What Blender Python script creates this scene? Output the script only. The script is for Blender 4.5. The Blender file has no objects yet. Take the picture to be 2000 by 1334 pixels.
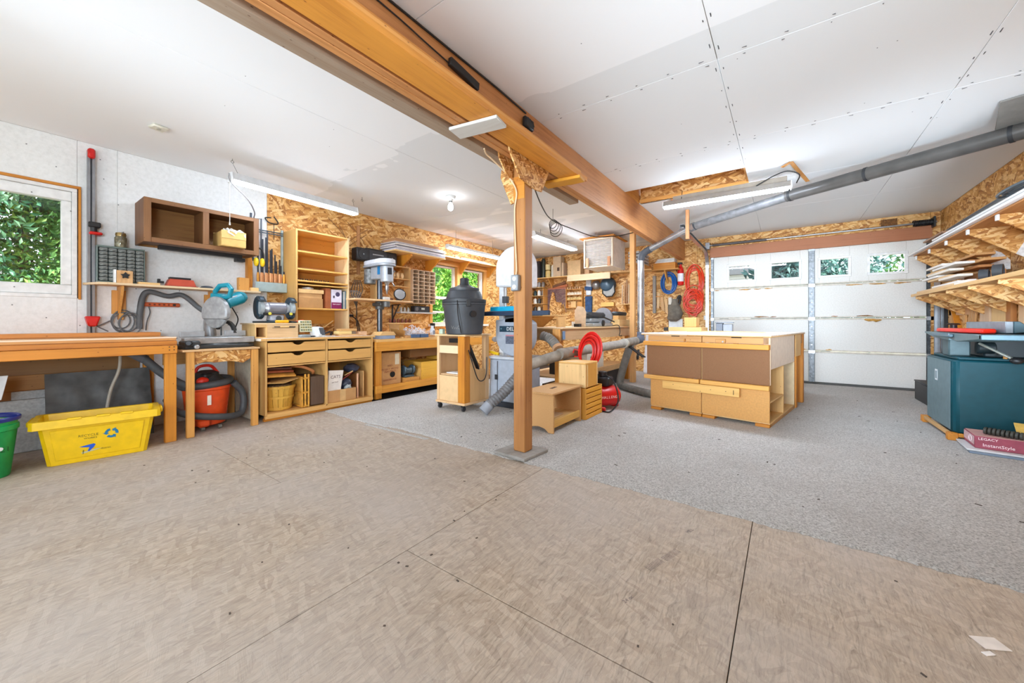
import bpy, bmesh, math, random
from mathutils import Vector, Matrix, Euler
random.seed(7)
S = bpy.context.scene
C = S.collection
R = math.radians
PI = math.pi

# ---------------------------------------------------------------- camera, sky, sun, exposure
cd = bpy.data.cameras.new('camera'); cam = bpy.data.objects.new('camera', cd); C.objects.link(cam)
cd.sensor_width = 36; cd.lens = 13.33; cd.shift_y = -0.018; cd.clip_end = 300; cd.clip_start = 0.05
cam.location = (0, 0, 1.0); cam.rotation_euler = (R(90), 0, R(35.72)); S.camera = cam
W = bpy.data.worlds.new('overcast sky'); S.world = W; W.use_nodes = True
bg = W.node_tree.nodes['Background']; bg.inputs[0].default_value = (0.86, 0.93, 1.0, 1); bg.inputs[1].default_value = 2.9
sl = bpy.data.lights.new('sun', 'SUN'); sl.energy = 15.0; sl.angle = R(6); sl.color = (1, .95, .86)
sun = bpy.data.objects.new('sun', sl); C.objects.link(sun); sun.rotation_euler = Vector((-.72, .12, -.75)).to_track_quat('-Z', 'Y').to_euler()
S.view_settings.view_transform = 'Standard'; S.view_settings.look = 'None'; S.view_settings.gamma = 1
S.view_settings.use_curve_mapping = False; S.view_settings.exposure = -0.08
S.cycles.max_bounces = 8; S.cycles.diffuse_bounces = 5; S.cycles.caustics_reflective = False; S.cycles.caustics_refractive = False
def area(name, loc, aim, size, power, col=(1, 1, 1)):
    a = bpy.data.lights.new(name, 'AREA'); a.shape = 'RECTANGLE'; a.size, a.size_y = size; a.energy = power; a.color = col
    o = bpy.data.objects.new(name, a); C.objects.link(o); o.location = loc; o.rotation_euler = Vector(aim).to_track_quat('-Z', 'Y').to_euler(); return o
COOL = (.79, .945, 1.10)
area('soft_fill', (-1.4, -1.2, .75), (.0, 1, .8), (3.2, 1.8), 64, COOL)          # added soft fill light, unseen behind the camera
area('doorway_fill', (-1.5, -3.3, 1.2), (0, 1, .12), (5.4, 2.1), 26, COOL)  # added fill panel across the rear doorway, on top of the sky light
def spot(name, loc, to, power, ang, soft):
    a = bpy.data.lights.new(name, 'SPOT'); a.energy = power; a.spot_size = R(ang); a.spot_blend = 1; a.shadow_soft_size = soft; a.color = COOL
    o = bpy.data.objects.new(name, a); C.objects.link(o); o.location = loc; o.rotation_euler = (Vector(to)-Vector(loc)).to_track_quat('-Z', 'Y').to_euler(); return o
spot('fill_spot', (-.5, -1.2, 1.5), (.9, 8, 2.3), 1350, 58, .6)  # added fill, out of view: brightens the garage door end
spot('fill_spot', (.8, -1.0, 1.4), (-5, 2.0, 1.5), 420, 64, .5)  # added fill, out of view: brightens the left wall and benches
spot('far_ceiling_fill', (1.5, 1.4, .5), (.1, 7.6, 2.78), 720, 56, .4)  # added fill, out of view: lifts the far ceiling
spot('fill_spot', (-2.6, -1.8, 1.5), (-3.6, 8, 2.0), 640, 60, .6)  # added fill, out of view: brightens the far left side
TUBE = 95.0      # brightness of the fluorescent tubes
BULB = 45.0

# ---------------------------------------------------------------- materials
def lin(c):
    return tuple(((v/255)/12.92 if v/255 <= .04045 else ((v/255+.055)/1.055)**2.4) for v in c)
def newmat(n):
    m = bpy.data.materials.new(n); m.use_nodes = True
    t = m.node_tree; return m, t, t.nodes['Principled BSDF']
def nd(t, k, **kw):
    n = t.nodes.new(k)
    for a, v in kw.items():
        if a.startswith('i_'): n.inputs[int(a[2:])].default_value = v
        else: setattr(n, a, v)
    return n
def lk(t, a, b): t.links.new(a, b)
def ramp(t, fac, stops):
    r = t.nodes.new('ShaderNodeValToRGB'); e = r.color_ramp.elements
    while len(e) < len(stops): e.new(.5)
    for k, (p, c) in enumerate(stops): e[k].position = p; e[k].color = (*c, 1)
    lk(t, fac, r.inputs[0]); return r.outputs[0]
MC = {}
def plain(col, rough=.6, metal=0., var=.06, scale=18., bump=0., emit=0., spec=None):
    key = ('p', col, rough, metal, var, scale, bump, emit)
    if key in MC: return MC[key]
    m, t, b = newmat('m_%d_%d_%d' % col)
    c = lin(col)
    b.inputs['Roughness'].default_value = rough; b.inputs['Metallic'].default_value = metal
    if spec is not None: b.inputs['Specular IOR Level'].default_value = spec
    if var:
        tc = nd(t, 'ShaderNodeTexCoord'); no = nd(t, 'ShaderNodeTexNoise'); no.inputs['Scale'].default_value = scale; no.inputs['Detail'].default_value = 4
        lk(t, tc.outputs['Object'], no.inputs['Vector'])
        o = ramp(t, no.outputs[0], [(.3, tuple(x*(1-var*1.6) for x in c)), (.7, tuple(min(1, x*(1+var*1.6)) for x in c))])
        lk(t, o, b.inputs['Base Color'])
        if bump:
            bu = nd(t, 'ShaderNodeBump'); bu.inputs['Strength'].default_value = bump; bu.inputs['Distance'].default_value = .004
            lk(t, no.outputs[0], bu.inputs['Height']); lk(t, bu.outputs[0], b.inputs['Normal'])
    else: b.inputs['Base Color'].default_value = (*c, 1)
    if emit:
        b.inputs['Emission Color'].default_value = (*c, 1); b.inputs['Emission Strength'].default_value = emit
    MC[key] = m; return m
def wood(col, axis='x', rough=.55, con=.16, fine=1.0, dark=None):
    key = ('w', col, axis, rough, con, fine, dark)
    if key in MC: return MC[key]
    m, t, b = newmat('wood_%d_%d_%d_%s' % (*col, axis)); c = lin(col)
    tc = nd(t, 'ShaderNodeTexCoord'); oi = nd(t, 'ShaderNodeObjectInfo')
    ad = nd(t, 'ShaderNodeVectorMath', operation='ADD'); sc = nd(t, 'ShaderNodeVectorMath', operation='SCALE'); sc.inputs['Scale'].default_value = 37.
    cb = nd(t, 'ShaderNodeCombineXYZ')
    for k in range(3): lk(t, oi.outputs['Random'], cb.inputs[k])
    lk(t, cb.outputs[0], sc.inputs[0]); lk(t, tc.outputs['Object'], ad.inputs[0]); lk(t, sc.outputs[0], ad.inputs[1])
    mp = nd(t, 'ShaderNodeMapping'); s = [42*fine]*3; s['xyz'.index(axis)] = 1.6*fine; mp.inputs['Scale'].default_value = s
    lk(t, ad.outputs[0], mp.inputs['Vector'])
    n1 = nd(t, 'ShaderNodeTexNoise'); n1.inputs['Scale'].default_value = 1.; n1.inputs['Detail'].default_value = 5; n1.inputs['Roughness'].default_value = .65; n1.inputs['Distortion'].default_value = .4
    lk(t, mp.outputs[0], n1.inputs['Vector'])
    n2 = nd(t, 'ShaderNodeTexNoise'); n2.inputs['Scale'].default_value = 3.; lk(t, ad.outputs[0], n2.inputs['Vector'])
    mx = nd(t, 'ShaderNodeMath', operation='MULTIPLY_ADD'); mx.inputs[1].default_value = .35; lk(t, n2.outputs[0], mx.inputs[0]); 
    ml = nd(t, 'ShaderNodeMath', operation='MULTIPLY'); ml.inputs[1].default_value = .65; lk(t, n1.outputs[0], ml.inputs[0]); lk(t, ml.outputs[0], mx.inputs[2])
    d = lin(dark) if dark else (c[0]*(1-con*1.5), c[1]*(1-con*2.1), c[2]*(1-con*2.6))
    o = ramp(t, mx.outputs[0], [(.34, d), (.5, c), (.68, tuple(min(1, x*(1+con*.8)) for x in c))])
    # knots
    vo = nd(t, 'ShaderNodeTexVoronoi'); vm = nd(t, 'ShaderNodeMapping'); s = [5.]*3; s['xyz'.index(axis)] = 2.4; vm.inputs['Scale'].default_value = s
    lk(t, ad.outputs[0], vm.inputs['Vector']); lk(t, vm.outputs[0], vo.inputs['Vector'])
    kf = ramp(t, vo.outputs['Distance'], [(.035, (1, 1, 1)), (.09, (0, 0, 0))])
    mix = nd(t, 'ShaderNodeMixRGB'); mix.inputs[2].default_value = (d[0]*.45, d[1]*.35, d[2]*.3, 1); lk(t, kf, mix.inputs[0]); lk(t, o, mix.inputs[1])
    lk(t, mix.outputs[0], b.inputs['Base Color']); b.inputs['Roughness'].default_value = rough
    bu = nd(t, 'ShaderNodeBump'); bu.inputs['Strength'].default_value = .12; bu.inputs['Distance'].default_value = .002; lk(t, n1.outputs[0], bu.inputs['Height']); lk(t, bu.outputs[0], b.inputs['Normal'])
    MC[key] = m; return m
def osb(name, cols, plane, size=1., soft=0., rough=.6, bias=None, dust=None, bump=.25, grain=0.):
    """Oriented strand board: three overlapping layers of long flakes turned to different angles."""
    key = ('o', name, plane)
    if key in MC: return MC[key]
    m, t, b = newmat(name + '_' + plane); cs = [lin(c) for c in cols]
    ge = nd(t, 'ShaderNodeNewGeometry'); sp = nd(t, 'ShaderNodeSeparateXYZ'); lk(t, ge.outputs['Position'], sp.inputs[0])
    cb = nd(t, 'ShaderNodeCombineXYZ'); i, j = ['xyz'.index(k) for k in plane]
    lk(t, sp.outputs[i], cb.inputs[0]); lk(t, sp.outputs[j], cb.inputs[1])
    wob = nd(t, 'ShaderNodeTexNoise'); wob.inputs['Scale'].default_value = 9/size; lk(t, cb.outputs[0], wob.inputs['Vector'])
    ws = nd(t, 'ShaderNodeVectorMath', operation='SCALE'); ws.inputs['Scale'].default_value = .03*size; lk(t, wob.outputs['Color'], ws.inputs[0])
    wa = nd(t, 'ShaderNodeVectorMath', operation='ADD'); lk(t, cb.outputs[0], wa.inputs[0]); lk(t, ws.outputs[0], wa.inputs[1])
    vals = []; sels = []; hs = []
    angs = bias or [(.2, 1), (1.25, 1), (2.3, 1), (.75, 1), (2.9, 1)]
    for k, (a, w) in enumerate(angs):
        mp = nd(t, 'ShaderNodeMapping'); mp.vector_type = 'POINT'; mp.inputs['Rotation'].default_value = (0, 0, a); mp.inputs['Location'].default_value = (3.1*k, 1.7*k, 0)
        mp2 = nd(t, 'ShaderNodeMapping'); mp2.inputs['Scale'].default_value = (9./size, 38./size, 1)
        lk(t, wa.outputs[0], mp.inputs['Vector']); lk(t, mp.outputs[0], mp2.inputs['Vector'])
        v = nd(t, 'ShaderNodeTexVoronoi', voronoi_dimensions='2D'); v.inputs['Scale'].default_value = 1.; v.inputs['Randomness'].default_value = 1.
        lk(t, mp2.outputs[0], v.inputs['Vector'])
        s2 = nd(t, 'ShaderNodeSeparateColor'); lk(t, v.outputs['Color'], s2.inputs[0])
        # fibre streaks inside each flake
        n = nd(t, 'ShaderNodeTexNoise'); n.inputs['Scale'].default_value = 3.; n.inputs['Detail'].default_value = 3
        m3 = nd(t, 'ShaderNodeMapping'); m3.inputs['Scale'].default_value = (.6, 3., 1); lk(t, mp2.outputs[0], m3.inputs['Vector']); lk(t, m3.outputs[0], n.inputs['Vector'])
        q = nd(t, 'ShaderNodeMath', operation='MULTIPLY_ADD'); q.inputs[1].default_value = .55; lk(t, n.outputs[0], q.inputs[0])
        q0 = nd(t, 'ShaderNodeMath', operation='MULTIPLY_ADD'); q0.inputs[1].default_value = .7; q0.inputs[2].default_value = -.12; lk(t, s2.outputs[0], q0.inputs[0]); lk(t, q0.outputs[0], q.inputs[2])
        sh = nd(t, 'ShaderNodeMath', operation='MULTIPLY'); sh.inputs[1].default_value = 1.; lk(t, v.outputs['Distance'], sh.inputs[0])
        e = nd(t, 'ShaderNodeMath', operation='MULTIPLY_ADD'); e.inputs[1].default_value = -.22; lk(t, sh.outputs[0], e.inputs[0]); lk(t, q.outputs[0], e.inputs[2])
        vals.append(e.outputs[0]); sels.append(s2.outputs[1])
    cur = vals[0]
    for k in range(1, len(vals)):
        g = nd(t, 'ShaderNodeMath', operation='GREATER_THAN'); g.inputs[1].default_value = .55; lk(t, sels[k], g.inputs[0])
        mx = nd(t, 'ShaderNodeMix'); lk(t, g.outputs[0], mx.inputs[0]); lk(t, cur, mx.inputs[2]); lk(t, vals[k], mx.inputs[3]); cur = mx.outputs[0]
    lo, hi = .12+.1*soft, .62-.05*soft
    st = [(lo+(hi-lo)*k/(len(cs)-1), c) for k, c in enumerate(cs)]
    o = ramp(t, cur, st)
    if grain:      # worn surface: fine fibre streaks along the boards and dark hairline flake edges
        gm_ = nd(t, 'ShaderNodeMapping'); gm_.inputs['Scale'].default_value = (88, 11, 1); gm_.inputs['Rotation'].default_value = (0, 0, -.10); lk(t, wa.outputs[0], gm_.inputs['Vector'])
        gn_ = nd(t, 'ShaderNodeTexNoise'); gn_.inputs['Scale'].default_value = 1.; gn_.inputs['Detail'].default_value = 7; gn_.inputs['Roughness'].default_value = .72; gn_.inputs['Distortion'].default_value = 1.2; lk(t, gm_.outputs[0], gn_.inputs['Vector'])
        gf = ramp(t, gn_.outputs[0], [(.29, (.34, .32, .30)), (.40, (.76, .75, .73)), (.5, (.99, .99, .985)), (.64, (1.17, 1.16, 1.15))])
        mg = nd(t, 'ShaderNodeMixRGB', blend_type='MULTIPLY'); mg.inputs[0].default_value = grain; lk(t, o, mg.inputs[1]); lk(t, gf, mg.inputs[2]); o = mg.outputs[0]
    if dust:
        dn = nd(t, 'ShaderNodeTexNoise'); dn.inputs['Scale'].default_value = dust[1]; dn.inputs['Detail'].default_value = 5; lk(t, cb.outputs[0], dn.inputs['Vector'])
        df = ramp(t, dn.outputs[0], [(.35, (dust[2],)*3), (.7, (dust[3],)*3)])
        mix = nd(t, 'ShaderNodeMixRGB'); mix.inputs[2].default_value = (*lin(dust[0]), 1); lk(t, df, mix.inputs[0]); lk(t, o, mix.inputs[1]); o = mix.outputs[0]
    lk(t, o, b.inputs['Base Color']); b.inputs['Roughness'].default_value = rough
    if bump:
        bu = nd(t, 'ShaderNodeBump'); bu.inputs['Strength'].default_value = bump; bu.inputs['Distance'].default_value = .003; lk(t, cur, bu.inputs['Height']); lk(t, bu.outputs[0], b.inputs['Normal'])
    MC[key] = m; return m
def mottle(name, cols, scale, rough=.9, bump=.3, detail=8, dist=.004, big=None):
    key = ('mo', name)
    if key in MC: return MC[key]
    m, t, b = newmat(name); tc = nd(t, 'ShaderNodeNewGeometry')
    n = nd(t, 'ShaderNodeTexNoise'); n.inputs['Scale'].default_value = scale; n.inputs['Detail'].default_value = detail; n.inputs['Roughness'].default_value = .7; lk(t, tc.outputs['Position'], n.inputs['Vector'])
    o = ramp(t, n.outputs[0], [(.32+.36*k/(len(cols)-1), lin(c)) for k, c in enumerate(cols)])
    if big:
        n2 = nd(t, 'ShaderNodeTexNoise'); n2.inputs['Scale'].default_value = big[1]; n2.inputs['Detail'].default_value = 4; lk(t, tc.outputs['Position'], n2.inputs['Vector'])
        f = ramp(t, n2.outputs[0], [(.45, (0, 0, 0)), (.7, (big[2],)*3)])
        mix = nd(t, 'ShaderNodeMixRGB'); mix.inputs[2].default_value = (*lin(big[0]), 1); lk(t, f, mix.inputs[0]); lk(t, o, mix.inputs[1]); o = mix.outputs[0]
    lk(t, o, b.inputs['Base Color']); b.inputs['Roughness'].default_value = rough
    bu = nd(t, 'ShaderNodeBump'); bu.inputs['Strength'].default_value = bump; bu.inputs['Distance'].default_value = dist; lk(t, n.outputs[0], bu.inputs['Height']); lk(t, bu.outputs[0], b.inputs['Normal'])
    MC[key] = m; return m
def glassmat(tint=(1, 1, 1), name='window_glass'):
    if name in MC: return MC[name]
    m = bpy.data.materials.new(name); m.use_nodes = True; t = m.node_tree; t.nodes.clear()
    out = nd(t, 'ShaderNodeOutputMaterial'); tr = nd(t, 'ShaderNodeBsdfTransparent'); tr.inputs[0].default_value = (*tint, 1)
    gl = nd(t, 'ShaderNodeBsdfGlossy'); gl.inputs['Roughness'].default_value = .02; lw = nd(t, 'ShaderNodeLayerWeight'); fr = nd(t, 'ShaderNodeMath', operation='POWER'); fr.inputs[1].default_value = 4.; lk(t, lw.outputs['Facing'], fr.inputs[0]); f2 = nd(t, 'ShaderNodeMath', operation='MULTIPLY_ADD'); f2.inputs[1].default_value = .5; f2.inputs[2].default_value = .03; lk(t, fr.outputs[0], f2.inputs[0])
    mx = nd(t, 'ShaderNodeMixShader'); lk(t, f2.outputs[0], mx.inputs[0]); lk(t, tr.outputs[0], mx.inputs[1]); lk(t, gl.outputs[0], mx.inputs[2]); lk(t, mx.outputs[0], out.inputs[0])
    MC[name] = m; return m
def glow(col, k, name):
    if name in MC: return MC[name]
    m = bpy.data.materials.new(name); m.use_nodes = True; t = m.node_tree; t.nodes.clear()
    out = nd(t, 'ShaderNodeOutputMaterial'); e = nd(t, 'ShaderNodeEmission'); e.inputs[0].default_value = (*col, 1); e.inputs[1].default_value = k; lk(t, e.outputs[0], out.inputs[0])
    MC[name] = m; return m

# ---------------------------------------------------------------- mesh building
WLOC = {}
class G:
    def __init__(s): s.v = []; s.f = []
    def add(s, vs, fs):
        o = len(s.v); s.v += [tuple(v) for v in vs]; s.f += [tuple(o+i for i in f) for f in fs]; return s
    def box(s, x0, x1, y0, y1, z0, z1):
        if x1 < x0: x0, x1 = x1, x0
        if y1 < y0: y0, y1 = y1, y0
        if z1 < z0: z0, z1 = z1, z0
        return s.add([(x0,y0,z0),(x1,y0,z0),(x1,y1,z0),(x0,y1,z0),(x0,y0,z1),(x1,y0,z1),(x1,y1,z1),(x0,y1,z1)],
                     [(0,3,2,1),(4,5,6,7),(0,1,5,4),(1,2,6,5),(2,3,7,6),(3,0,4,7)])
    def lb(s, x0, x1, a, b): return s.box(x0, x1, a[0], b[0], a[1], b[1])      # (y,z) corners
    def wb(s, y0, y1, a, b): return s.box(a[0], b[0], y0, y1, a[1], b[1])      # (x,z) corners
    def rb(s, c, d, rot=(0, 0, 0)):
        e = Euler(rot).to_matrix(); c = Vector(c); g = G().box(-d[0]/2, d[0]/2, -d[1]/2, d[1]/2, -d[2]/2, d[2]/2)
        return s.add([c + e @ Vector(v) for v in g.v], g.f)
    def bm(s, p, q, w, h, up=(0, 0, 1)):
        p = Vector(p); q = Vector(q); d = (q-p); L = d.length; d = d/L; u = Vector(up); r = d.cross(u)
        if r.length < 1e-4: u = Vector((0, 1, 0)); r = d.cross(u)
        r.normalize(); u = r.cross(d)
        g = G().box(-w/2, w/2, 0, L, -h/2, h/2)
        return s.add([p + r*v[0] + d*v[1] + u*v[2] for v in g.v], g.f)
    def cyl(s, p, q, r0, r1=None, n=14, cap=True):
        r1 = r0 if r1 is None else r1; p = Vector(p); q = Vector(q); d = (q-p).normalized()
        a = d.orthogonal().normalized(); b = d.cross(a); vs = []
        for (o, r) in ((p, r0), (q, r1)):
            vs += [o + (a*math.cos(2*PI*k/n)+b*math.sin(2*PI*k/n))*r for k in range(n)]
        fs = [(k, (k+1) % n, n+(k+1) % n, n+k) for k in range(n)]
        if cap: fs += [tuple(range(n-1, -1, -1)), tuple(range(n, 2*n))]
        return s.add(vs, fs)
    def tube(s, pts, r, n=8, closed=False, cap=True):
        P = [Vector(p) for p in pts]; m = len(P); rr = r if isinstance(r, (list, tuple)) else [r]*m
        vs = []; prev = None
        for k in range(m):
            if closed: d = P[(k+1) % m]-P[k-1]
            else: d = P[min(k+1, m-1)]-P[max(k-1, 0)]
            d = d.normalized() if d.length > 1e-9 else Vector((0, 0, 1))
            a = d.orthogonal() if prev is None else prev - d*prev.dot(d)
            if a.length < 1e-6: a = d.orthogonal()
            a.normalize(); prev = a; b = d.cross(a)
            vs += [P[k]+(a*math.cos(2*PI*j/n)+b*math.sin(2*PI*j/n))*rr[k] for j in range(n)]
        fs = []
        for k in range(m if closed else m-1):
            k2 = (k+1) % m
            fs += [(k*n+j, k*n+(j+1) % n, k2*n+(j+1) % n, k2*n+j) for j in range(n)]
        if cap and not closed: fs += [tuple(range(n-1, -1, -1)), tuple(range((m-1)*n, m*n))]
        return s.add(vs, fs)
    def lathe(s, c, prof, n=20, axis=(0, 0, 1), cap=True):
        c = Vector(c); d = Vector(axis).normalized(); a = d.orthogonal().normalized(); b = d.cross(a); vs = []
        if abs(d.z) > .99: a = Vector((1, 0, 0)); b = Vector((0, 1, 0)) if d.z > 0 else Vector((0, -1, 0))
        for (r, z) in prof: vs += [c+d*z+(a*math.cos(2*PI*k/n)+b*math.sin(2*PI*k/n))*max(r, 1e-4) for k in range(n)]
        fs = []
        for i in range(len(prof)-1): fs += [(i*n+k, i*n+(k+1) % n, (i+1)*n+(k+1) % n, (i+1)*n+k) for k in range(n)]
        if cap: fs += [tuple(range(n-1, -1, -1)), tuple(range((len(prof)-1)*n, len(prof)*n))]
        return s.add(vs, fs)
    def ext(s, pts, vec):
        """A closed outline of 3-D points pushed along vec."""
        P = [Vector(p) for p in pts]; v = Vector(vec); n = len(P)
        return s.add(P+[p+v for p in P], [tuple(range(n-1, -1, -1)), tuple(range(n, 2*n))]+[(k, (k+1) % n, n+(k+1) % n, n+k) for k in range(n)])
    def ex(s, pts, x0, x1): return s.ext([(x0, a, b) for a, b in pts], (x1-x0, 0, 0))
    def ey(s, pts, y0, y1): return s.ext([(a, y0, b) for a, b in pts], (0, y1-y0, 0))
    def ez(s, pts, z0, z1): return s.ext([(a, b, z0) for a, b in pts], (0, 0, z1-z0))
    def sph(s, c, r, n=14, m=9):
        r = (r, r, r) if not isinstance(r, (tuple, list)) else r
        c = Vector(c); vs = [c+Vector((0, 0, -r[2]))]; fs = []
        for i in range(1, m):
            t = -PI/2+PI*i/m
            vs += [c+Vector((r[0]*math.cos(t)*math.cos(2*PI*k/n), r[1]*math.cos(t)*math.sin(2*PI*k/n), r[2]*math.sin(t))) for k in range(n)]
        vs.append(c+Vector((0, 0, r[2])))
        for k in range(n): fs.append((0, 1+(k+1) % n, 1+k)); fs.append((len(vs)-1, 1+(m-2)*n+k, 1+(m-2)*n+(k+1) % n))
        for i in range(m-2): fs += [(1+i*n+k, 1+i*n+(k+1) % n, 1+(i+1)*n+(k+1) % n, 1+(i+1)*n+k) for k in range(n)]
        return s.add(vs, fs)
    def rot(s, c, rot):
        e = Euler(rot).to_matrix(); c = Vector(c); s.v = [tuple(c + e @ (Vector(v)-c)) for v in s.v]; return s
    def ob(s, name, mat, parent=None, bev=.002, local=False, label=None, kind=None, flat=False):
        me = bpy.data.meshes.new(name); vs = s.v
        off = Vector((0, 0, 0))
        if parent is not None and not local and parent.name in WLOC:
            off = WLOC[parent.name]
            if isinstance(off, Matrix): inv = off.inverted(); vs = [inv @ Vector(v) for v in vs]
            else: vs = [Vector(v)-off for v in vs]
        me.from_pydata([tuple(v) for v in vs], [], s.f); me.update()
        bmm = bmesh.new(); bmm.from_mesh(me); bmesh.ops.recalc_face_normals(bmm, faces=bmm.faces); bmm.to_mesh(me); bmm.free()
        if not flat:
            me.shade_smooth(); me.set_sharp_from_angle(angle=R(38))
        me.materials.append(mat)
        o = bpy.data.objects.new(name, me); C.objects.link(o)
        if parent is not None:
            o.parent = parent
            if parent.name in WLOC: WLOC[o.name] = WLOC[parent.name]
        if bev:
            b = o.modifiers.new('bevel', 'BEVEL'); b.width = bev; b.segments = 1; b.limit_method = 'ANGLE'; b.angle_limit = R(40)
        if label: o['label'] = label
        if kind: o['kind'] = kind
        return o
    def th(s, name, label, cat, mat, group=None, loc=None, bev=.002, kind=None):
        """A thing that is one mesh; its origin goes to the middle of its base."""
        xs = [v[0] for v in s.v]; ys = [v[1] for v in s.v]; zs = [v[2] for v in s.v]
        l = Vector(loc) if loc else Vector(((min(xs)+max(xs))/2, (min(ys)+max(ys))/2, min(zs)))
        s.v = [tuple(Vector(v)-l) for v in s.v]
        o = s.ob(name, mat, None, bev); o.location = l; o['label'] = label; o['category'] = cat; WLOC[o.name] = l
        if group: o['group'] = group
        if kind: o['kind'] = kind
        return o
def T(name, label, cat, loc, group=None, rz=0.):
    o = bpy.data.objects.new(name, None); C.objects.link(o); o.empty_display_size = .1
    o.location = loc; o.rotation_euler = (0, 0, rz); o['label'] = label; o['category'] = cat
    if group: o['group'] = group
    WLOC[o.name] = Matrix.Translation(loc) @ Matrix.Rotation(rz, 4, 'Z') if rz else Vector(loc)
    return o
def ST(name):      # an empty that gathers a piece of the setting
    o = bpy.data.objects.new(name, None); C.objects.link(o); o['kind'] = 'structure'; return o
def dup(o, parent=None, loc=None, rz=None):
    c = o.copy(); C.objects.link(c)
    if parent is not None: c.parent = parent
    if loc is not None: c.location = loc
    if rz is not None: c.rotation_euler = (0, 0, rz)
    for ch in list(o.children): dup(ch, c)
    return c
def text(body, mat, size, parent, mw, name='lettering', ext=.0006, label=None, align='CENTER'):
    """Flat print: letters as a mesh, laid with the matrix mw (x along the line, z out of the surface)."""
    cu = bpy.data.curves.new(name, 'FONT'); cu.body = body; cu.size = size; cu.extrude = ext; cu.align_x = align; cu.align_y = 'CENTER'; cu.resolution_u = 2
    tmp = bpy.data.objects.new(name, cu); C.objects.link(tmp)
    me = bpy.data.meshes.new_from_object(tmp); bpy.data.objects.remove(tmp)
    g = G(); g.v = [tuple(mw @ v.co) for v in me.vertices]; g.f = [tuple(p.vertices) for p in me.polygons]
    bpy.data.meshes.remove(me)
    return g.ob(name, mat, parent, bev=0, flat=True, label=label)
def frame(o, ax, ay):
    """Matrix with origin o, x along ax, y along ay."""
    x = Vector(ax).normalized(); y = Vector(ay); y = (y-x*y.dot(x)).normalized(); z = x.cross(y); o = Vector(o)
    return Matrix(((x.x, y.x, z.x, o.x), (x.y, y.y, z.y, o.y), (x.z, y.z, z.z, o.z), (0, 0, 0, 1)))
def arc(c, r, a0, a1, n, u=(1, 0, 0), v=(0, 0, 1)):
    c = Vector(c); u = Vector(u); v = Vector(v)
    return [c+u*(r*math.cos(a0+(a1-a0)*k/n))+v*(r*math.sin(a0+(a1-a0)*k/n)) for k in range(n+1)]
def smooth(pts, n=8):
    """Catmull-Rom through the points."""
    P = [Vector(p) for p in pts]; P = [2*P[0]-P[1]]+P+[2*P[-1]-P[-2]]; out = []
    for i in range(1, len(P)-2):
        a, b, c, d = P[i-1:i+3]
        for k in range(n):
            t = k/n; out.append(.5*((2*b)+(c-a)*t+(2*a-5*b+4*c-d)*t*t+(3*b-a-3*c+d)*t**3))
    return out+[P[-2]]

ORD = 'first second third fourth fifth sixth seventh eighth ninth tenth eleventh twelfth thirteenth fourteenth fifteenth sixteenth seventeenth eighteenth nineteenth twentieth twenty-first twenty-second twenty-third twenty-fourth twenty-fifth twenty-sixth'.split()
# the palette
PINE = (206, 146, 72); PINE2 = (222, 170, 100); ORANGE = (202, 130, 38); MAPLE = (226, 184, 122)
def pine(ax): return wood(PINE, ax)
def maple(ax): return wood(MAPLE, ax, con=.1)
def amber(ax): return wood(ORANGE, ax)
WOSB = [(150, 92, 36), (186, 126, 58), (205, 147, 76), (216, 163, 92), (232, 190, 128)]
white = plain((232, 232, 230), .5); vinyl = plain((228, 228, 226), .35); black = plain((26, 26, 28), .45); steel = plain((170, 172, 175), .3, .9)
dgrey = plain((70, 72, 76), .5); card = plain((196, 146, 92), .8, var=.05); red = plain((200, 24, 18), .35); rubber = plain((42, 42, 44), .7)
galv = plain((188, 190, 194), .28, .85, var=.12, scale=9); cast = plain((128, 132, 136), .4, .55); paper = plain((238, 236, 232), .8)
chipb = mottle('particle_board', [(178, 128, 76), (204, 156, 100), (218, 174, 120)], 220, .8, .1)
hardb = mottle('hardboard', [(118, 78, 48), (136, 94, 60), (150, 108, 72)], 320, .75, .08)
tan = plain((208, 152, 82), .6, var=.05, scale=60)

# ================================================================ the setting
LX, RX, GY, BY, CZ = -5.0, 1.8, 7.92, -3.4, 2.59
# floor: worn OSB sheets with open joints, laid on a dark slab
fosb = osb('floor_osb', [(162, 144, 126), (170, 153, 134), (172, 155, 136), (175, 158, 139), (182, 166, 148)], 'xy', .72, -.6, .8, grain=.9,
           bias=[(1.45, 1), (1.85, 1), (1.15, 1), (2.3, 1), (.3, 1)], dust=((180, 172, 165), 1.3, .0, .6), bump=.3)
floor = G().box(LX-.15, RX+.15, BY-.15, GY+.15, -.12, -.02).ob('floor', plain((60, 50, 42), .9), bev=0); floor['kind'] = 'structure'
rows = [-5., -3.78, -2.565, -1.35, -.131, 1.085, 1.8]
for k in range(6):
    ys = [BY, -1.35, 1.085, 3.3] if k % 2 == 1 else [BY, -2.6, -.14, 2.3]
    for a, b in zip(ys, ys[1:]):
        G().box(rows[k]+.0015, rows[k+1]-.0015, a+.0015, b-.0015, -.019, 0).ob('board', fosb, floor, bev=.0012)
# stencilled marks on the floor boards
ink = plain((120, 108, 104), .8, var=.3, scale=60)
for (px, py, a, sz, tx) in [(-.40, 1.73, 1.25, .035, '||||||||||||'), (-.44, 1.62, 1.25, .035, '|||||||||||'), (-.37, 1.98, 1.25, .025, 'MILL'), (-.46, 1.36, 1.25, .022, '24 oc'), (-4.2, .42, 1.45, .05, 'FLOOR  24')]:
    text(tx, ink, sz, floor, Matrix.Translation((px, py, .0004)) @ Matrix.Rotation(a, 4, 'Z'), 'stencil_mark', ext=.0002)
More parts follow.
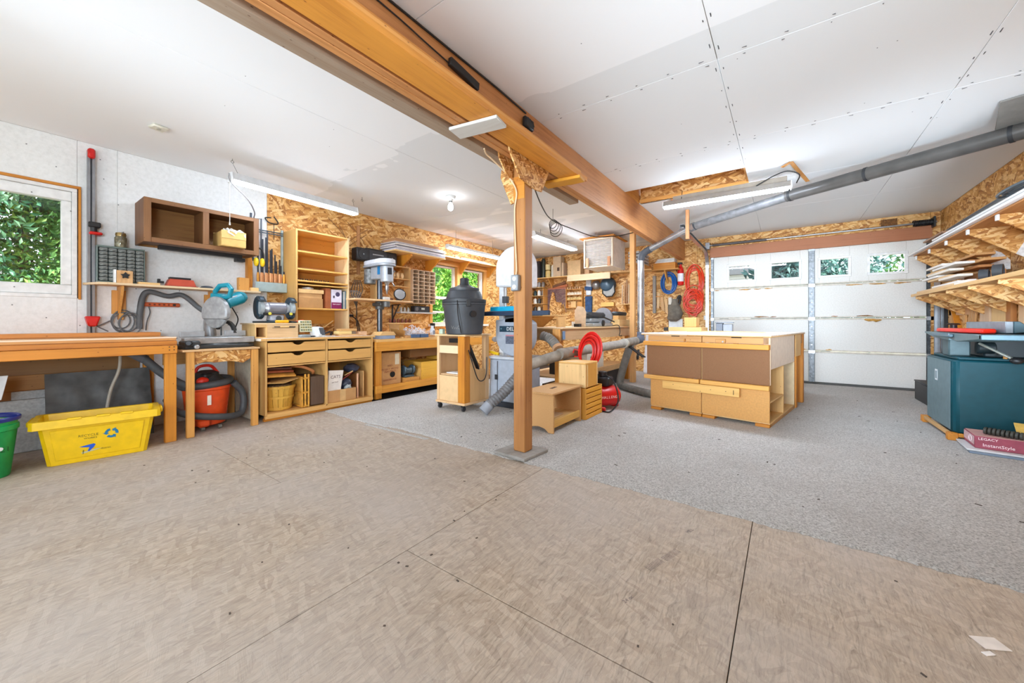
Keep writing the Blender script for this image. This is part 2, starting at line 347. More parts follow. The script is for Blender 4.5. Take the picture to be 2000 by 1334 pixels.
# carpet: ragged front edge, laid to the garage door
cmat = mottle('carpet_pile', [(128, 125, 120), (198, 194, 189), (232, 229, 224)], 120, .95, 1., 6, .012, big=((168, 160, 152), 2.2, .30))
def carpet(front, back, x0, x1, z, name, label):
    n = 420; top = []; fs = []; vs = []
    for k in range(n+1):
        x = x0+(x1-x0)*k/n; j = (random.random()-.5)*.014+.006*math.sin(x*23)
        f = front(x); vs += [(x, f+j-.004, .0005), (x, f+j+.004, z*.75), (x, f+.022, z), (x, back, z), (x, back, .0005)]
    for k in range(n):
        for q in range(4): fs.append((k*5+q, (k+1)*5+q, (k+1)*5+q+1, k*5+q+1))
    fs += [(0, 1, 2, 3, 4), tuple(n*5+i for i in (4, 3, 2, 1, 0))]
    return G().add(vs, fs).th(name, label, 'carpet', cmat, bev=0)
carpet(lambda x: 2.255-.03*math.exp(-((x+3.6)/.4)**2)+(.03 if -3.1 < x < -2.4 else 0), GY-.06, -4.22, 1.79, .012, 'carpet', 'grey cut-pile carpet with a raw edge covering the far half of the floor')
G().add(*(lambda p: ([(x, y, .0005) for x, y in p]+[(x, y, .007) for x, y in p], [(3, 2, 1, 0), (4, 5, 6, 7), (0, 1, 5, 4), (1, 2, 6, 5), (2, 3, 7, 6), (3, 0, 4, 7)]))([(-3.34, 2.175), (-2.5, 2.205), (-2.49, 2.232), (-3.34, 2.203)])).th('carpet_strip', 'narrow loose carpet offcut lying along the raw carpet edge', 'carpet', cmat, bev=0)

ps_ = G().rb((.52, 1.83, .0016), (.07, .05, .002), (0, 0, .5)).th('paper_scrap', 'torn white paper label stuck on the bare floor at the right', 'paper', plain((222, 214, 206), .8), bev=0)
G().rb((.50, 1.77, .0016), (.03, .014, .002), (0, 0, .7)).th('paper_scrap', 'tiny white paper shred beside the torn label on the floor', 'paper', plain((236, 232, 228), .8), bev=0)
fk = G()
for k in range(90):
    x, y = random.uniform(-3.6, 1.2), random.uniform(2.4, 6.5); fk.rb((x, y, .0143), (random.uniform(.006, .03), random.uniform(.004, .008), .003), (0, 0, random.uniform(0, 3)))
for k in range(40):
    x, y = random.uniform(-3.8, .6), random.uniform(.4, 2.1); fk.rb((x, y, .0015), (random.uniform(.004, .014), random.uniform(.004, .008), .003), (0, 0, random.uniform(0, 3)))
fk.th('wood_debris', 'scattered dark crumbs of wood on the carpet and bare floor', 'debris', plain((84, 74, 66), .9), bev=0, kind='stuff')
# ceiling: drywall sheets; the near part is painted, the far part is bare with strokes of joint compound
def ceilmat():
    m, t, b = newmat('ceiling_drywall'); ge = nd(t, 'ShaderNodeNewGeometry'); sp = nd(t, 'ShaderNodeSeparateXYZ'); lk(t, ge.outputs['Position'], sp.inputs[0])
    n = nd(t, 'ShaderNodeTexNoise'); n.inputs['Scale'].default_value = 1.6; n.inputs['Detail'].default_value = 3; lk(t, ge.outputs['Position'], n.inputs['Vector'])
    s = nd(t, 'ShaderNodeMath', operation='SNAP'); s.inputs[1].default_value = .1; lk(t, n.outputs[0], s.inputs[0])
    y = nd(t, 'ShaderNodeMath', operation='MULTIPLY_ADD'); y.inputs[1].default_value = 1.1; lk(t, s.outputs[0], y.inputs[0]); lk(t, sp.outputs[1], y.inputs[2])
    e = ramp(t, y.outputs[0], [(0, (1, 1, 1)), (1, (0, 0, 0))])
    r = e.node.color_ramp; r.interpolation = 'CONSTANT'
    sub = nd(t, 'ShaderNodeMath', operation='GREATER_THAN'); sub.inputs[1].default_value = 2.72; lk(t, y.outputs[0], sub.inputs[0])
    a = nd(t, 'ShaderNodeMixRGB'); a.inputs[1].default_value = (*lin((241, 241, 241)), 1); a.inputs[2].default_value = (*lin((228, 229, 229)), 1); lk(t, sub.outputs[0], a.inputs[0])
    # brushed compound along the joints of the far left sheets
    mp = nd(t, 'ShaderNodeMapping'); mp.inputs['Scale'].default_value = (1.3, 3.4, 1); mp.inputs['Rotation'].default_value = (0, 0, .12); lk(t, ge.outputs['Position'], mp.inputs['Vector'])
    n2 = nd(t, 'ShaderNodeTexNoise'); n2.inputs['Scale'].default_value = 1.; n2.inputs['Detail'].default_value = 1; lk(t, mp.outputs[0], n2.inputs['Vector'])
    f = ramp(t, n2.outputs[0], [(.56, (0, 0, 0)), (.6, (1, 1, 1))])
    gy = nd(t, 'ShaderNodeMath', operation='GREATER_THAN'); gy.inputs[1].default_value = 4.0; lk(t, sp.outputs[1], gy.inputs[0])
    gx = nd(t, 'ShaderNodeMath', operation='LESS_THAN'); gx.inputs[1].default_value = -1.6; lk(t, sp.outputs[0], gx.inputs[0])
    g1 = nd(t, 'ShaderNodeMath', operation='MULTIPLY'); lk(t, gy.outputs[0], g1.inputs[0]); lk(t, gx.outputs[0], g1.inputs[1])
    g2 = nd(t, 'ShaderNodeMath', operation='MULTIPLY'); lk(t, g1.outputs[0], g2.inputs[0]); lk(t, f, g2.inputs[1])
    c = nd(t, 'ShaderNodeMixRGB'); c.inputs[2].default_value = (*lin((244, 244, 243)), 1); lk(t, g2.outputs[0], c.inputs[0]); lk(t, a.outputs[0], c.inputs[1])
    lk(t, c.outputs[0], b.inputs['Base Color']); b.inputs['Roughness'].default_value = .85
    fn = nd(t, 'ShaderNodeTexNoise'); fn.inputs['Scale'].default_value = 260; lk(t, ge.outputs['Position'], fn.inputs['Vector'])
    bu = nd(t, 'ShaderNodeBump'); bu.inputs['Strength'].default_value = .08; bu.inputs['Distance'].default_value = .002; lk(t, fn.outputs[0], bu.inputs['Height']); lk(t, bu.outputs[0], b.inputs['Normal'])
    return m
cm = ceilmat()
ceil = G().box(LX-.15, RX+.15, BY-.15, 4.505, CZ+.02, CZ+.12).box(LX-.15, -1.66, 4.54, GY+.15, CZ+.02, CZ+.12).box(-.33, RX+.15, 4.54, GY+.15, CZ+.02, CZ+.12).box(-1.66, -.33, 5.135, GY+.15, CZ+.02, CZ+.12).ob('ceiling', plain((120, 110, 100), .9), bev=0); ceil['kind'] = 'structure'
sheets = [(-5, -2.9, BY, 4.0), (-2.9, -1.66, BY, GY), (-5, -2.9, 4.0, GY)]
ys = [BY, -2.4, .06, 1.32, 2.58, 3.84, 5.1, 6.38, GY]; xs = [-1.66, -.33, .935, 1.8]
for i in range(3):
    for j in range(8):
        if i == 0 and j == 5: continue
        sheets.append((xs[i], xs[i+1], ys[j], ys[j+1] if not (i == 0 and j == 6) else 6.38))
sheets.append((-1.66, -.33, 3.84, 4.54)); sheets.remove((-1.66, -.33, 3.84, 5.1)) if (-1.66, -.33, 3.84, 5.1) in sheets else None
sheets = [s for s in sheets if not (s[0] == -1.66 and s[2] == 3.84 and s[3] == 5.1)]
for (a, b, c, d) in sheets: G().box(a+.0012, b-.0012, c+.0012, d-.0012, CZ, CZ+.019).ob('drywall_sheet', cm, ceil, bev=.0015)
sc = G()
for x in (-.35, -.31, .92, .955):
    for y in (1.5, 1.7, 1.95, 2.2, 2.45, 2.7, 2.95, 3.2, 3.45, 3.7, 4.0, 4.3): sc.cyl((x, y+random.uniform(-.04, .04), CZ-.0006), (x, y, CZ+.002), .0032, n=6)
for y in (2.55, 2.61, 3.81, 3.87):
    for k in range(17): sc.cyl((-1.4+k*.2+random.uniform(-.03, .03), y, CZ-.0006), (-1.4+k*.2, y, CZ+.002), .0032, n=6)
for k in range(26):
    x, y = random.uniform(-4.6, 1.6), random.uniform(.6, 4.4); sc.cyl((x, y, CZ-.0006), (x, y, CZ+.002), .0032, n=6)
sc.ob('screw_head', plain((70, 70, 72), .5), ceil, bev=0, kind='stuff')
# open joist bay in the ceiling
jo = osb('joist_osb', WOSB, 'xz', 1.)
g = G().box(-1.56, -.33, 5.1, 5.13, CZ-.0, CZ+.26).ob('joist_web', jo, ceil, bev=0)
G().box(-1.56, -.33, 4.51, 4.54, CZ+.019, CZ+.26).ob('joist_web', jo, ceil, bev=0)
G().box(-1.56, -.33, 5.06, 5.1, CZ+.002, CZ+.04).ob('joist_flange', pine('x'), ceil)
G().box(-.35, -.33, 4.54, 5.1, CZ+.019, CZ+.26).ob('joist_block', pine('y'), ceil)
G().box(-1.66, -1.572, 4.5, 5.15, CZ+.001, CZ+.26).ob('joist_block', pine('y'), ceil)
G().box(-1.7, -.3, 4.5, 5.15, CZ+.26, CZ+.29).ob('deck_board', jo, ceil, bev=0)

# left wall: painted drywall in front, OSB panels beyond
dry = mottle('wall_drywall', [(222, 222, 220), (232, 232, 230), (238, 238, 237)], 30, .8, .06, 6, .002, big=((210, 210, 206), 1.1, .25))
def wallmat(plane): return osb('wall_osb', WOSB, plane, .95, -.4, .6, grain=.4)
def holes_yz(x0, x1, y0, y1, z0, z1, hs):
    g = G(); cuts = sorted(hs); y = y0
    for (a, b, c, d) in cuts:
        g.box(x0, x1, y, a, z0, z1); g.box(x0, x1, a, b, z0, c); g.box(x0, x1, a, b, d, z1); y = b
    return g.box(x0, x1, y, y1, z0, z1)
W1 = (-.80, .47, 1.215, 2.165); W2 = (4.55, 5.95, .98, 2.04)
wl = holes_yz(LX-.16, LX-.02, BY-.15, GY+.15, -.12, CZ+.12, [W1, W2]).ob('wall_left', plain((150, 120, 80), .9), bev=0); wl['kind'] = 'structure'
for (a, b) in ((BY, -.8), (-.8, .47), (.47, .715), (.715, 1.96)):
    for (c, d) in (((0, CZ),) if (a, b) != (-.8, .47) else ((0, 1.215), (2.165, CZ))): G().box(LX-.02, LX, a+.0006, b-.0006, c, d).ob('drywall_sheet', dry, wl, bev=.001)
ww = wallmat('yz')
for (a, b) in ((1.96, 3.18), (3.18, 4.4), (4.4, 4.55), (4.55, 5.95), (5.95, 6.9), (6.9, GY)):
    for (c, d) in (((0, CZ),) if a != 4.55 else ((0, .98), (2.04, CZ))): G().box(LX-.02, LX, a+.0015, b-.0015, c, d).ob('panel', ww, wl, bev=.0015)
nail = G()
for k in range(40):
    y, z = random.uniform(-.2, 1.9), random.uniform(.7, 2.5); nail.cyl((LX+.0008, y, z), (LX-.003, y, z), .005, n=6)
nail.ob('nail_head', plain((120, 120, 118), .6), wl, bev=0, kind='stuff')
# back wall: OSB panels beside the garage door, header above it
wb_ = G().box(LX-.16, -1.14, GY+.02, GY+.15, -.12, CZ+.12).box(1.72, RX+.16, GY+.02, GY+.15, -.12, CZ+.12).box(-1.14, 1.72, GY+.02, GY+.15, 2.24, CZ+.12).ob('wall_back', plain((150, 120, 80), .9), bev=0); wb_['kind'] = 'structure'
wx = wallmat('xz')
for (a, b, c, d) in ((LX, -3.79, 0, CZ), (-3.79, -2.57, 0, CZ), (-2.57, -1.35, 0, CZ), (-1.35, -1.12, 0, CZ), (-1.12, .1, 2.40, CZ), (.1, 1.7, 2.40, CZ), (1.70, 1.8, 0, CZ)): G().box(a+.0015, b-.0015, GY, GY+.02, c, d).ob('panel', wx, wb_, bev=.0015)
G().box(-1.13, 1.71, GY-.035, GY+.02, 2.215, 2.395).ob('header_board', wood((176, 112, 74), 'x', con=.08), wb_)
ss = G().box(1.18, 1.36, GY-.0015, GY+.001, 2.46, 2.56).ob('stencil_mark', plain((120, 78, 36), .8, var=.4, scale=90), wb_, bev=0)
# right wall
wr = G().box(RX+.02, RX+.16, BY-.15, GY+.15, -.12, CZ+.12).ob('wall_right', plain((150, 120, 80), .9), bev=0); wr['kind'] = 'structure'
for k in range(-3, 7):
    a = max(BY, .55+k*1.22); b = min(GY, .55+(k+1)*1.22)
    if b > a: G().box(RX, RX+.02, a+.0015, b-.0015, 0, CZ).ob('panel', ww, wr, bev=.0015)
text('|||| |||| ||||', plain((120, 78, 40), .8, var=.2), .05, wr, frame((RX-.0015, 6.05, 2.40), (0, .02, 1), (0, 1, 0)), 'stencil_mark', ext=.0003)
# end wall behind the camera with its wide doorway open to the drive
we = G().box(LX-.16, -4.3, BY-.15, BY, -.12, CZ+.12).box(1.3, RX+.16, BY-.15, BY, -.12, CZ+.12).box(-4.3, 1.3, BY-.15, BY, 2.3, CZ+.12).ob('wall_front', dry, bev=0); we['kind'] = 'structure'
# ---------------------------------------------------------------- windows
gl = glassmat()
def casement():
    y0, y1, z0, z1 = W1; w = ST('window_1'); x = LX
    g = G()
    for (a, b, c, d) in ((y0, y1, z0, z0+.03), (y0, y1, z1-.03, z1), (y0, y0+.03, z0+.03, z1-.03), (y1-.03, y1, z0+.03, z1-.03)): g.box(x-.12, x+.004, a, b, c, d)
    g.ob('window_frame', vinyl, w)
    g = G(); s = .085
    for (a, b, c, d) in ((y0+.03, y1-.03, z0+.03, z0+.03+s), (y0+.03, y1-.03, z1-.03-s, z1-.03), (y0+.03, y0+.03+s, z0+.03+s, z1-.03-s), (y1-.03-s*.7, y1-.03, z0+.03+s, z1-.03-s)): g.box(x-.075, x-.012, a, b, c, d)
    g.ob('sash', vinyl, w, bev=.006)
    G().box(x-.05, x-.044, y0+.1, y1-.08, z0+.1, z1-.1).ob('pane', gl, w, bev=0)
    tr = amber('y')
    G().box(x-.02, x+.016, y0-.04, y1+.022, z1, z1+.022).ob('trim_strip', tr, w); G().box(x-.02, x+.016, y1+.006, y1+.022, z0-.01, z1).ob('trim_strip', amber('z'), w)
    G().box(x-.03, x+.001, y1, y1+.006, z0, z1).ob('gap_filler', plain((52, 44, 38), .9, var=.5, scale=30), w, bev=0)
casement()
def hung():
    y0, y1, z0, z1 = W2; w = ST('window_2'); x = LX; pz = pine('z'); py = pine('y')
    for (a, b, c, d) in ((y0-.06, y0, z0-.06, z1+.03), (y1, y1+.07, z0-.06, z1+.03), (5.16, 5.3, z0, z1)): G().box(x-.1, x+.03, a, b, c, d).ob('trim_board', pz, w)
    G().box(x-.1, x+.035, y0-.08, y1+.09, z1, z1+.09).ob('trim_board', py, w); G().box(x-.1, x+.07, y0-.08, y1+.09, z0-.04, z0).ob('window_sill', plain((226, 214, 200), .6), w)
    for (a, b) in ((y0, 5.16), (5.3, y1)):
        g = G(); zc = 1.43; f = .035
        for (p, q, c, d) in ((a, b, z0, z0+f), (a, b, z1-f, z1), (a, a+f, z0+f, z1-f), (b-f, b, z0+f, z1-f), (a+f, b-f, zc, zc+.05)): g.box(x-.09, x-.03, p, q, c, d)
        g.ob('window_frame', plain((226, 210, 192), .5), w)
        G().box(x-.09, x-.04, a+.03, b-.03, z0+.20, z0+.235).ob('lower_rail', plain((226, 216, 204), .5), w)
        G().box(x-.06, x-.055, a+.03, b-.03, z0+.03, zc+.01).ob('pane', gl, w, bev=0); G().box(x-.075, x-.07, a+.03, b-.03, zc+.03, z1-.03).ob('pane', gl, w, bev=0)
hung()
# ---------------------------------------------------------------- the sectional garage door
def garage_door():
    dr = ST('door_1'); pm = mottle('door_panel_paint', [(224, 222, 216), (232, 230, 224), (238, 236, 231)], 60, .7, .12, 5, .003)
    st = plain((128, 132, 136), .42, .5, var=.22, scale=26); st2 = plain((74, 78, 82), .5, .4, var=.3, scale=26); rl = plain((214, 206, 192), .6, var=.1)
    foam = plain((204, 152, 74), .85, var=.3, scale=40, bump=.6); foam2 = plain((150, 106, 58), .85, var=.3, scale=50, bump=.6)
    Z = [.03, .545, 1.085, 1.635, 2.225]; Y = GY+.03
    cols = [(-1.075, .32), (.40, 1.665)]; win = [[(-.84, -.42), (-.2, .21)], [(.43+.03, .83), (1.05, 1.46)]]
    for c, (a, b) in enumerate(cols):
        for r in range(4):
            g = G(); z0, z1 = Z[r]+.008, Z[r+1]-.008
            if r < 3: g.box(a, b, Y, Y+.04, z0, z1)
            else:
                (p, q), (s, t) = win[c]; u, v = 1.755, 2.045
                g.box(a, p, Y, Y+.04, z0, z1).box(q, s, Y, Y+.04, z0, z1).box(t, b, Y, Y+.04, z0, z1)
                for (e, f) in ((p, q), (s, t)): g.box(e, f, Y, Y+.04, z0, u).box(e, f, Y, Y+.04, v, z1)
            g.ob('door_panel', pm, dr, bev=.004)
        for r in range(1, 4):
            G().box(a, b, Y-.012, Y+.03, Z[r]-.030, Z[r]-.004).ob('joint_rail', rl, dr, bev=.003)
            G().box(a, b, Y-.006, Y+.03, Z[r]+.002, Z[r]+.022).ob('joint_rail', rl, dr, bev=.003)
            f = G(); x = a+.02
            while x < b-.08:
                L = random.uniform(.03, .22)
                if random.random() < .5: f.tube([(x+L*t, Y-.008, Z[r]+(.026 if r != 3 else -.036)+random.uniform(-.006, .006)) for t in (0, .33, .66, 1)], [.004, random.uniform(.005, .012), random.uniform(.004, .010), .003], n=6)
                x += L+random.uniform(.02, .12)
            if f.v: f.ob('foam_bead', foam2 if r == 2 else foam, dr, bev=0, kind='stuff')
        for (p, q) in win[c]:
            g = G(); u, v = 1.755, 2.045; wd = .036
            for (e, f, i, j) in ((p-.02, q+.02, u-.02, u+wd-.02), (p-.02, q+.02, v+.02-wd, v+.02), (p-.02, p+wd-.02, u+.016, v-.016), (q+.02-wd, q+.02, u+.016, v-.016)): g.box(e, f, Y-.016, Y+.045, i, j)
            g.ob('window_frame', plain((240, 240, 238), .4), dr, bev=.005)
            G().box(p+.01, q-.01, Y+.02, Y+.025, u+.01, v-.01).ob('pane', gl, dr, bev=0)
    G().tube([(1.0, Y-.02, 1.055), (1.05, Y-.02, 1.045), (1.1, Y-.02, 1.05), (1.13, Y-.02, 1.035), (1.19, Y-.02, 1.05)], [.008, .02, .016, .022, .008], n=8).ob('foam_bead', foam, dr, bev=0)
    for (x0, x1, m, nm) in ((.322, .398, st, 0), (-1.128, -1.077, st, 0), (1.667, 1.735, st2, 0)):
        for r in range(4):
            G().box(x0, x1, Y-.02, Y+.035, Z[r]+.004, Z[r+1]-.004).ob('stile', m, dr, bev=.003)
            G().box(x0-.006, x1+.006, Y-.03, Y-.018, Z[r+1]-.045, Z[r+1]+.012).ob('hinge', steel, dr, bev=.002)
            g = G()
            for z in (.1, .25, .4): g.cyl(((x0+x1)/2, Y-.026, Z[r]+z), ((x0+x1)/2, Y-.02, Z[r]+z), .008, n=8)
            g.ob('bolt', steel, dr, bev=0, kind='stuff')
    G().box(-1.12, 1.73, Y-.005, Y+.045, -.02, .034).ob('bottom_seal', plain((96, 94, 90), .8), dr)
    G().box(-1.12, 1.70, Y-.004, Y+.045, 2.215, 2.235).ob('top_rail', rl, dr)
    # tracks
    for (x, m, ye) in ((-1.17, galv, 5.7), (1.75, plain((196, 200, 206), .3, .7), 3.6)):
        pts = [(x, GY-.06, .02), (x, GY-.06, 1.2), (x, GY-.06, 2.02)]+arc((x, GY-.36, 2.02), .30, 0, PI/2, 8, (0, 1, 0), (0, 0, 1))[1:]+[(x, 6.6, 2.335), (x, ye, 2.36)]
        if x > 0: pts = [(p[0], p[1], p[2]-.12 if p[2] > 2.1 else p[2]) for p in pts]
        P = [Vector(p) for p in pts]; g = G()
        for a, b in zip(P, P[1:]):
            n = Vector((0, -(b-a).z, (b-a).y)).normalized()
            for s in (-1, 1): g.bm(a+n*.022*s, b+n*.022*s, .052, .005, n)
            g.bm(a+Vector((.024 if x > 0 else -.024, 0, 0)), b+Vector((.024 if x > 0 else -.024, 0, 0)), .004, .046, n)
        g.ob('track', m, dr, bev=0)
    # torsion bar and springs
    G().cyl((-1.2, GY-.1, 2.43), (1.74, GY-.1, 2.43), .013).ob('torsion_bar', steel, dr, bev=0)
    G().cyl((-1.08, GY-.1, 2.43), (-.25, GY-.1, 2.43), .022).ob('spring_sleeve', plain((90, 84, 82), .5, .5), dr, bev=0)
    sp = []
    for k in range(14*10+1): a = 2*PI*k/10; sp.append((1.50+.2*k/140, GY-.1+.038*math.cos(a), 2.43+.038*math.sin(a)))
    G().tube(sp, .006, n=5).ob('spring', plain((40, 40, 42), .5, .4), dr, bev=0)
    G().lathe((-1.15, GY-.1, 2.43), [(.05, -.02), (.05, -.012), (.03, -.008), (.03, .008), (.05, .012), (.05, .02)], 18, (1, 0, 0)).ob('cable_drum', steel, dr, bev=0)
    G().box(-1.19, -1.12, GY-.15, GY-.001, 2.36, 2.48).ob('bearing_plate', steel, dr); G().box(1.70, 1.72, GY-.15, GY-.001, 2.36, 2.5).ob('bearing_plate', plain((56, 58, 60), .5, .5), dr)
garage_door()
# ---------------------------------------------------------------- beam
bm = G().box(-1.66, -1.615, BY, GY-.001, 2.22, CZ-.001).ob('beam', wood((196, 136, 80), 'y', con=.16), bev=.003); bm['kind'] = 'structure'
G().box(-1.613, -1.57, BY, GY-.001, 2.222, CZ-.001).ob('ply', wood((192, 132, 78), 'y', con=.18), bm, bev=.003)
wire = plain((30, 26, 24), .6)
G().tube([(-1.562, -1, 2.575), (-1.562, 1.2, 2.572), (-1.56, 2.0, 2.57), (-1.562, 2.35, 2.56)], .006).ob('cable', wire, bm, bev=0)
G().tube(smooth([(-1.562, -1, 2.53), (-1.562, .9, 2.53), (-1.56, 1.4, 2.50), (-1.562, 1.75, 2.47)], 5), .004, n=6).ob('cable', wire, bm, bev=0)
# ---------------------------------------------------------------- outdoors
gr = G().box(-40, 40, -40, 60, -.4, -.13).ob('ground', mottle('ground_gravel', [(120, 122, 100), (150, 150, 134), (176, 172, 160)], 6, .95, .2), bev=0); gr['kind'] = 'structure'
def tree(x, y, h, r, cols, label, n=5200, zlo=.2, trunk=True, leaf=.09):
    t = T('tree', label, 'tree', (x, y, -.13), 'trees outside the windows')
    g = G(); vs = []; fs = []
    blobs = [(x+random.uniform(-r, r)*.6, y+random.uniform(-r, r)*.6, zlo+(h-zlo)*random.uniform(.08, .92), random.uniform(.35, .6)*r) for _ in range(26)]
    for k in range(n):
        bx, by, bz, br = random.choice(blobs); d = Vector((random.gauss(0, 1), random.gauss(0, 1), random.gauss(0, 1))).normalized()*br*random.uniform(.55, 1.05)
        c = Vector((bx, by, bz))+d; a = Vector((random.gauss(0, 1), random.gauss(0, 1), random.gauss(0, 1))).normalized(); b = a.orthogonal().normalized(); s = leaf*random.uniform(.6, 1.4); nn = a.cross(b)*s*.18
        o = len(vs); vs += [c-a*s, c+b*s*.45+nn, c+a*s, c-b*s*.45+nn]; fs += [(o, o+1, o+2), (o, o+2, o+3)]
    m, tt, bb = newmat('foliage'); ge = nd(tt, 'ShaderNodeNewGeometry'); no = nd(tt, 'ShaderNodeTexNoise'); no.inputs['Scale'].default_value = 2.6; no.inputs['Detail'].default_value = 6; lk(tt, ge.outputs['Position'], no.inputs['Vector'])
    lk(tt, ramp(tt, no.outputs[0], [(.33, lin(cols[0])), (.5, lin(cols[1])), (.66, lin(cols[2]))]), bb.inputs['Base Color']); bb.inputs['Roughness'].default_value = .55
    g.v = [tuple(v) for v in vs]; g.f = fs; g.ob('foliage', m, t, bev=0, flat=True)
    if trunk: G().tube(smooth([(x, y, -.13), (x+.05, y, h*.3), (x-.06, y+.05, h*.6), (x, y, h*.85)], 4), [.11*(1-k/16) for k in range(13)], n=8).ob('trunk', plain((70, 58, 46), .9), t, bev=0)
GA = [(58, 108, 66), (104, 154, 84), (178, 200, 100)]; GB = [(70, 130, 106), (108, 172, 138), (166, 208, 166)]; GC = [(48, 110, 24), (92, 160, 48), (170, 216, 96)]
tree(-8.3, -.9, 5.0, 1.6, GB, 'bushy blue-green tree outside the white casement window, nearest the wall', 24000, .3, leaf=.045)
tree(-8.6, 1.2, 5.2, 1.7, GA, 'yellow-green tree outside the white casement window, beyond the blue-green one', 24000, .3, leaf=.045)
tree(-11.5, .4, 7.0, 2.9, [(20, 52, 36), (44, 92, 60), (80, 130, 80)], 'dark tall tree behind the other two outside the white casement window', 16000, .0, leaf=.08)
tree(-9.0, 7.7, 4.0, 1.5, GC, 'bright green tree outside the left pane of the twin wooden window', 14000, .9, leaf=.06)
tree(-9.2, 10.2, 4.2, 1.5, GC, 'bright green tree outside the right pane of the twin wooden window', 14000, .9, leaf=.06)
tree(-12.5, 10.5, 6, 2.8, [(30, 90, 30), (70, 140, 50), (130, 190, 90)], 'tall green tree far behind the twin wooden window', 6000, .6, leaf=.16)
tree(.05, 15.5, 4.4, 1.15, [(26, 66, 72), (54, 104, 104), (96, 148, 140)], 'teal conifer outside the second pane of the garage door', 5200, .4, leaf=.12)
tree(1.2, 17.5, 3.1, 2.0, [(30, 76, 82), (60, 116, 112), (104, 156, 140)], 'low teal tree outside the third pane of the garage door', 4200, .2, leaf=.12)
tree(3.1, 13.2, 4.6, 1.5, [(40, 96, 40), (84, 146, 70), (150, 196, 110)], 'green leafy tree outside the last pane of the garage door', 5200, .3)
# neighbour's house seen through the first garage pane, porch post by the last, white fence by the twin window
h = T('house', 'white clapboard neighbour house seen through the first garage door pane', 'house', (-4.5, 24, -.13)); HX = 2.2
g = G(); wh = plain((236, 238, 240), .6, var=.02)
for k in range(16): g.box(-10+HX, -3.6+HX, 21.98-.01*(k % 2), 26, -.1+k*.22, .11+k*.22)
g.ob('clapboard', wh, h, bev=.01)
G().ext([(-10.4+HX, 21.6, 3.4), (-3.0+HX, 21.6, 3.4), (-6.6+HX, 21.6, 5.2)], (0, 4.8, 0)).ob('roof', plain((120, 124, 130), .9), h)
G().box(-4.9+HX, -4.5+HX, 21.9, 21.96, 1.2, 3.0).ob('window', plain((90, 110, 120), .2), h); G().box(-3.6+HX, -3.45+HX, 21.5, 21.9, -.13, 3.5).ob('corner_post', white, h)
G().box(2.02, 2.14, 9.6, 9.72, -.13, 2.8).th('porch_post', 'white porch post outside the last garage door pane', 'post', white)
f = T('picket_fence', 'white picket fence outside the twin wooden window', 'fence', (-6.4, 8.5, -.13))
for k in range(24): G().ex([(6.2+k*.2, -.13), (6.3+k*.2, -.13), (6.3+k*.2, 1.05), (6.25+k*.2, 1.12), (6.2+k*.2, 1.05)], -6.42, -6.4).ob('picket', white, f, bev=0)
for z in (.25, .85): G().box(-6.46, -6.42, 6.1, 11, z, z+.08).ob('rail', white, f, bev=0)

# ================================================================ post, lumber under the beam
po = T('support_post', 'brown square timber post with plywood gussets holding up the beam', 'post', (-1.6175, 2.393, 0))
G().box(-1.67, -1.565, 2.34, 2.445, .035, 2.215).ob('post_shaft', wood((176, 120, 64), 'z', con=.18), po, bev=.006)
go = osb('gusset_osb', WOSB, 'yz', .5); gx = osb('gusset_osb', WOSB, 'xz', .5)
G().ex([(2.10, 2.30), (2.64, 2.31), (2.67, 2.22), (2.56, 2.03), (2.47, 2.02), (2.26, 2.05), (2.13, 2.2)], -1.562, -1.55).ob('gusset', go, po)
G().ex([(2.14, 2.35), (2.60, 2.35), (2.62, 2.25), (2.52, 2.09), (2.27, 2.09), (2.17, 2.2)], -1.685, -1.673).ob('gusset', go, po)
G().ey([(-1.80, 2.20), (-1.672, 2.20), (-1.672, 1.92), (-1.71, 1.91), (-1.76, 2.02), (-1.81, 2.14)], 2.36, 2.372).ob('gusset', gx, po)
G().box(-1.668, -1.567, 2.336, 2.34, 1.93, 2.1).ob('notch_block', amber('x'), po)
bx = G().box(-1.668, -1.60, 2.30, 2.338, 1.24, 1.36).ob('outlet_box', plain((150, 154, 158), .45, .6), po, bev=.006)
for z in (1.27, 1.33):
    G().lathe((-1.634, 2.3, z), [(.017, 0), (.017, .002), (.012, .003)], 14, (0, -1, 0)).ob('socket', plain((214, 210, 200), .5), bx, bev=0)
G().tube(smooth([(-1.634, 2.325, 1.36), (-1.63, 2.325, 1.42), (-1.64, 2.325, 1.6), (-1.65, 2.33, 1.85), (-1.63, 2.322, 1.99), (-1.70, 2.30, 2.12), (-1.72, 2.15, 2.185), (-1.72, 2.08, 2.20), (-1.69, 2.02, 2.208)], 6), .006, n=6).ob('conduit', plain((222, 196, 160), .6), po, bev=0)
G().ez([(-1.79, 2.255), (-1.50, 2.235), (-1.47, 2.52), (-1.76, 2.54)], .0125, .034).th('base_plate', 'grey concrete pad under the foot of the timber post', 'pad', plain((150, 146, 140), .9, var=.1, bump=.3), bev=.004)
